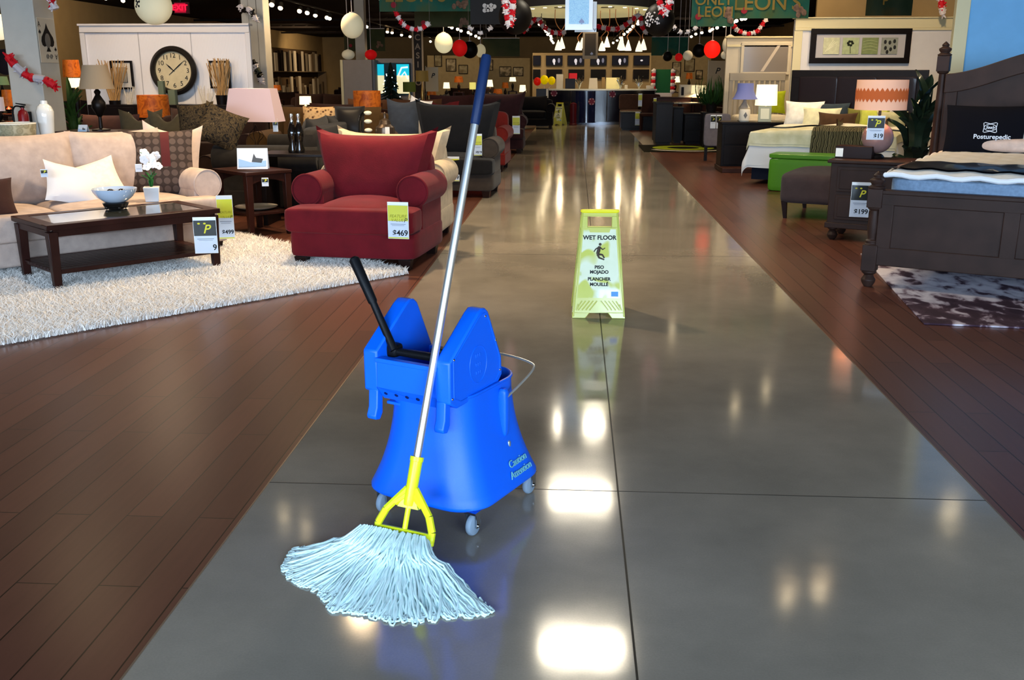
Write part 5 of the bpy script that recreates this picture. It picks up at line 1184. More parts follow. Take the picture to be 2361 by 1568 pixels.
q = at(1788, 250, Y3 - .3); pillow('bright lime pillow on the slatted headboard bed', fabric('lime_fabric', 'a3b51c'), (q.x - .05, Y3 - .22, .76), .5, .42, .14, 0, seed=80)
# framed picture
a = at(1872, 66, Yp - .06); e = at(2096, 146, Yp - .06); PW, PH = e.x - a.x, a.z - e.z
pic = thing('framed_picture', 'wide black framed picture with four square botanical tiles', 'picture', ((a.x + e.x) / 2, Yp - .045, (a.z + e.z) / 2))
obj('frame', MB().span((-PW / 2, -.02, PH / 2 - .085), (PW / 2, .04, PH / 2)).span((-PW / 2, -.02, -PH / 2), (PW / 2, .04, -PH / 2 + .085)).span((-PW / 2, -.02, -PH / 2 + .08), (-PW / 2 + .085, .04, PH / 2 - .08)).span((PW / 2 - .085, -.02, -PH / 2 + .08), (PW / 2, .04, PH / 2 - .08)), blackwood, pic, bevel=.006)
obj('mount_board', MB().span((-PW / 2 + .08, .0, -PH / 2 + .08), (PW / 2 - .08, .03, PH / 2 - .08)), mat('mount_grey', 'b5b3b6', .8), pic)
for k, c_ in enumerate(('c9cba8', 'a9b58a', '7d8a5c', '8f948a')):
    x = -PW * .29 + k * PW * .193 ; s_ = .125
    ti = obj('art_tile', MB().span((x - s_, -.012, -s_), (x + s_, .0, s_)), mat('tile_%d' % k, c_, .6, var=.12, vscale=20), pic, bevel=.003)
    mm = MB()
    if k == 0:
        for j in range(4): mm.tube([(x - .09 + j * .03, -.014, -.09 + j * .02), (x + .02 + j * .02, -.014, .09 - j * .02)], .004, 4)
        cm = 'e8e8cc'
    elif k == 1:
        mm.tube([(x - .0, -.014, -.11), (x - .01, -.014, .0)], .004, 5); 
        for j in range(6): mm.sphere((x - .01 + .035 * math.cos(j), -.014, .04 + .03 * math.sin(j)), (.022, .003, .018), 8, 5)
        cm = '1f2418'
    elif k == 2:
        for j in range(4): mm.tube([(x - .11, -.014, -.07 + j * .045), (x, -.014, -.05 + j * .045), (x + .11, -.014, -.075 + j * .045)], .006, 4)
        cm = 'a3ac7a'
    else:
        for j, (dx, dz) in enumerate(((-.07, .06), (0, .05), (.07, .07), (-.06, -.03), (.02, -.05), (.08, -.02), (-.03, -.09))): mm.sphere((x + dx, -.014, dz), (.022, .003, .032), 8, 5)
        cm = '2a2c2c'
    obj('motif', mm, mat('motif_%d' % k, cm, .7), ti)
# mirror wall: framed recess
a = at(1716, 105, Ym - .02); e = at(1813, 166, Ym - .02); MW, MH = e.x - a.x, a.z - e.z
mr = thing('wall_mirror', 'large cream framed mirror on the far booth wall', 'mirror', ((a.x + e.x) / 2, Ym - .03, (a.z + e.z) / 2))
obj('frame', MB().span((-MW / 2 - .05, -.02, MH / 2), (MW / 2 + .05, .03, MH / 2 + .05)).span((-MW / 2 - .05, -.02, -MH / 2 - .05), (MW / 2 + .05, .03, -MH / 2)).span((-MW / 2 - .05, -.02, -MH / 2), (-MW / 2, .03, MH / 2)).span((MW / 2, -.02, -MH / 2), (MW / 2 + .05, .03, MH / 2)), cream2, mr, bevel=.005)
obj('mirror_glass', MB().span((-MW / 2, .0, -MH / 2), (MW / 2, .02, MH / 2)), mat('dull_mirror', '96908c', .25, .5), mr)
obj('mirrored_beam', MB().prism([(-.08, -MH * .48), (-.02, -MH * .48), (.26, MH * .5), (.2, MH * .5)], .012, Matrix(((1, 0, 0, 0), (0, 0, 1, -.012), (0, 1, 0, 0), (0, 0, 0, 1)))), mat('beam_reflection', 'c5bcb0', .6), mr)  # pale strip stands in for the diagonal beam seen in the mirror
# round green rug
q0 = gd(1493, 340); q1 = gd(1618, 356)
gr = thing('round_rug', 'black rug with lime and white circles beyond the dresser', 'rug', (gd(1560, 344).x + .25, gd(1560, 344).y + .1, 0))
obj('rug_base', MB().span((-.95, -.9, .002), (.95, .95, .014)), mat('rug_black', '15160f', .95), gr, bevel=.003)
def ring(r0, r1, z, c=(0, 0), a0=0, a1=360):
    vs = []; fs = []; n = 40
    for k in range(n + 1):
        a = R(a0 + (a1 - a0) * k / n); vs += [(c[0] + r0 * math.cos(a), c[1] + r0 * math.sin(a), z), (c[0] + r1 * math.cos(a), c[1] + r1 * math.sin(a), z)]
    for k in range(n): fs.append((2 * k, 2 * k + 1, 2 * k + 3, 2 * k + 2))
    return vs, fs
obj('lime_circle', MB().add(*ring(.32, .62, .0155, (-.1, .1))), mat('rug_lime', '9db22a', .95), gr)
obj('white_arc', MB().add(*ring(.72, .86, .0155, (-.05, 0), -150, 60)), mat('rug_white', 'd8d6cc', .95), gr)

# ---- office / dining furniture beyond on the right
def cabinet(name, label, cat, px0, px1, pyt, Y, D, m, drawers=0, knob=None):
    a = at(px0, pyt, Y); e = at(px1, pyt, Y); W_ = e.x - a.x; t = thing(name, label, cat, (a.x, Y, 0)); H = a.z
    obj('carcass', MB().span((0, 0, .05), (W_, D, H - .03)), m, t, bevel=.004); obj('top', MB().span((-.02, -.02, H - .03), (W_ + .02, D, H)), m, t, bevel=.004)
    obj('plinth', MB().span((.03, .03, 0), (W_ - .03, D - .02, .05)), m, t)
    for k in range(drawers):
        h_ = (H - .14) / drawers; d_ = obj('drawer', MB().span((.04, -.012, .07 + k * h_), (W_ - .04, .003, .07 + (k + .9) * h_)), m, t, bevel=.003)
        obj('knob', MB().sphere((W_ * .82, -.02, .07 + (k + .5) * h_), .02, 10, 8), chrome, d_)
    return t
cabinet('drawer_cabinet', 'black drawer cabinet with chrome knobs behind the round rug', 'cabinet', 1580, 1624, 262, 21.6, .5, blackwood, 2)
cabinet('cabinet', 'tall black cabinet side facing the aisle beside the glass table', 'cabinet', 1514, 1552, 236, 21.4, .9, blackwood)
cabinet('cabinet', 'narrow black cabinet between the tall cabinet and the drawers', 'cabinet', 1554, 1576, 247, 21.9, .6, blackwood)
q = at(1595, 262, 24.0); gt = thing('glass_table', 'round glass topped table behind the black cabinets', 'table', (at(1568, 240, 24).x, 24.0, 0)); zg = at(1568, 236, 24).z
obj('glass_top', MB().lathe([(0, zg - .02), (.52, zg - .02), (.52, zg), (0, zg)], seg=40), mat('pale_glass', 'c8ccb8', .08, coat=1), gt); obj('pedestal', MB().lathe([(.25, 0), (.22, .03), (.06, .08), (.05, zg - .05), (.2, zg - .02)], seg=24), darkwood, gt)
a = at(1626, 262, 17.4); e = at(1664, 305, 17.4)
ht = thing('upholstered_headboard', 'grey upholstered panel with two price cards left of the dresser', 'headboard', (a.x, 17.4, 0)); 
obj('padded_panel', MB().puff(((e.x - a.x) * .75, .05, (a.z + .25) / 2), ((e.x - a.x) * 1.5, .09, a.z - .25), 9, 8), fabric('grey_weave', '66636c'), ht)
for s in (.05, .95): obj('leg', MB().span(((e.x - a.x) * 1.4 * s, .02, 0), ((e.x - a.x) * 1.4 * s + .05, .07, .3)), blackwood, ht)
for k, px in enumerate((1644, 1658)): price_tag(('left', 'right')[k] + ' black headed price card on the grey upholstered panel', at(px, 282, 17.395), 0, .09, .21, 'black', None)
cabinet('low_table', 'low black table with a pale hanging price card near the counter', 'table', 1433, 1512, 258, 27.0, .7, blackwood)
price_tag('pale price card hanging on the low black table', at(1470, 275, 26.9), 0, .13, .32, 'yellow', None)
wicker = fabric('rattan_brown', '4b3328')
def chair_simple(label, px, Y, rot, m, H=.95, w_=.5, seat=.46):
    x = at(px, 250, Y).x; t = thing('dining_chair', label, 'chair', (x, Y, 0), rot)
    obj('seat', MB().puff((0, 0, seat - .03), (w_, w_, .08), 8, 6), m, t); obj('backrest', MB().puff((0, w_ / 2 - .03, (seat + H) / 2), (w_, .06, H - seat), 9, 6), m, t)
    for a_ in (-1, 1):
        for b_ in (-1, 1): obj('leg', leg_t(a_ * (w_ / 2 - .04), b_ * (w_ / 2 - .04), seat - .05, .045), m, t)
    return t
chair_simple('brown rounded chair behind the low black table', 1458, 29, R(20), wicker, .9, .6)
chair_simple('brown dining chair with white tag right of the rounded one', 1498, 26.6, R(-10), fabric('chocolate_f', '38201a'), .95)
price_tag('white tag on the back of the brown dining chair', at(1476, 232, 26.2), 0, .1, .3, 'yellow', None)
price_tag('second white tag right of the brown dining chair', at(1510, 238, 26.2), 0, .08, .22, 'yellow', None)
cabinet('sideboard', 'long brown sideboard behind the glass table', 'sideboard', 1516, 1640, 224, 26.5, .5, darkwood)
lamp_simple('table lamp with wide glowing cream shade on the long sideboard', 1610, 225, 197, 216, 34, 26.3, mat('glow_cream_shade', 'fff2cc', .8, emit='ffe9b0', estr=.9), MATS['dark_bronze'], topf=.95, power=14)
a = at(1570, 226, 26.2); mo = thing('microwave', 'white box microwave on the long sideboard', 'microwave', (a.x, 26.5, a.z)); obj('case', MB().span((0, 0, 0), (.5, .35, .33)), mat('appliance_white', 'c8c4b8', .4), mo, bevel=.01); obj('dark_panel', MB().span((.03, -.008, .06), (.1, .0, .27)), blackwood, mo)
bush = mat('fern_green', '26471f', .5, var=.35)
def fern(name, label, base, H, n, spread, seed, m=bush, pot=None):
    t = thing(name, label, 'plant', base); r_ = random.Random(seed); lv = MB()
    for k in range(n):
        a = r_.uniform(0, 6.28); rr2 = spread * r_.uniform(.3, 1); h = H * r_.uniform(.5, 1)
        leaf(lv, (0, 0, .15 if pot else .0), (rr2 * math.cos(a), rr2 * math.sin(a), h), .035, droop=-.25, N=5)
    obj('fronds', lv, m, t)
    if pot: obj('pot', MB().lathe([(.09, 0), (.12, .2), (.13, .22), (0, .2)], seg=20), pot, t)
    return t
q = at(1640, 255, 20.6); fern('potted_fern', 'green feathery plant behind the grey upholstered panel', (q.x, 20.6, q.z - .05), .75, 110, .36, 9, pot=MATS['dark_pot'])
cabinet('plant_stand', 'black stand carrying the feathery green plant', 'stand', 1622, 1660, 259, 20.4, .4, blackwood)
# ================================================================ CLOCK WALL AND LEFT BACKGROUND
Yc = 15.5; c0 = at(401, 163, Yc); rO = sw(112, Yc) / 2
ck = thing('wall_clock', 'large round wall clock with dark rim and cream face', 'clock', (c0.x, Yc, c0.z)); ck.rotation_euler = (0, 0, 0)
Mck = Matrix.Rotation(R(90), 4, 'X')
obj('rim', MB().lathe([(rO - .085, 0), (rO - .08, .05), (rO - .05, .075), (rO - .03, .06), (rO, .03), (rO + .002, 0), (rO - .03, -.07), (rO - .085, -.07), (rO - .085, 0)], seg=64, M=Mck), mat('clock_rim', '2b2724', .35, .3), ck)
face = obj('dial', MB().lathe([(0, .01), (rO - .07, .01), (rO - .07, -.05), (0, -.05)], seg=48, M=Mck), mat('clock_cream', 'c9bd9c', .6, var=.08), ck)
for h in range(1, 13):
    a = R(90 - 30 * h); rr2 = rO - .145; text('numeral', str(h), .1, ink, face, (rr2 * math.cos(a), -.014, rr2 * math.sin(a)))
def hand(ang, l, w_, back=.06):
    a = R(90 - ang); d = Vector((math.cos(a), 0, math.sin(a))); n_ = Vector((-d.z, 0, d.x)); y = Vector((0, -.02, 0)); m_ = MB()
    m_.add([y - d * back - n_ * w_ * .4, y + n_ * -w_ + d * l * .55, y + d * l, y + n_ * w_ + d * l * .55, y - d * back + n_ * w_ * .4], [(0, 1, 2, 3, 4)]); m_.add([v + Vector((0, .004, 0)) for v in [y - d * back - n_ * w_ * .4, y + n_ * -w_ + d * l * .55, y + d * l, y + n_ * w_ + d * l * .55, y - d * back + n_ * w_ * .4]], [(0, 1, 2, 3, 4)]); return m_
obj('minute_hand', hand(50, .24, .008, .1), ink, ck); obj('hour_hand', hand(-47, .16, .011, .02), ink, ck)
def small_picture(label, px0, px1, py0, py1, Y, rz_=0, th=.03):
    a = at(px0, py0, Y); e = at(px1, py1, Y); W_, H_ = e.x - a.x, a.z - e.z
    t = thing('framed_picture', label, 'picture', ((a.x + e.x) / 2, Y, (a.z + e.z) / 2), rz_, 'small black framed prints')
    obj('frame', MB().span((-W_ / 2, 0, H_ / 2 - th), (W_ / 2, .04, H_ / 2)).span((-W_ / 2, 0, -H_ / 2), (W_ / 2, .04, -H_ / 2 + th)).span((-W_ / 2, 0, -H_ / 2 + th), (-W_ / 2 + th, .04, H_ / 2 - th)).span((W_ / 2 - th, 0, -H_ / 2 + th), (W_ / 2, .04, H_ / 2 - th)), blackwood, t, bevel=.003)
    obj('mount_board', MB().span((-W_ / 2 + th, .015, -H_ / 2 + th), (W_ / 2 - th, .03, H_ / 2 - th)), mat('mount_pale', 'd6d3cc', .8), t)
    obj('inner_print', MB().span((-W_ * .22, .01, -H_ * .25), (W_ * .22, .015, H_ * .25)), mat('inner_print', 'a5a096', .8), t)
    obj('inner_frame', MB().tube([(-W_ * .23, .01, -H_ * .26), (W_ * .23, .01, -H_ * .26), (W_ * .23, .01, H_ * .26), (-W_ * .23, .01, H_ * .26)], .005, 4, closed=True), ink, t)
    return t
small_picture('black framed print left of the clock behind bamboo', 252, 309, 140, 206, 15.52); small_picture('black framed print right of the clock behind bamboo', 480, 532, 140, 204, 15.52)
bam = mat('bamboo_tan', 'b08a58', .6, var=.25, vscale=3)
def bamboo(label, px, pyt, pyb, Y, seed, n=56, spread=.24):
    a = at(px, pyb, Y); zt_ = at(px, pyt, Y).z; t = thing('bamboo_bundle', label, 'decor branches', (a.x, Y, a.z), 0, 'bamboo stick bundles'); r_ = random.Random(seed); m_ = MB()
    H = zt_ - a.z
    for k in range(n):
        b0 = Vector((r_.uniform(-.05, .05), r_.uniform(-.03, .03), 0)); tp = Vector((r_.uniform(-spread, spread), r_.uniform(-.06, .06), H * r_.uniform(.82, 1.0))); m_.tube([b0, b0.lerp(tp, .5) + Vector((r_.uniform(-.02, .02), 0, 0)), tp], r_.uniform(.004, .007), 5)
    obj('sticks', m_, bam, t, kind='stuff'); obj('holder', MB().lathe([(.07, -.02), (.08, .1), (.09, .2), (.08, .2), (.06, .0)], seg=20), blackwood, t); return t
cr = thing('credenza', 'black credenza along the foot of the clock wall', 'credenza', (at(420, 245, 15.1).x, 15.1, 0)); cw = 1.5; cH = at(480, 242, 15.1).z
obj('carcass', MB().span((-cw, 0, .05), (cw - .05, .42, cH)), blackwood, cr, bevel=.004)
for k in range(4): d_ = obj('door', MB().span((-cw + .03 + k * .73, -.012, .1), (-cw + .73 + k * .73, .002, cH - .04)), blackwood, cr, bevel=.003); obj('knob', MB().sphere((-cw + .66 + k * .73, -.022, cH - .12), .018, 10, 8), chrome, d_)
bamboo('bundle of tan bamboo sticks left of the clock', 268, 136, 262, 15.25, 1); bamboo('bundle of tan bamboo sticks right of the clock', 513, 133, 250, 15.25, 2, 48, .18)
twig = mat('white_twig', 'd5cdc0', .6)
for k, px in enumerate((300, 478)):
    a = at(px, 262, 15.3); r_ = random.Random(px); m_ = MB(); H = at(px, 195, 15.3).z - a.z
    for j in range(16): m_.tube([(r_.uniform(-.03, .03), 0, 0), (r_.uniform(-.14, .14), r_.uniform(-.03, .03), H * r_.uniform(.7, 1))], .005, 4)
    tw = thing('twig_bundle', ('bundle of white twigs right of the left bamboo', 'bundle of white twigs left of the right bamboo')[k], 'decor branches', (a.x, 15.3, a.z), 0, 'white twig bundles'); obj('twigs', m_, twig, tw, kind='stuff'); obj('holder', MB().lathe([(.05, -.02), (.06, .12), (.05, .12), (.04, 0)], seg=16), blackwood, tw)
sg = mat('sage_box', '5f6a5a', .6); 
for k, (x0, x1, y0, y1) in enumerate(((336, 353, 187, 217), (361, 380, 208, 220))):
    a = at(x0, y0, 14.8); e = at(x1, y1, 14.8); zlow = cH if k < 2 else e.z
    obj('pillar_candle' if k < 2 else 'sage_box', MB().lathe([((e.x - a.x) / 2, zlow if k < 2 else e.z), ((e.x - a.x) / 2, a.z), (0, a.z - .01)], seg=24, sq=6), sg, None, ('tall sage pillar behind the orange lamp, on the credenza', 'short sage pillar right of the tall one on the credenza', 'dark sage box low beside the orange lamp')[k], 'ornament', loc=((a.x + e.x) / 2, 15.25 if k < 2 else 14.8, 0))

linen = mat('linen_shade', 'a08d74', .85, emit='c9a578', estr=.06); iron = MATS['dark_iron']
YL = 10.6
def pineapple_base(zs):
    return [(1.6, 0), (1.6, .03), (.35, .06), (.28, .33), (.5, .36), (1.25, .55), (1.2, .68), (.4, .86), (.6, .93), (.2, 1.0)]
lamp_simple('table lamp with tapered linen shade and dark iron pineapple base', 234, 303, 150, 205, 80, YL, linen, iron, base_r=.06, topf=.68, lathe_base=pineapple_base(0), z0=.86)
a = at(234, 303, YL); sd = thing('pedestal_table', 'dark table carrying the linen shaded lamp', 'table', (a.x, YL, 0)); obj('tabletop', MB().span((-.42, -.25, .83), (.5, .25, .86)), espresso, sd, bevel=.004)
for x in (-.38, .46):
    for y in (-.2, .2): obj('leg', leg_t(x, y, .83, .05), espresso, sd)
amber = ramp_mat('amber_mica', [(.3, '8a3a10'), (.5, 'c8671c'), (.7, '9a4614')], 'noise', 9, .5, distort=1.2, emit=.1)
lamp_simple('table lamp with square orange mica shade in front of the clock wall', 358, 292, 219, 270, 74, 13.6, amber, iron, base_r=.05, topf=.97, power=12, col=(1, .5, .2), z0=.75)
cabinet('end_table', 'dark end table under the orange mica lamp', 'table', 330, 395, 277, 13.4, .5, blackwood)
lamp_simple('table lamp with amber mica drum shade behind the red armchair', 848, 275, 209, 257, 64, 14.2, amber, iron, base_r=.05, topf=1.0, power=12, col=(1, .5, .2))
lamp_simple('small glowing cream block lamp above the tobacco sofa', 705, 250, 222, 241, 28, 16.5, mat('hot_cream_shade', 'fff3cf', .8, emit='ffedb8', estr=1.6), iron, base_r=.03, topf=.95, power=10)
lamp_simple('table lamp with amber shade between column and clock wall', 174, 240, 138, 178, 42, 13.2, amber, iron, base_r=.04, topf=.85, power=14, col=(1, .55, .25), z0=.86)
lamp_simple('table lamp with glowing cream shade just right of the column', 181, 262, 180, 202, 30, 12.6, MATS['hot_cream_shade'], iron, base_r=.04, topf=.9, power=10, z0=.86)
lamp_simple('far left table lamp with amber shade beside the column', 22, 262, 207, 245, 28, 12.2, amber, iron, base_r=.04, topf=.8, power=14, col=(1, .5, .2))
lamp_simple('far left table lamp with green shade above the amber one', 10, 240, 176, 196, 34, 13.6, mat('moss_shade', '5c7050', .8, emit='7c9060', estr=.2), iron, base_r=.04, topf=.8)
lamp_simple('white shaded lamp cut by the left picture edge', 2, 280, 224, 256, 26, 11.2, mat('rose_white_shade', 'cdbab6', .8, emit='ffd9c8', estr=.2), iron, base_r=.04, topf=.95)
sofa('sofa', 'dark sofa at the far left behind the column', 'sofa', (at(10, 270, 13.0).x, 13.0, 0), 0, 1.7, .9, fabric('umber', '241712'), 1, 1, back_top=.9)
q = at(170, 300, 11.9); big_plant('potted_plant', 'green leafy plant right of the column', (q.x, 11.9, 0), 1.42, 60, .3, mat('mid_leaf', '2c4a22', .5, var=.35), 21, MATS['dark_pot'] if 'dark_pot' in MATS else blackwood, wid=.09, low=.35)
q = at(193, 303, 10.2); brochure('small white folded card behind the cream sofa', 182, 204, 288, 304, 10.4, 0)
# back display wall for lamps at the far left
q = at(160, 113, 15.4)
obj('wall_ornament', MB().lathe([(0, 0), (.14, 0), (.16, .02), (.12, .04), (0, .05)], seg=24, M=Matrix.Translation((0, 0, 0)) @ Matrix.Rotation(R(90), 4, 'X')), mat('dark_ornament', '241c20', .4), None, 'dark round ornament at the left picture edge', 'ornament', loc=at(14, 143, 12.5))

# poster with a spade on the column, tied garlands
py0 = at(112, 42, 11.2).z; py1 = at(112, 145, 11.2).z
ps = thing('ace_poster', 'ace of spades playing card poster on the side of the left column', 'poster', (-5.972, 11.2, (py0 + py1) / 2), R(90))
hW, hH = .19, (py0 - py1) / 2
obj('card_sheet', MB().span((-hW, -.006, -hH), (hW, .0, hH)), mat('card_sheet', 'd2c8b4', .6), ps, bevel=.002)
def spade(s):
    pts = []
    for k in range(25):
        t = k / 24
        a = R(-20 + 0) ; 
    pts = [(0, 1), (.18, .66), (.45, .36), (.72, .1), (.82, -.18), (.72, -.42), (.48, -.52), (.24, -.46), (.08, -.3), (.14, -.62), (.3, -.82), (-.3, -.82), (-.14, -.62), (-.08, -.3), (-.24, -.46), (-.48, -.52), (-.72, -.42), (-.82, -.18), (-.72, .1), (-.45, .36), (-.18, .66)]
    return [(x * s, z * s) for x, z in pts]
def sp_mesh(s, y, cx=0, cz=0, sx=1):
    m_ = MB(); m_.add([(cx + x * sx, y, cz + z) for x, z in spade(s)], [tuple(range(21))]); return m_
obj('large_spade', sp_mesh(.17, -.0075, 0, .02), mat('spade_black', '1d1a1a', .6), ps)
obj('spade_centre', MB().sphere((0, -.008, .0), (.06, .002, .08), 16, 8), mat('spade_grey', '77726a', .7), ps)
for s in (-1, 1):
    text('index', 'A', .085, ink, ps, (s * -.15, -.0075, s * (hH - .07)), (R(90), 0, 0) if s > 0 else (R(90), R(180), 0)); obj('small_spade', sp_mesh(.03, -.0075, s * -.15, s * (hH - .15)), ink, ps)
for s in (-1, 1): obj('scroll_print', MB().tube([(s * .04 + .032 * math.cos(R(q)) * (1 - q / 900), -.0075, -.175 + .03 * math.sin(R(q)) * (1 - q / 900)) for q in range(0, 720, 30)], .004, 5), mat('print_grey2', '6a645c', .6), ps)
redg = mat('tinsel_red', 'c01824', .5, bump=.8, bscale=90, emit='c01824', estr=.05); whg = mat('tinsel_white', 'ddd4d4', .6, bump=.8, bscale=90)
track_cord = mat('thin_cord', '6a625a', .7)
def garland(label, pts, n, r, mats=(redg, whg), name='paper_garland', seed=1, ceil=True):
    """string of fluffy alternating segments through the given points"""
    P = smooth(pts, 8); L = [0]
    for i in range(1, len(P)): L.append(L[-1] + (P[i] - P[i - 1]).length)
    def pt(s):
        s *= L[-1]
        for i in range(1, len(L)):
            if s <= L[i] or i == len(L) - 1: return P[i - 1].lerp(P[i], (s - L[i - 1]) / max(1e-6, L[i] - L[i - 1]))
    t = thing(name, label, 'garland', P[0]); r_ = random.Random(seed); o0 = P[0]
    for k in range(n):
        q = [pt((k + j / 4 * .97) / n) - o0 for j in range(5)]; m_ = MB().tube(q, [r * r_.uniform(.75, 1.1) for _ in q], 8)
        for j in range(10):
            c = pt((k + r_.random()) / n) - o0; d = Vector((r_.uniform(-1, 1), r_.uniform(-1, 1), r_.uniform(-1, 1))).normalized() * r * 1.5; m_.tube([c, c + d], [r * .5, r * .12], 4)
        obj('segment', m_, mats[k % len(mats)], t)
    if ceil:
        for e_ in (P[0], P[-1]): obj('cord', MB().cyl(e_ - o0, Vector((e_.x, e_.y, ZC)) - o0, .003, seg=4), track_cord, t)
    return t
Yg = 10.8
garland('red and white garland strung across the left column', [at(x, y, Yg) for x, y in ((18, 130), (42, 158), (70, 178), (104, 184), (126, 200))], 5, .05, (redg, mat('clear_wrap', 'b8b4bc', .4), ), seed=3, ceil=False)
garland('red tassel garland at the top of the left column', [at(x, y, Yg) for x, y in ((104, -20), (114, -4), (122, 8), (128, 22))], 3, .045, (redg, redg, whg), seed=4, ceil=False)

# ================================================================ LANTERNS AND HANGING DECORATION
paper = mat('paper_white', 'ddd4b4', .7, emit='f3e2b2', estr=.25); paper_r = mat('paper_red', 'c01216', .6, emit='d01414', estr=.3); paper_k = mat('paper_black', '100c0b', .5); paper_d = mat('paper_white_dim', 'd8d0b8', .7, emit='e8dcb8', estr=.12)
def lantern(label, px, py, dpx, Y, m, sy=1.0, group='hanging paper lanterns', marks=None, string=True):
    c = at(px, py, Y); r_ = sw(dpx, Y) / 2; t = thing('paper_lantern', label, 'lantern', c, 0, group)
    rings_ = []
    obj('globe', MB().sphere((0, 0, 0), (r_, r_, r_ * sy), 28, 18), m, t)
    obj('collar', MB().lathe([(r_ * .22, r_ * sy * .96), (r_ * .22, r_ * sy * 1.04), (r_ * .18, r_ * sy * 1.04), (r_ * .18, r_ * sy * .96)], seg=16), whg, t)
    if string: obj('string', MB().cyl((0, 0, r_ * sy), (0, 0, ZC - c.z), .006, seg=5), whg, t)
    if marks: marks(t, r_)
    return t
def dots(t, r_):
    m_ = MB()
    for a, b in ((-30, 20), (-38, 12), (-24, 10), (-34, 2), (-40, -4), (-26, -3), (-31, 8)):
        d = Vector((math.sin(R(a)) * math.cos(R(b)), -math.cos(R(a)) * math.cos(R(b)), math.sin(R(b)))) * r_; m_.sphere(d, (.012, .004, .014), 8, 5)
    for k in (): pass
    obj('chip_print', m_, ink, t, kind='stuff')
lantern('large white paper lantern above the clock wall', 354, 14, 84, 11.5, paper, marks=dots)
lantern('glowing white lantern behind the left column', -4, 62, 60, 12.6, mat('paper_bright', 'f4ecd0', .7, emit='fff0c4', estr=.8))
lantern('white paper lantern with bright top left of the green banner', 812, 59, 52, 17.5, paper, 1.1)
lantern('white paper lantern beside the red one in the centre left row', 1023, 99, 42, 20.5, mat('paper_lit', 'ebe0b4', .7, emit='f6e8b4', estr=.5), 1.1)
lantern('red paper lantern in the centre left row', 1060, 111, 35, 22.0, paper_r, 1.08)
lantern('black lantern in the centre left row', 1083, 115, 38, 23.5, paper_k)
lantern('small white lantern behind the mop grip', 1108, 117, 24, 25.0, paper, 1.25)
lantern('squat white lantern resting above the grey booth', 803, 126, 30, 24.0, paper_d, .75)
lantern('squat red lantern above the grey booth', 855, 126, 28, 25.0, paper_r, .8)
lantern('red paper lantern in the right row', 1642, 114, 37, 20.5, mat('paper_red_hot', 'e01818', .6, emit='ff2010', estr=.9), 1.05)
lantern('black lantern with bright glint beside the right red one', 1612, 117, 30, 22.5, paper_k)
lantern('white lantern left of the right black one', 1586, 128, 22, 24.5, paper_d)
lantern('small red lantern at the left of the right row', 1565, 132, 18, 26.5, paper_r)
lantern('dark lantern above the green holiday sign', 1539, 130, 22, 28.0, paper_k)
lantern('pale lantern half behind the mirror booth wall', 1683, 104, 34, 20.0, paper_d, 1.3)
lantern('small pale lantern under the half hidden one', 1671, 127, 18, 20.2, paper_d)
def balldots(t, r_):
    rr_ = random.Random(8)
    m_ = MB()
    for k in range(46):
        a = R(rr_.uniform(-65, -5)); b = R(rr_.uniform(-25, 25)); d = Vector((math.sin(a) * math.cos(b), -math.cos(a) * math.cos(b), math.sin(b))) * r_; m_.sphere(d, (.011, .005, .011), 6, 4)
    obj('white_flecks', m_, whg, t, kind='stuff')
lantern('large black ball lantern left of the hanging cards', 1188, 38, 76, 13.0, paper_k, 1.05, 'large black ball lanterns')
lantern('large black ball lantern with white flecks right of the hanging cards', 1520, 46, 70, 13.0, paper_k, 1.05, 'large black ball lanterns', marks=balldots)
garland('red and white boa hanging before the left black ball', [at(x, y, 12.4) for x, y in ((1163, -18), (1166, 15), (1170, 40), (1176, 60), (1180, 38), (1182, 10), (1184, -18))], 12, .042, seed=11)
garland('red and white boa hanging before the right black ball', [at(x, y, 12.4) for x, y in ((1519, -22), (1522, 8), (1530, 30), (1540, 18), (1545, -6), (1548, -22))], 10, .042, seed=12)
garland('red and white garland swag under the left green banner', [at(x, y, 15.5) for x, y in ((912, 28), (922, 46), (938, 62), (960, 68), (978, 62), (990, 52))], 10, .035, seed=13)
garland('red and white garland swag above the mirror booth', [at(x, y, 17.5) for x, y in ((1690, 56), (1702, 70), (1722, 78), (1745, 72), (1758, 56), (1768, 42))], 10, .035, seed=14)
garland('black and white garland left of the left black ball', [at(x, y, 15.0) for x, y in ((1080, 62), (1105, 76), (1130, 66), (1148, 44), (1160, 16))], 9, .03, (whg, paper_k), seed=15)
garland('black and white garland right of the right black ball', [at(x, y, 15.0) for x, y in ((1552, 60), (1566, 72), (1580, 74), (1596, 70), (1606, 62))], 7, .03, (whg, paper_k), seed=16)
garland('red and white garland under the ring canopy, left part', [at(x, y, 26.5) for x, y in ((1205, 76), (1222, 56), (1238, 44), (1254, 62), (1278, 76), (1304, 74))], 14, .06, seed=17)
garland('red and white garland under the ring canopy, right part', [at(x, y, 26.5) for x, y in ((1376, 60), (1400, 66), (1428, 66), (1452, 50), (1474, 36), (1480, 60), (1492, 78))], 14, .06, seed=18)
garland('white and dark garland on the square column beside the clock wall', [at(x, y, 16.9) for x, y in ((552, 12), (560, 24), (574, 22), (586, 36), (592, 48))], 5, .045, (whg, paper_k), seed=19)
garland('white and dark garland hanging low on the same square column', [at(x, y, 16.9) for x, y in ((580, 140), (588, 155), (598, 170), (602, 190))], 5, .06, (paper_k, whg, fabric('moss', '46483a')), seed=20)
garland('red tinsel hanging at the top of the white booth wall', [at(x, y, 16.0) for x, y in ((2168, -14), (2170, 2), (2172, 18), (2174, 34))], 3, .05, (whg, redg, whg), seed=21)

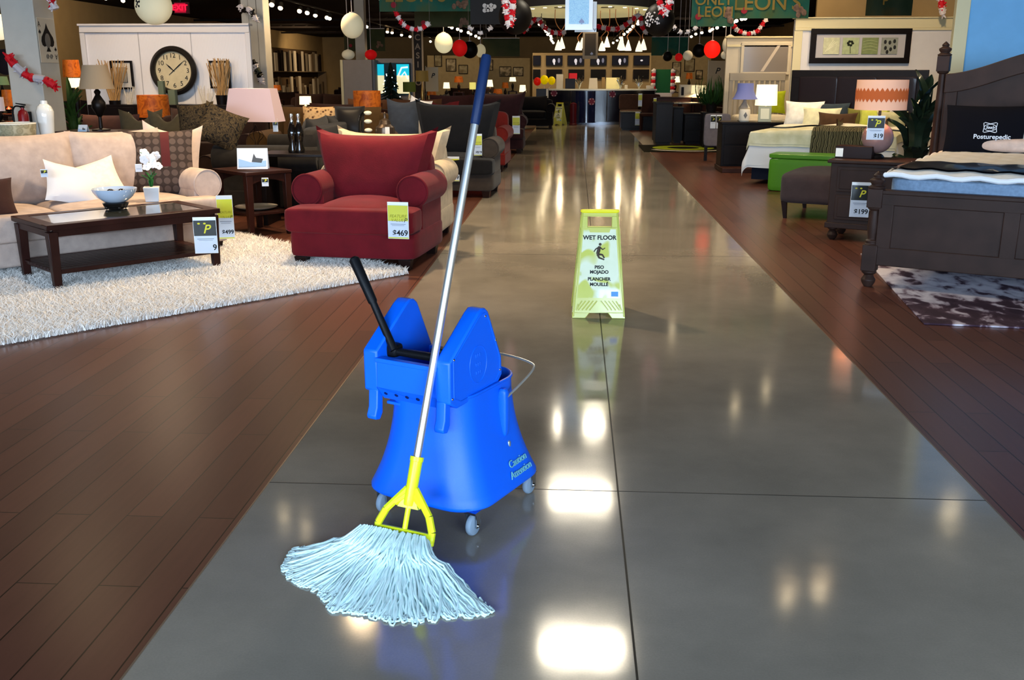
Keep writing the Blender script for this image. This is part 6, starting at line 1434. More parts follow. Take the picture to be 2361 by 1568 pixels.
# hanging playing cards in the middle
def hang_card(label, x0, x1, y0, y1, Y, back, txt=None, face=None):
    a = at(x0, y0, Y); e = at(x1, y1, Y); W_, H_ = e.x - a.x, a.z - e.z; t = thing('hanging_card', label, 'card', ((a.x + e.x) / 2, Y, (a.z + e.z) / 2), 0, 'hanging playing cards')
    obj('card_sheet', MB().span((-W_ / 2, 0, -H_ / 2), (W_ / 2, .006, H_ / 2)), face or mat('card_face', 'cfd9e2', .25, coat=.5), t, bevel=.001)
    obj('print_panel', MB().span((-W_ * .36, -.003, -H_ * .36), (W_ * .36, -.0005, H_ * .45)), back, t, flat=True)
    obj('spade', sp_mesh(W_ * .12, -.004, W_ * .1, -H_ * .3), mat('faint_spade', '8391b8', .5), t); obj('cord', MB().cyl((0, 0, H_ / 2), (0, 0, ZC - t.location.z), .003, seg=4), whg, t)
    if txt: text('index', txt, W_ * .2, ink, t, (W_ * .42, -.003, -H_ * .42), (R(90), R(180), 0))
    return t
cyanp = ramp_mat('card_back_print', [(.42, '86b9dc'), (.5, 'a9d4ea'), (.6, '7daedb')], 'noise', 40, .3, stretch=(1, 1, 2.5), distort=2, coat=.4)
hang_card('pale blue patterned playing card hanging above the aisle', 1304, 1366, -30, 69, 10.0, cyanp)
hang_card('white playing card hanging half behind the pale blue card', 1326, 1375, 4, 74, 10.6, mat('card_white_print', 'c9ced6', .4), 'A')
hang_card('dark greyish ace card hanging in front of the television wall', 1344, 1378, 74, 136, 27.5, mat('card_dim_print', '3a3630', .5), face=mat('card_dim_face', '7d776c', .6))  # sheet and print coloured darker than the two nearer cards

# banners
def banner_mat(nm, c1, c2, c3): return ramp_mat(nm, [(.35, c1), (.5, c2), (.66, c3)], 'noise', 1.6, .7, distort=.8, detail=4)
bm1 = banner_mat('banner_green', '12463a', '1a5244', '3c5030'); bm2 = banner_mat('banner_olive', '2a3418', '343a1e', '3a3820'); bm3 = banner_mat('banner_teal', '0f4e42', '23523e', '40502c')
gold = mat('banner_gold', '7a6630', .7); bred = mat('banner_red', '8a2430', .7); bpeople = mat('banner_brown_figures', '6b5446', .8, var=.4, vscale=30)
def banner(label, x0, x1, y0, y1, Y, m, lines=(), people=True):
    a = at(x0, y0, Y); e = at(x1, y1, Y); W_, H_ = e.x - a.x, a.z - e.z; t = thing('banner', label, 'banner', ((a.x + e.x) / 2, Y, (a.z + e.z) / 2), 0, 'green holiday banners')
    obj('cloth', MB().grid(lambda u, v: ((u - .5) * W_, .012 * math.sin(u * 14) * (1 - v), (v - .5) * H_), 24, 2).grid(lambda u, v: ((u - .5) * W_, .004 + .012 * math.sin(u * 14) * (1 - v), (v - .5) * H_), 24, 2), m, t)
    obj('hanging_rod', MB().cyl((-W_ / 2, 0, H_ / 2), (W_ / 2, 0, H_ / 2), .01, seg=6).cyl((-W_ * .4, 0, H_ / 2), (-W_ * .4, 0, ZC - t.location.z), .004, seg=4).cyl((W_ * .4, 0, H_ / 2), (W_ * .4, 0, ZC - t.location.z), .004, seg=4), whg, t)
    for s_, x, z, sz in lines: text('lettering', s_, sz, gold, t, (x * W_, -.02, z * H_), bold=.003)
    if people:
        pm_ = MB(); rr_ = random.Random(int(x0) + 9)
        for k in range(7): x = W_ * (.30 + .16 * rr_.random()); z = -H_ * (.42 - .35 * rr_.random()); pm_.sphere((x, -.018, z), (.035, .006, .045), 8, 6)
        obj('figure_print', pm_, bpeople, t, kind='stuff')
        obj('red_chip', MB().lathe([(0, 0), (.045, 0), (.045, .004), (0, .004)], seg=16, M=Matrix.Translation((-W_ * .34, -.014, -H_ * .25)) @ Matrix.Rotation(R(90), 4, 'X')), bred, t)
    return t
banner('left green banner above the red and white garland', 873, 1084, -34, 26, 16.0, bm1, (("LEON'S", -.1, .1, .3),))
banner('olive lower banner behind the left green banner', 955, 1086, 24, 62, 18.5, bm2)
banner('teal green banner with gold letters, left part of the right pair', 1597, 1692, -30, 61, 15.0, bm1, (('ONLY', 0, .16, .2), ('LEON', .05, -.14, .2)))
banner('wide green banner with gold letters, right part of the right pair', 1690, 1864, -30, 42, 15.1, bm3, (("LEON'S", -.05, -.02, .3),))
banner('small dim green banner left of the aisle far back', 1112, 1198, 88, 130, 29, bm2, people=False)
banner('small green banner right of the aisle far back', 1503, 1585, 85, 128, 29, bm1, people=False)
banner('dim green banner behind the square column near the grey booth', 792, 888, 66, 118, 27.5, bm2)
banner('dark green banner above the white picture wall', 2000, 2102, -20, 36, 18.5, banner_mat('banner_dark', '122a20', '1c3024', '2f3320'), (('P', -.1, .1, .2),), people=False)
# black poster with poker chips
a = at(1084, -20, 14.2); e = at(1158, 56, 14.2); bpst = thing('black_poster', 'black hanging poster with white poker chips beside the left banner', 'poster', ((a.x + e.x) / 2, 14.2, (a.z + e.z) / 2)); W_, H_ = e.x - a.x, a.z - e.z
obj('sheet', MB().span((-W_ / 2, 0, -H_ / 2), (W_ / 2, .01, H_ / 2)), paper_k, bpst); obj('cord', MB().cyl((0, 0, H_ / 2), (0, 0, ZC - bpst.location.z), .003, seg=4), whg, bpst)
for k in range(7): 
    rr_ = random.Random(k); obj('poker_chip', MB().lathe([(.018, 0), (.03, 0), (.03, .004), (.018, .004)], seg=12, M=Matrix.Translation((-W_ * .05 + (k % 4) * .045, -.002, H_ * .05 - (k // 4) * .05 + rr_.uniform(-.01, .01))) @ Matrix.Rotation(R(90), 4, 'X')), mat('chip_grey', '9a9a9e', .5), bpst)
# CASINO sign
Ys = 21.5; a = at(951, 72, Ys); e = at(976, 205, Ys); W_, H_ = e.x - a.x, a.z - e.z
cs_ = thing('casino_sign', 'tall black vertical sign spelling CASINO beside the grey booth', 'sign', ((a.x + e.x) / 2, Ys, 0))
obj('board', MB().span((-W_ / 2 + .02, 0, .5), (W_ / 2 - .02, .03, a.z)), mat('casino_black', '17110d', .6), cs_)
for s in (-1, 1): obj('post', MB().cyl((s * W_ / 2, 0, 0), (s * W_ / 2, 0, a.z + .03), .022, seg=10), mat('beige_post', '8d7c66', .5), cs_)
for k, ch_ in enumerate('CASINO'): text('letter', ch_, .17, mat('letter_grey', '6b5f52', .6), cs_, (0, -.004, a.z - .13 - k * .185), bold=.004)

# ================================================================ TRACK SPOTLIGHTS
spot_m = glow('spot_bulb', 'ffe6b8', 12); track_m = mat('track_white', '4a443c', .5); ZS = 3.45
proto = thing('track_spotlight', 'row of bright track spotlights', 'spotlight', (0, 0, -5), 0, 'track spotlights')
obj('housing', MB().lathe([(.02, .16), (.05, .14), (.062, .0), (.056, .0), (.045, .12), (0, .12)], seg=16), track_m, proto)
obj('bulb', MB().sphere((0, 0, -.005), (.056, .056, .045), 12, 8), spot_m, proto)
first = True; sr = random.Random(12); nsp = 0
def row_ys(pys, dz=1.5): return [dz * F_PX / (172 - p) for p in pys]
ROWS = {-6.84: ('outer left', row_ys((24, 29, 38, 41, 46, 50, 53, 66, 71, 78, 81, 83, 87, 91, 95, 102, 105))), -4.05: ('inner left', row_ys((14, 22, 30, 56, 60, 63, 68, 72, 75, 79, 83, 87, 91, 94, 97))),
        -1.07: ('centre left', row_ys((66, 69, 73, 77, 81, 84, 88, 91, 95, 98, 102, 105))), 1.86: ('centre right', row_ys((62, 66, 72, 77, 82, 88, 95, 100, 105))),
        4.7: ('outer right', row_ys((44, 50, 55, 57, 60, 64, 69, 74, 77, 80, 84, 88, 92, 95))), -12.6: ('far left', (26, 27, 28, 30, 32))}
for X, (nm, ys) in ROWS.items():
    zz_ = 3.45 if nm == 'far left' else 2.98
    obj('lighting_track', MB().span((-.02, ys[0] - .4, 0), (.02, ys[-1] + .4, .035)).span((-.01, ys[0], .03), (.01, ys[0] + .02, ZC - zz_ - .15)).span((-.01, ys[-1], .03), (.01, ys[-1] + .02, ZC - zz_ - .15)), track_m, None, 'ceiling track carrying the %s row of spotlights' % nm, 'track', 'ceiling lighting tracks', loc=(X, 0, zz_ + .15))
    for j, y in enumerate(ys):
        q = (X + sr.uniform(-.06, .06), y, zz_ + sr.uniform(-.03, .0)); lab = 'one of the bright spotlights on the %s ceiling track' % nm
        if first: o_ = proto; first = False; o_.location = q; o_['label'] = lab
        else: o_ = dup(proto, q, label=lab)
        o_['group'] = 'spotlights on the %s track' % nm; o_.rotation_euler = (R(-sr.uniform(25, 60)), 0, 0)
# spots nearer than the frame's top, whose reflections lie on the polished floor
NEAR = ((2.52, 14.27), (1.99, 18.79), (2.81, 19.73), (3.15, 15.16), (2.48, 8.76), (2.13, 8.62), (4.43, 10.71), (-2.92, 9.8), (-3.24, 10.06))
for k, (x, y) in enumerate(NEAR):
    o_ = dup(proto, (x, y, ZS), label='ceiling spotlight over the aisle edge, seen as a glint on the floor'); o_['group'] = 'spotlights mirrored in the floor'; o_.rotation_euler = (R(-30), 0, 0)
    if k in (6,): o_.scale = (1.8,) * 3
for k, (x, y0_, y1_) in enumerate(((2.5, 8.0, 20.4), (-3.05, 9.2, 10.8), (4.43, 10.0, 12.0), (1.99, 18.3, 19.6))):
    obj('lighting_track', MB().span((-.02, y0_, 0), (.02, y1_, .035)).span((-.01, y0_ + .1, .03), (.01, y0_ + .12, .03)), track_m, None, 'ceiling track of the spotlights that glint on the floor', 'track', 'ceiling tracks out of the frame', loc=(x, 0, 3.585))
panel_m = glow('panel_diffuser', 'fff2d0', 9)
for k, (x, y) in enumerate(((.14, 7.61), (.14, 10.81), (.14, 13.35), (-5.65, 12.8), (-7.5, 13.8))):
    t = thing('ceiling_panel_light', ('rectangular ceiling light panel above the aisle, mirrored in the concrete', 'ceiling light panel above the sofas, mirrored in the wooden floor')[k > 2], 'ceiling light', (x, y, 3.45), 0, ('ceiling light panels mirrored in the concrete', 'ceiling light panels mirrored in the wood')[k > 2])
    obj('frame', MB().span((-.42, -.2, .0), (.42, .2, .06)).cyl((-.3, 0, .06), (-.3, 0, ZC - 3.45), .01).cyl((.3, 0, .06), (.3, 0, ZC - 3.45), .01), track_m, t); obj('diffuser', MB().span((-.38, -.17, -.012), (.38, .17, -.001)), panel_m if k < 3 else glow('warm_diffuser', 'ffc890', 2.2), t)
# ================================================================ ROUND SERVICE COUNTER AND WHAT STANDS ON IT
Yk = 30.0; kl = at(1262, 205, Yk); kr = at(1512, 205, Yk); KH = kl.z; kc = (kl.x + kr.x) / 2; KR = 4.2
ct_ = thing('service_counter', 'round dark service counter with pale worktop at the end of the aisle', 'counter', (kc, Yk + KR, 0))
lam = mat('dark_navy_laminate', '0e0d1a', .22, coat=.5); hw_ = (kr.x - kl.x) / 2; aw_ = math.asin(min(.99, hw_ / KR))
def arc_wall(m_, r0, r1, z0, z1, a0, a1, n=28):
    vs = []; fs = []
    for k in range(n + 1):
        a = a0 + (a1 - a0) * k / n; s, c = math.sin(a), -math.cos(a)
        vs += [(r0 * s, r0 * c, z0), (r1 * s, r1 * c, z0), (r1 * s, r1 * c, z1), (r0 * s, r0 * c, z1)]
    for k in range(n):
        o = 4 * k
        for j in range(4): fs.append((o + j, o + (j + 1) % 4, o + 4 + (j + 1) % 4, o + 4 + j))
    fs += [(0, 1, 2, 3), (4 * n, 4 * n + 3, 4 * n + 2, 4 * n + 1)]; return m_.add(vs, fs)
cut = at(1316, 250, Yk).x - kc; cut2 = at(1399, 250, Yk).x - kc
obj('counter_body', arc_wall(MB(), KR - .08, KR, .08, KH - .05, -aw_, aw_), lam, ct_)
obj('kick_plate', arc_wall(MB(), KR - .12, KR - .03, 0, .09, -aw_, aw_), mat('steel_kick', '6d7076', .25, .9), ct_)
obj('worktop', arc_wall(MB(), KR - .6, KR + .08, KH - .05, KH, -aw_ * 1.02, aw_ * 1.02), mat('pale_worktop', 'd6d6c6', .25, coat=.3), ct_, bevel=.008)
a_ = at(1352, 250, Yk).x - kc; obj('curved_panel', MB().lathe([(.42, .06), (.42, KH - .06)], c=(a_, -KR + .33, 0), seg=40), mat('blue_gloss_laminate', '141c3c', .14, coat=.8), ct_)
for x in (cut, cut2): a = math.asin(x / KR); obj('chrome_strip', MB().cyl(((KR + .005) * math.sin(a), -(KR + .005) * math.cos(a), .1), ((KR + .005) * math.sin(a), -(KR + .005) * math.cos(a), KH - .06), .012, seg=8), chrome, ct_)
cred = mat('chip_red', '6a2034', .5); cwh = mat('chip_white', 'b0a2a2', .5)
for k, (px, py) in enumerate(((1277, 215), (1364, 234), (1412, 217))):
    q = at(px, py, Yk); x = q.x - kc; a = math.asin(x / (KR + .02)); rr2 = (.43 if k == 1 else 0)
    t = thing('poker_chip_decal', ('red poker chip decal at the left of the counter front', 'red poker chip decal low in the middle of the counter front', 'red poker chip decal at the right of the counter front')[k], 'decal', (q.x, Yk + KR - (KR + .02) * math.cos(a) - (.1 if k == 1 else .012), q.z), -a * 0, 'poker chip decals on the counter')
    M = Matrix.Rotation(R(90), 4, 'X'); r_ = .1
    obj('disc', MB().lathe([(0, 0), (r_, 0), (r_, .006), (0, .006)], seg=28, M=M), cred, t)
    for j in range(6): b_ = MB().add([(v[0], -.008, v[1]) for v in [(math.cos(R(60 * j + d)) * q_, math.sin(R(60 * j + d)) * q_) for d, q_ in ((-11, .07), (11, .07), (11, .1), (-11, .1))]], [(0, 1, 2, 3)]); obj('edge_spot', b_, cwh, t)
ext = at(1322, 240, Yk - .25); obj('red_stand', MB().lathe([(.12, 0), (.12, .03), (.1, .05), (.1, .62), (.0, .66)], seg=20), mat('dull_red', '4a1018', .4), None, 'dark red cylinder standing before the counter beside the small wet floor sign', 'bin', loc=(ext.x, Yk - .28, 0))
# items on the worktop
def on_top(px, Yo=.22): return Vector((at(px, 205, Yk + Yo).x, Yk + Yo + max(0, KR - math.sqrt(max(.1, KR * KR - (at(px, 205, Yk).x - kc) ** 2))), KH))
def box_item(name, label, cat, px0, px1, pyt, m, Yo=.25, D=.2, taper_=1.0, group=None):
    a = on_top(px0, Yo); e = on_top(px1, Yo); z = at((px0 + px1) / 2, pyt, a.y).z; w_ = e.x - a.x
    return obj(name, MB().taper((0, 0, 0), (w_, D), (w_ * taper_, D * taper_), max(.05, z - KH)), m, None, label, cat, group, loc=((a.x + e.x) / 2, a.y, KH), bevel=.008)
offw = mat('office_white', 'c9c3b4', .5)
box_item('document_holder', 'tall white document holder on the counter right of the yellow balloons', 'holder', 1282, 1298, 171, offw); box_item('printer', 'white till printer in the middle of the counter', 'printer', 1357, 1378, 180, offw, taper_=.85)
box_item('cash_register', 'black screen and register left of the till printer', 'register', 1303, 1326, 181, blackwood); box_item('desk_lamp_box', 'pale yellow lit box on the counter right of the till printer', 'box', 1397, 1428, 179, mat('lit_yellow', 'd6cc96', .6, emit='e8d890', estr=.25), Yo=.5)
box_item('tablet', 'small tan stand left of the pale yellow box on the counter', 'stand', 1387, 1394, 178, mat('tan', '8a744e', .6)); box_item('white_card', 'white card at the right end of the counter', 'card', 1491, 1509, 197, offw, Yo=-.02, D=.05)
box_item('paper_stack', 'low white paper stack on the counter right of centre', 'paper', 1440, 1447, 196, offw)
for k, px in enumerate((1336, 1431, 1474)):
    p = on_top(px, .2); t = thing('silver_floral_piece', ('silver wire decoration beside the register', 'silver wire decoration right of the pale yellow box', 'silver and white wire decoration near the right end of the counter')[k], 'decoration', p, 0, 'silver decorations on the counter'); r_ = random.Random(k)
    for j in range(9): a = r_.uniform(0, 6.28); h = r_.uniform(.15, .38); obj('wire', MB().tube([(0, 0, 0), (math.cos(a) * .06, math.sin(a) * .06, h * .6), (math.cos(a) * .12, math.sin(a) * .05, h)], [.012, .01, .016], 5), chrome, t)
# balloons on the left end
for k, (px, py, d, c_, lab) in enumerate(((1239, 188, 17, 'c8180c', 'red balloon left of the yellow ones by the counter'), (1255, 184, 19, 'e8c800', 'left yellow balloon above the counter end'), (1272, 186, 17, 'e0be00', 'right yellow balloon above the counter end'))):
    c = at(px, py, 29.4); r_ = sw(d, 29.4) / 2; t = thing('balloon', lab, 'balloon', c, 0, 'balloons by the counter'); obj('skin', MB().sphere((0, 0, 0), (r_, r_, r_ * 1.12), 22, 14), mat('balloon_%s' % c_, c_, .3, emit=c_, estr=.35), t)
    obj('string', MB().tube([(0, 0, -r_ * 1.1), ((1255 - px) * .006, 0, -r_ * 2.2), ((1258 - px) * .011, .0, -.62)], .006, 4), whg, t)
dsk = thing('reception_desk', 'grey white framed desk end left of the round counter', 'desk', (at(1236, 230, 28.9).x, 28.9, 0)); x1 = at(1264, 230, 28.9).x - dsk.location.x; zt4 = at(1250, 205, 28.9).z; zb4 = at(1250, 230, 28.9).z
obj('white_frame', MB().span((x1 - .06, 0, zb4), (x1, .05, zt4)).span((0, 0, zb4), (x1, .05, zb4 + .05)), offw, dsk); obj('desk_body', MB().span((0, .05, 0), (x1, .6, zt4)), mat('dark_slate_panel', '2c2e33', .4), dsk)
sofa('sofa', 'black leather sofa left of the round counter', 'sofa', (at(1222, 260, 27.8).x, 27.8, 0), R(0), 1.3, .9, fabric('ink_black', '0d0c10'), 1, 1, back_top=.85)
# ring canopy above the counter
cy = 31.6; cx = at(1345, 30, cy).x; rx, ry = 2.25, 3.3; zl = 3.3
def ell(m_, r0, r1, z0, z1, n=56):
    vs = []; fs = []
    for k in range(n): 
        a = 2 * math.pi * k / n; c, s = math.cos(a), math.sin(a)
        vs += [(rx * r0 * c, ry * r0 * s, z0), (rx * r1 * c, ry * r1 * s, z0), (rx * r1 * c, ry * r1 * s, z1), (rx * r0 * c, ry * r0 * s, z1)]
    for k in range(n):
        o = 4 * k; o2 = 4 * ((k + 1) % n)
        for j in range(4): fs.append((o + j, o + (j + 1) % 4, o2 + (j + 1) % 4, o2 + j))
    return m_.add(vs, fs)
cn = thing('ring_canopy', 'grey elliptical ring canopy with lit pale underside above the counter', 'canopy', (cx, cy, zl))
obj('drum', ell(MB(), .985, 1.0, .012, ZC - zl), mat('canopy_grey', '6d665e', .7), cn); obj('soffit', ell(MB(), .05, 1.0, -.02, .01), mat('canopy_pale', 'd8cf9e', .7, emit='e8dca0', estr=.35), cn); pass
for k in range(10):
    a = R(-90 - 60 + k * 13.5); obj('downlight', MB().lathe([(0, -.03), (.05, -.03), (.05, -.021), (0, -.021)], c=(rx * .9 * math.cos(a), ry * .9 * math.sin(a), 0), seg=12), spot_m, cn)
for a in (-112, -68): obj('air_vent', MB().box((rx * .78 * math.cos(R(a)), ry * .84 * math.sin(R(a)), -.03), (.36, .3, .012)), mat('vent_grey', '6c6854', .6), cn)
for a in (-118, -98, -80, -62): obj('drum_slot', MB().box((rx * 1.004 * math.cos(R(a)), ry * 1.004 * math.sin(R(a)), .2), (.42 if a in (-98, -80) else .1, .03, .05)), blackwood, cn)
# bell pendants
pend = mat('pendant_glow', 'fff4d8', .5, emit='fff0d0', estr=1.2)
for k, (px, pyt, pyb) in enumerate(((1287, 92, 116), (1295, 86, 112), (1334, 95, 116), (1342, 87, 112), (1388, 95, 117), (1399, 84, 109), (1431, 88, 114), (1434, 84, 116), (1448, 92, 117), (1473, 94, 119), (1483, 90, 115))):
    Yq = 29.0 + (k % 3) * .7; c = at(px, pyb, Yq); z1 = at(px, pyt, Yq).z - c.z; t = thing('pendant_lamp', 'glowing white bell pendant lamp above the counter, %s' % (('first', 'second', 'third', 'fourth', 'fifth', 'sixth', 'seventh', 'eighth', 'ninth', 'tenth', 'last')[k] + ' from the left'), 'pendant lamp', c, 0, 'bell pendants above the counter')
    obj('bell_shade', MB().lathe([(.095, 0), (.1, .02), (.085, .08), (.045, .2), (.025, z1 * .85), (.012, z1)], seg=20), pend, t); s_ = 1 if k % 2 else -1
    obj('curved_cable', MB().tube(smooth([(0, 0, z1), (s_ * .03, 0, z1 + .12), (s_ * -.12, 0, z1 + .3), (s_ * -.2, .1, z1 + .5), (s_ * -.2, .2, 3.29 - c.z)], 5), .012, 5), mat('cable_peach', 'c98a60', .6), t)
    if k % 3 == 1: light('POINT', (c.x, Yq, c.z - .08), 16, WARM, .05)
# TV wall
Yt = 38.0; a = at(1228, 122, Yt); e = at(1502, 122, Yt); tw = struct('wall_booth_5', MB().span((a.x, Yt, 0), (e.x, Yt + .3, a.z)), mat('tv_wall_beige', '8a7a5c', .7))
scr = mat('screen_dark', '08090f', .5, emit='0d1222', estr=.4); facem = mat('screen_face', 'b9bcc8', .5, emit='b8bccc', estr=.7); blob = mat('screen_grey', '6d7286', .5, emit='7078a0', estr=.3)
for k, (x0, x1) in enumerate(((1229, 1247), (1259, 1297), (1309, 1347), (1361, 1398), (1411, 1448), (1461, 1497))):
    a = at(x0, 128, Yt); e = at(x1, 151, Yt); W_, H_ = e.x - a.x, a.z - e.z
    t = thing('television', 'wall television showing a pale face, %s in the upper row' % ('first', 'second', 'third', 'fourth', 'fifth', 'last')[k] if 0 < k < 5 else ('wall television cut by the left end of the display wall', 'dark wall television at the right end of the upper row')[k == 5], 'television', ((a.x + e.x) / 2, Yt - .08, (a.z + e.z) / 2), 0, 'televisions in the upper row')
    obj('housing', MB().span((-W_ / 2, 0, -H_ / 2), (W_ / 2, .07, H_ / 2)), blackwood, t, bevel=.006); s_ = obj('screen', MB().span((-W_ / 2 + .025, -.003, -H_ / 2 + .025), (W_ / 2 - .025, 0, H_ / 2 - .025)), scr, t)
    if 0 < k < 5:
        obj('screen_image', MB().sphere((-.01, -.006, -.02), (.055, .003, .085), 14, 10).sphere((-.0, -.006, -H_ / 2 + .06), (.03, .003, .04), 10, 6), facem, s_); obj('screen_image', MB().sphere((W_ * .28, -.006, -.0), (.045, .003, .09), 12, 8), blob, s_)
    elif k == 5: obj('screen_image', MB().sphere((0, -.006, .0), (.05, .003, .03), 10, 6), facem, s_)
for k, (x0, x1) in enumerate(((1229, 1246), (1260, 1296), (1311, 1347), (1362, 1396), (1411, 1443), (1460, 1496))):
    a = at(x0, 160, Yt); e = at(x1, 182, Yt); W_, H_ = e.x - a.x, a.z - e.z
    t = thing('dark_television', 'switched off television in the lower row, %s' % ('first from the left', 'second from the left', 'third from the left', 'fourth from the left', 'fifth from the left', 'rightmost')[k], 'television', ((a.x + e.x) / 2, Yt - .08, (a.z + e.z) / 2), 0, 'televisions in the lower row')
    obj('housing', MB().span((-W_ / 2, 0, -H_ / 2), (W_ / 2, .07, H_ / 2)), blackwood, t, bevel=.006); obj('screen', MB().span((-W_ / 2 + .02, -.003, -H_ / 2 + .02), (W_ / 2 - .02, 0, H_ / 2 - .02)), mat('screen_off', '0a0808', .55), t)
q = on_top(1320, .3); q.z = at(1320, 176, q.y).z; obj('red_notice', MB().span((-.12, 0, KH - q.z), (-.1, .02, .09)).span((-.12, 0, -.09), (.13, .02, .09)), mat('notice_red', 'b8242c', .5, emit='c8242c', estr=.2), None, 'small red notice board before the lower television row', 'notice', loc=q)
# green sign with red and white frame
a = at(1512, 160, 30.6); e = at(1545, 214, 30.6); W_, H_ = e.x - a.x, a.z - e.z; hs = thing('holiday_stand', 'green upright sign framed with red and white garland right of the counter', 'sign', ((a.x + e.x) / 2, 30.6, 0))
obj('green_panel', MB().span((-W_ / 2, 0, e.z), (W_ / 2, .04, a.z)), mat('panel_green', '1c5a34', .6), hs); obj('base', MB().span((-W_ / 2 - .05, -.05, 0), (W_ / 2 + .05, .2, e.z)), whg, hs)
for s in (-1, 1):
    for k in range(7): z = e.z + H_ * k / 7; obj('tinsel', MB().tube([(s * (W_ / 2 + .04), -.03, z), (s * (W_ / 2 + .07), -.05, z + H_ / 14), (s * (W_ / 2 + .03), -.03, z + H_ / 7)], [.06, .085, .05], 7), redg if k % 2 else whg, hs)
# white banner flag with P, right
def p_flag(label, x0, x1, y0, y1, Y, group='tall white price flags'):
    a = at(x0, y0, Y); e = at(x1, y1, Y); W_ = e.x - a.x; t = thing('price_flag', label, 'flag', ((a.x + e.x) / 2, Y, 0), 0, group)
    obj('sheet', MB().span((-W_ / 2, 0, e.z), (W_ / 2, .01, a.z)), mat('flag_beige', 'a3957c', .6), t); obj('pole', MB().cyl((-W_ / 2, .02, 0), (-W_ / 2, .02, a.z + .03), .012, seg=8), chrome, t); text('letter', 'P', W_ * .5, ink, t, (W_ * .05, -.004, a.z - (a.z - e.z) * .35), shear=.3, bold=.003); return t
p_flag('tall beige flag with a black P left of the potted fern', 1634, 1668, 140, 208, 23.5); p_flag('white price board with a black P behind the maroon sofa', 981, 1011, 155, 211, 22.6)

# ================================================================ GREY BOOTH WITH LIT PICTURE, SMALL TREE
Yb = 23.5; grey = mat('booth_grey', '8f8782', .8, var=.04); a = at(790, 138, Yb); m1 = at(856, 138, Yb); e = at(953, 134, Yb)
struct('wall_booth_6', MB().span((a.x, Yb, 0), (m1.x, Yb + .1, a.z)).span((m1.x, Yb + .5, 0), (e.x, Yb + .6, e.z)).span((m1.x, Yb + .1, 0), (m1.x + .05, Yb + .5, a.z)), grey)
struct('trim_20', MB().span((a.x - .06, Yb - .02, 0), (a.x, Yb + .12, a.z)), cream)
a = at(857, 148, Yb + .4); e = at(944, 216, Yb + .4); W_, H_ = e.x - a.x, a.z - e.z
lp_ = thing('lit_display', 'bright cyan and cream lit picture panels in the grey booth', 'display', ((a.x + e.x) / 2, Yb + .44, (a.z + e.z) / 2))
cyan = glow('lit_cyan', '18b8d0', .9); crm = glow('lit_cream', 'e6dcae', .9); dkb = mat('lit_dark', '0c2226', .4, emit='0e3040', estr=.3)
obj('light_box', MB().span((-W_ / 2, .0, -H_ / 2 - .03), (W_ / 2 + .03, .05, H_ / 2 + .03)), mat('booth_edge_blue', '16404e', .5), lp_)
obj('cyan_sky', MB().span((-W_ / 2, -.006, H_ * .12), (-W_ * .18, -.001, H_ / 2)), cyan, lp_, flat=True); obj('cyan_sky', MB().span((W_ * .16, -.006, H_ * .12), (W_ / 2, -.001, H_ / 2)), cyan, lp_, flat=True)
obj('cream_lower', MB().span((-W_ / 2, -.006, -H_ / 2), (-W_ * .18, -.001, H_ * .12)), crm, lp_, flat=True); obj('cream_lower', MB().span((W_ * .16, -.006, -H_ / 2), (W_ / 2, -.001, H_ * .12)), crm, lp_, flat=True)
obj('dark_middle', MB().span((-W_ * .17, -.006, -H_ / 2), (W_ * .15, -.001, H_ / 2)), dkb, lp_, flat=True)
obj('white_figure', MB().tube([(W_ * .2, -.01, H_ * .1), (W_ * .3, -.01, H_ * .38), (W_ * .47, -.01, H_ * .4)], .022, 6).tube([(W_ * .28, -.01, H_ * .08), (W_ * .38, -.01, H_ * .24), (W_ * .47, -.01, -.0)], .02, 6), glow('lit_white', 'e4ecf0', .9), lp_)
q = at(903, 240, Yb - .2); tr_ = thing('christmas_tree', 'small dark decorated tree in front of the lit picture panels', 'tree', (q.x, Yb - .2, 0)); zt5 = at(903, 150, Yb - .2).z; r_ = random.Random(5); tm = MB()
for k in range(170):
    z = .5 + (zt5 - .5) * r_.random(); rr2 = (.36 * (1 - (z - .5) / (zt5 - .5)) + .04); a = r_.uniform(0, 6.28); tm.tube([(0, 0, z + .05), (rr2 * math.cos(a), rr2 * math.sin(a), z - .05)], [.03, .012], 4)
obj('branches', tm, mat('tree_dark', '0c1a12', .8), tr_, kind='stuff'); obj('trunk', MB().cyl((0, 0, 0), (0, 0, zt5), .03, seg=8), darkwood, tr_)
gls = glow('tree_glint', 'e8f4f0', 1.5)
for k in range(16): z = .7 + (zt5 - .8) * r_.random(); rr2 = .36 * (1 - (z - .5) / (zt5 - .5)) + .05; a = R(r_.uniform(200, 340)); obj('glint_dot', MB().sphere((rr2 * math.cos(a), rr2 * math.sin(a), z), .014, 8, 6), gls, tr_)  # small glowing dots stand in for glints of light on the tree
lamp_simple('table lamp with dark green shade right of the small tree', 945, 250, 189, 212, 30, 20.5, mat('dark_green_shade', '2c3414', .8, emit='5c6420', estr=.12), crys, base_r=.04, topf=.98, power=8)
lamp_simple('tall brass lamp with dark gold shade below the casino sign', 975, 262, 163, 188, 30, 19.5, mat('dark_gold_shade', '5a4a24', .7, emit='7a5c28', estr=.2), mat('old_brass', '8a6c3a', .3, .8), base_r=.035, topf=.95, power=6)
lamp_simple('table lamp with small glowing white shade right of the mop grip', 1130, 215, 184, 200, 15, 26.5, MATS['hot_cream_shade'], iron, base_r=.03, topf=.7, power=6)
lamp_simple('small lamp with square yellow shade left of the mop grip', 1090, 225, 190, 206, 15, 25.0, mat('yellow_lit_shade', 'e0d070', .8, emit='e8d870', estr=.8), iron, base_r=.03, topf=1.0, power=5)
exitm = glow('exit_red', 'ff1438', 1.6)
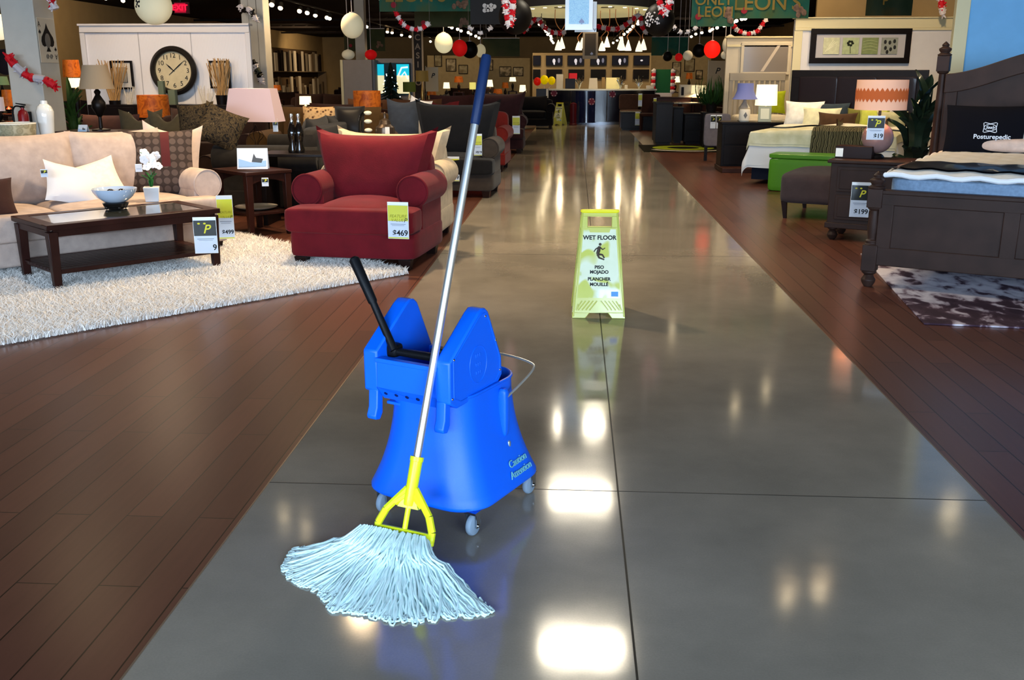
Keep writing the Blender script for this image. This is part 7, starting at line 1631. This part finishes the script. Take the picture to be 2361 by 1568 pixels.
q = at(415, 18, 19.0); ex = thing('exit_sign', 'glowing red exit sign above the clock wall', 'exit sign', q); W_ = sw(26, 19); H_ = sh(20, 19)
obj('housing', MB().span((-W_ / 2 - .02, .01, -H_ / 2 - .02), (W_ / 2 + .05, .08, H_ / 2 + .02)), mat('exit_housing', '5a1c2a', .5), ex, bevel=.005); obj('lit_face', MB().span((-W_ / 2, .0, -H_ / 2), (W_ / 2, .012, H_ / 2)), mat('exit_face', '7a0c20', .5, emit='c01030', estr=.9), ex)
text('lettering', 'EXIT', H_ * .85, exitm, ex, (0, -.004, 0), bold=.004); obj('hanger', MB().cyl((0, .04, H_ / 2), (0, .04, ZC - q.z), .01, seg=6), track_m, ex)

# ================================================================ LONG SHELF WALL AT THE FAR LEFT
XS = XL + .6; Y0s = (XS - 0); 
def on_wall(px, py, X=XS):
    d = ray(px, py); return Vector((0, 0, CAM_H)) + d * (X / d.x)
sA = on_wall(600, 163); sB = on_wall(752, 163); sm = mat('shelf_brown', '54422f', .7)
shelf = thing('display_shelf', 'long brown two level display shelf along the far left wall', 'shelf', (XS, sA.y, 0)); LS = sB.y - sA.y
ztop = on_wall(600, 104).z; zmid = 1.62; 
obj('back_board', MB().span((-.55, 0, 0), (-.5, LS, ztop)), sm, shelf); obj('shelf_board', MB().span((-.5, 0, zmid - .04), (0, LS, zmid)), mat('shelf_edge', '7a6a54', .6), shelf); obj('shelf_board', MB().span((-.5, 0, .0), (0, LS, .06)), MATS['shelf_edge'], shelf)
for k in range(2): obj('upright', MB().span((-.5, LS * k - .03, 0), (0, LS * k + .03, zmid)), MATS['shelf_edge'], shelf)
r_ = random.Random(17); pal = [mat('roll_white', 'c9bda8', .7), mat('roll_grey', '847866', .7), mat('roll_tan', '6a5a46', .7), mat('roll_dark', '251b15', .7)]
gp = 'tall narrow pattern boards on the long shelf'
bproto = None
for row, (zb_, zt6, n) in enumerate(((zmid, ztop - .1, 24), (.06, zmid - .25, 26))):
    for k in range(n):
        y = sA.y + .35 + (LS - .7) * k / (n - 1); h = (zt6 - zb_) * (r_.uniform(.8, 1.0) if row == 0 else r_.uniform(.55, 1.0)); m = pal[0] if k % 3 == 0 else pal[r_.choice((1, 2, 3, 1, 2))] if row else pal[r_.choice((1, 2, 3))]
        w_ = (LS / n) * r_.uniform(.5, .9)
        obj('pattern_board', MB().span((-.03, -w_ / 2, 0), (.03, w_ / 2, h)), m, None, 'narrow upright board standing on the %s level of the long far shelf' % ('upper', 'lower')[row], 'board', gp + (' upper level', ' lower level')[row], loc=(XS - .15 - r_.uniform(0, .2), y, zb_))
# ================================================================ FAR BACKGROUND FURNITURE
rb = random.Random(23)
fabs = [fabric('far_%s' % c, c) for c in ('2e1c17', '241a18', '3a2720', '1d1b1c', '46301f', '3b1719')]
spots_ = [(-9.5, 18.5), (-8.2, 21.5), (-11.0, 24.5), (-6.6, 25.6), (-3.6, 25.5), (-8.8, 28.5), (-5.2, 30.5), (-2.4, 31.5), (-10.8, 33), (-7.0, 35), (-3.8, 37), (4.6, 31.5), (6.8, 28.5), (5.4, 36.0), (-9, 40), (-5.5, 42)]
words = ('row by the far left wall', 'back left group', 'left of the shelf wall', 'behind the grey booth', 'beyond the casino sign', 'far left middle', 'left middle distance', 'left of the counter', 'before the long shelf', 'far behind the sofas', 'left behind the counter', 'right of the counter', 'right far corner', 'far right middle', 'deep in the back left', 'deep behind the casino sign')
fproto = sofa('sofa', 'x', 'sofa', (spots_[0][0], spots_[0][1], 0), 0, 2.0, .95, fabs[0], 2, 2, back_top=.95)
adj = ('dark brown', 'near black', 'reddish brown', 'charcoal', 'tan brown', 'maroon')
for k, (x, y) in enumerate(spots_):
    o_ = fproto if k == 0 else dup(fproto, (x, y, 0), R(rb.choice((-12, 0, 8, 90, -90, 0))))
    o_['label'] = 'distant %s sofa, %s' % (adj[k % 6], words[k]); o_['group'] = 'distant sofas'
    for ch in o_.children:
        if ch.name.startswith('leg'): continue
        if k: ch.data = ch.data.copy() if False else ch.data
lampwords = ('first', 'second', 'third', 'fourth', 'fifth', 'sixth', 'seventh', 'eighth', 'ninth', 'tenth', 'eleventh', 'twelfth')
for k, (px, pyt, pys, Y, hot) in enumerate(((1205, 196, 212, 33, 1), (1058, 176, 190, 30, 0), (1030, 190, 204, 27, 1), (996, 205, 220, 24.5, 0), (1165, 190, 203, 34, 0), (640, 196, 208, 27, 0), (1182, 178, 188, 36, 1), (1556, 176, 190, 31, 1), (1588, 168, 182, 33, 0), (1575, 205, 215, 28.5, 1), (1040, 222, 232, 23, 0), (1148, 205, 216, 31, 0))):
    lamp_simple('distant table lamp with %s shade, %s of the far lamps' % (('amber', 'glowing cream')[hot], lampwords[k]), px, pys + 22, pyt, pys, (16, 22)[k % 2], Y, MATS['hot_cream_shade'] if hot else amber, iron, base_r=.05, topf=.8, power=5 if k % 2 else 0)
for k, (px, py, w_, h_, Y) in enumerate(((1040, 150, 22, 26, 40), (1068, 160, 20, 18, 40), (1165, 165, 26, 20, 42), (1195, 165, 22, 18, 42), (1010, 140, 16, 24, 40), (1130, 150, 12, 22, 44), (1560, 160, 18, 30, 40), (1590, 150, 22, 26, 40), (1612, 172, 14, 18, 38))):
    Y = {40: 40.065, 42: 42.065, 44: 42.065, 38: 40.065}[Y]; a = at(px, py, Y); W_, H_ = sw(w_, Y), sh(h_, Y)
    t = thing('framed_picture', 'pale framed picture on a far partition, number %s from the left side' % lampwords[k], 'picture', a, 0, 'pictures on the far partitions'); t['label'] = 'pale framed picture on the %s far partition, %s of three' % (('left', 'middle', 'right')[(0, 0, 1, 1, 0, 1, 2, 2, 2)[k]], ('leftmost', 'middle one', 'rightmost')[(1, 2, 1, 2, 0, 0, 0, 1, 2)[k]])
    obj('canvas', MB().span((-W_ / 2, 0, -H_ / 2), (W_ / 2, .03, H_ / 2)), ramp_mat('far_canvas%d' % (k % 3), [(.4, ('a59a80', '8d866c', 'b3a384')[k % 3]), (.6, ('5c5340', '6a5f48', '4c4636')[k % 3])], 'noise', 5, .8), t)
    obj('frame', MB().tube([(-W_ / 2, 0, -H_ / 2), (W_ / 2, 0, -H_ / 2), (W_ / 2, 0, H_ / 2), (-W_ / 2, 0, H_ / 2)], .02, 4, closed=True), blackwood, t)
    
for k, (x0, x1, y0, Y) in enumerate(((985, 1105, 128, 40.1), (1108, 1222, 134, 42.1), (1500, 1640, 128, 40.1))):
    a = at(x0, y0, Y); e = at(x1, y0, Y); struct('wall_partition_%d' % (k + 1), MB().span((a.x, Y, 0), (e.x, Y + .12, a.z)), mat('partition_beige', '8d7f60', .8, var=.08))
a = at(1885, 0, 24); struct('wall_partition_4', MB().span((at(1885, 0, 24).x, 24, 0), (XR, 24.1, 3.45)), plaster)
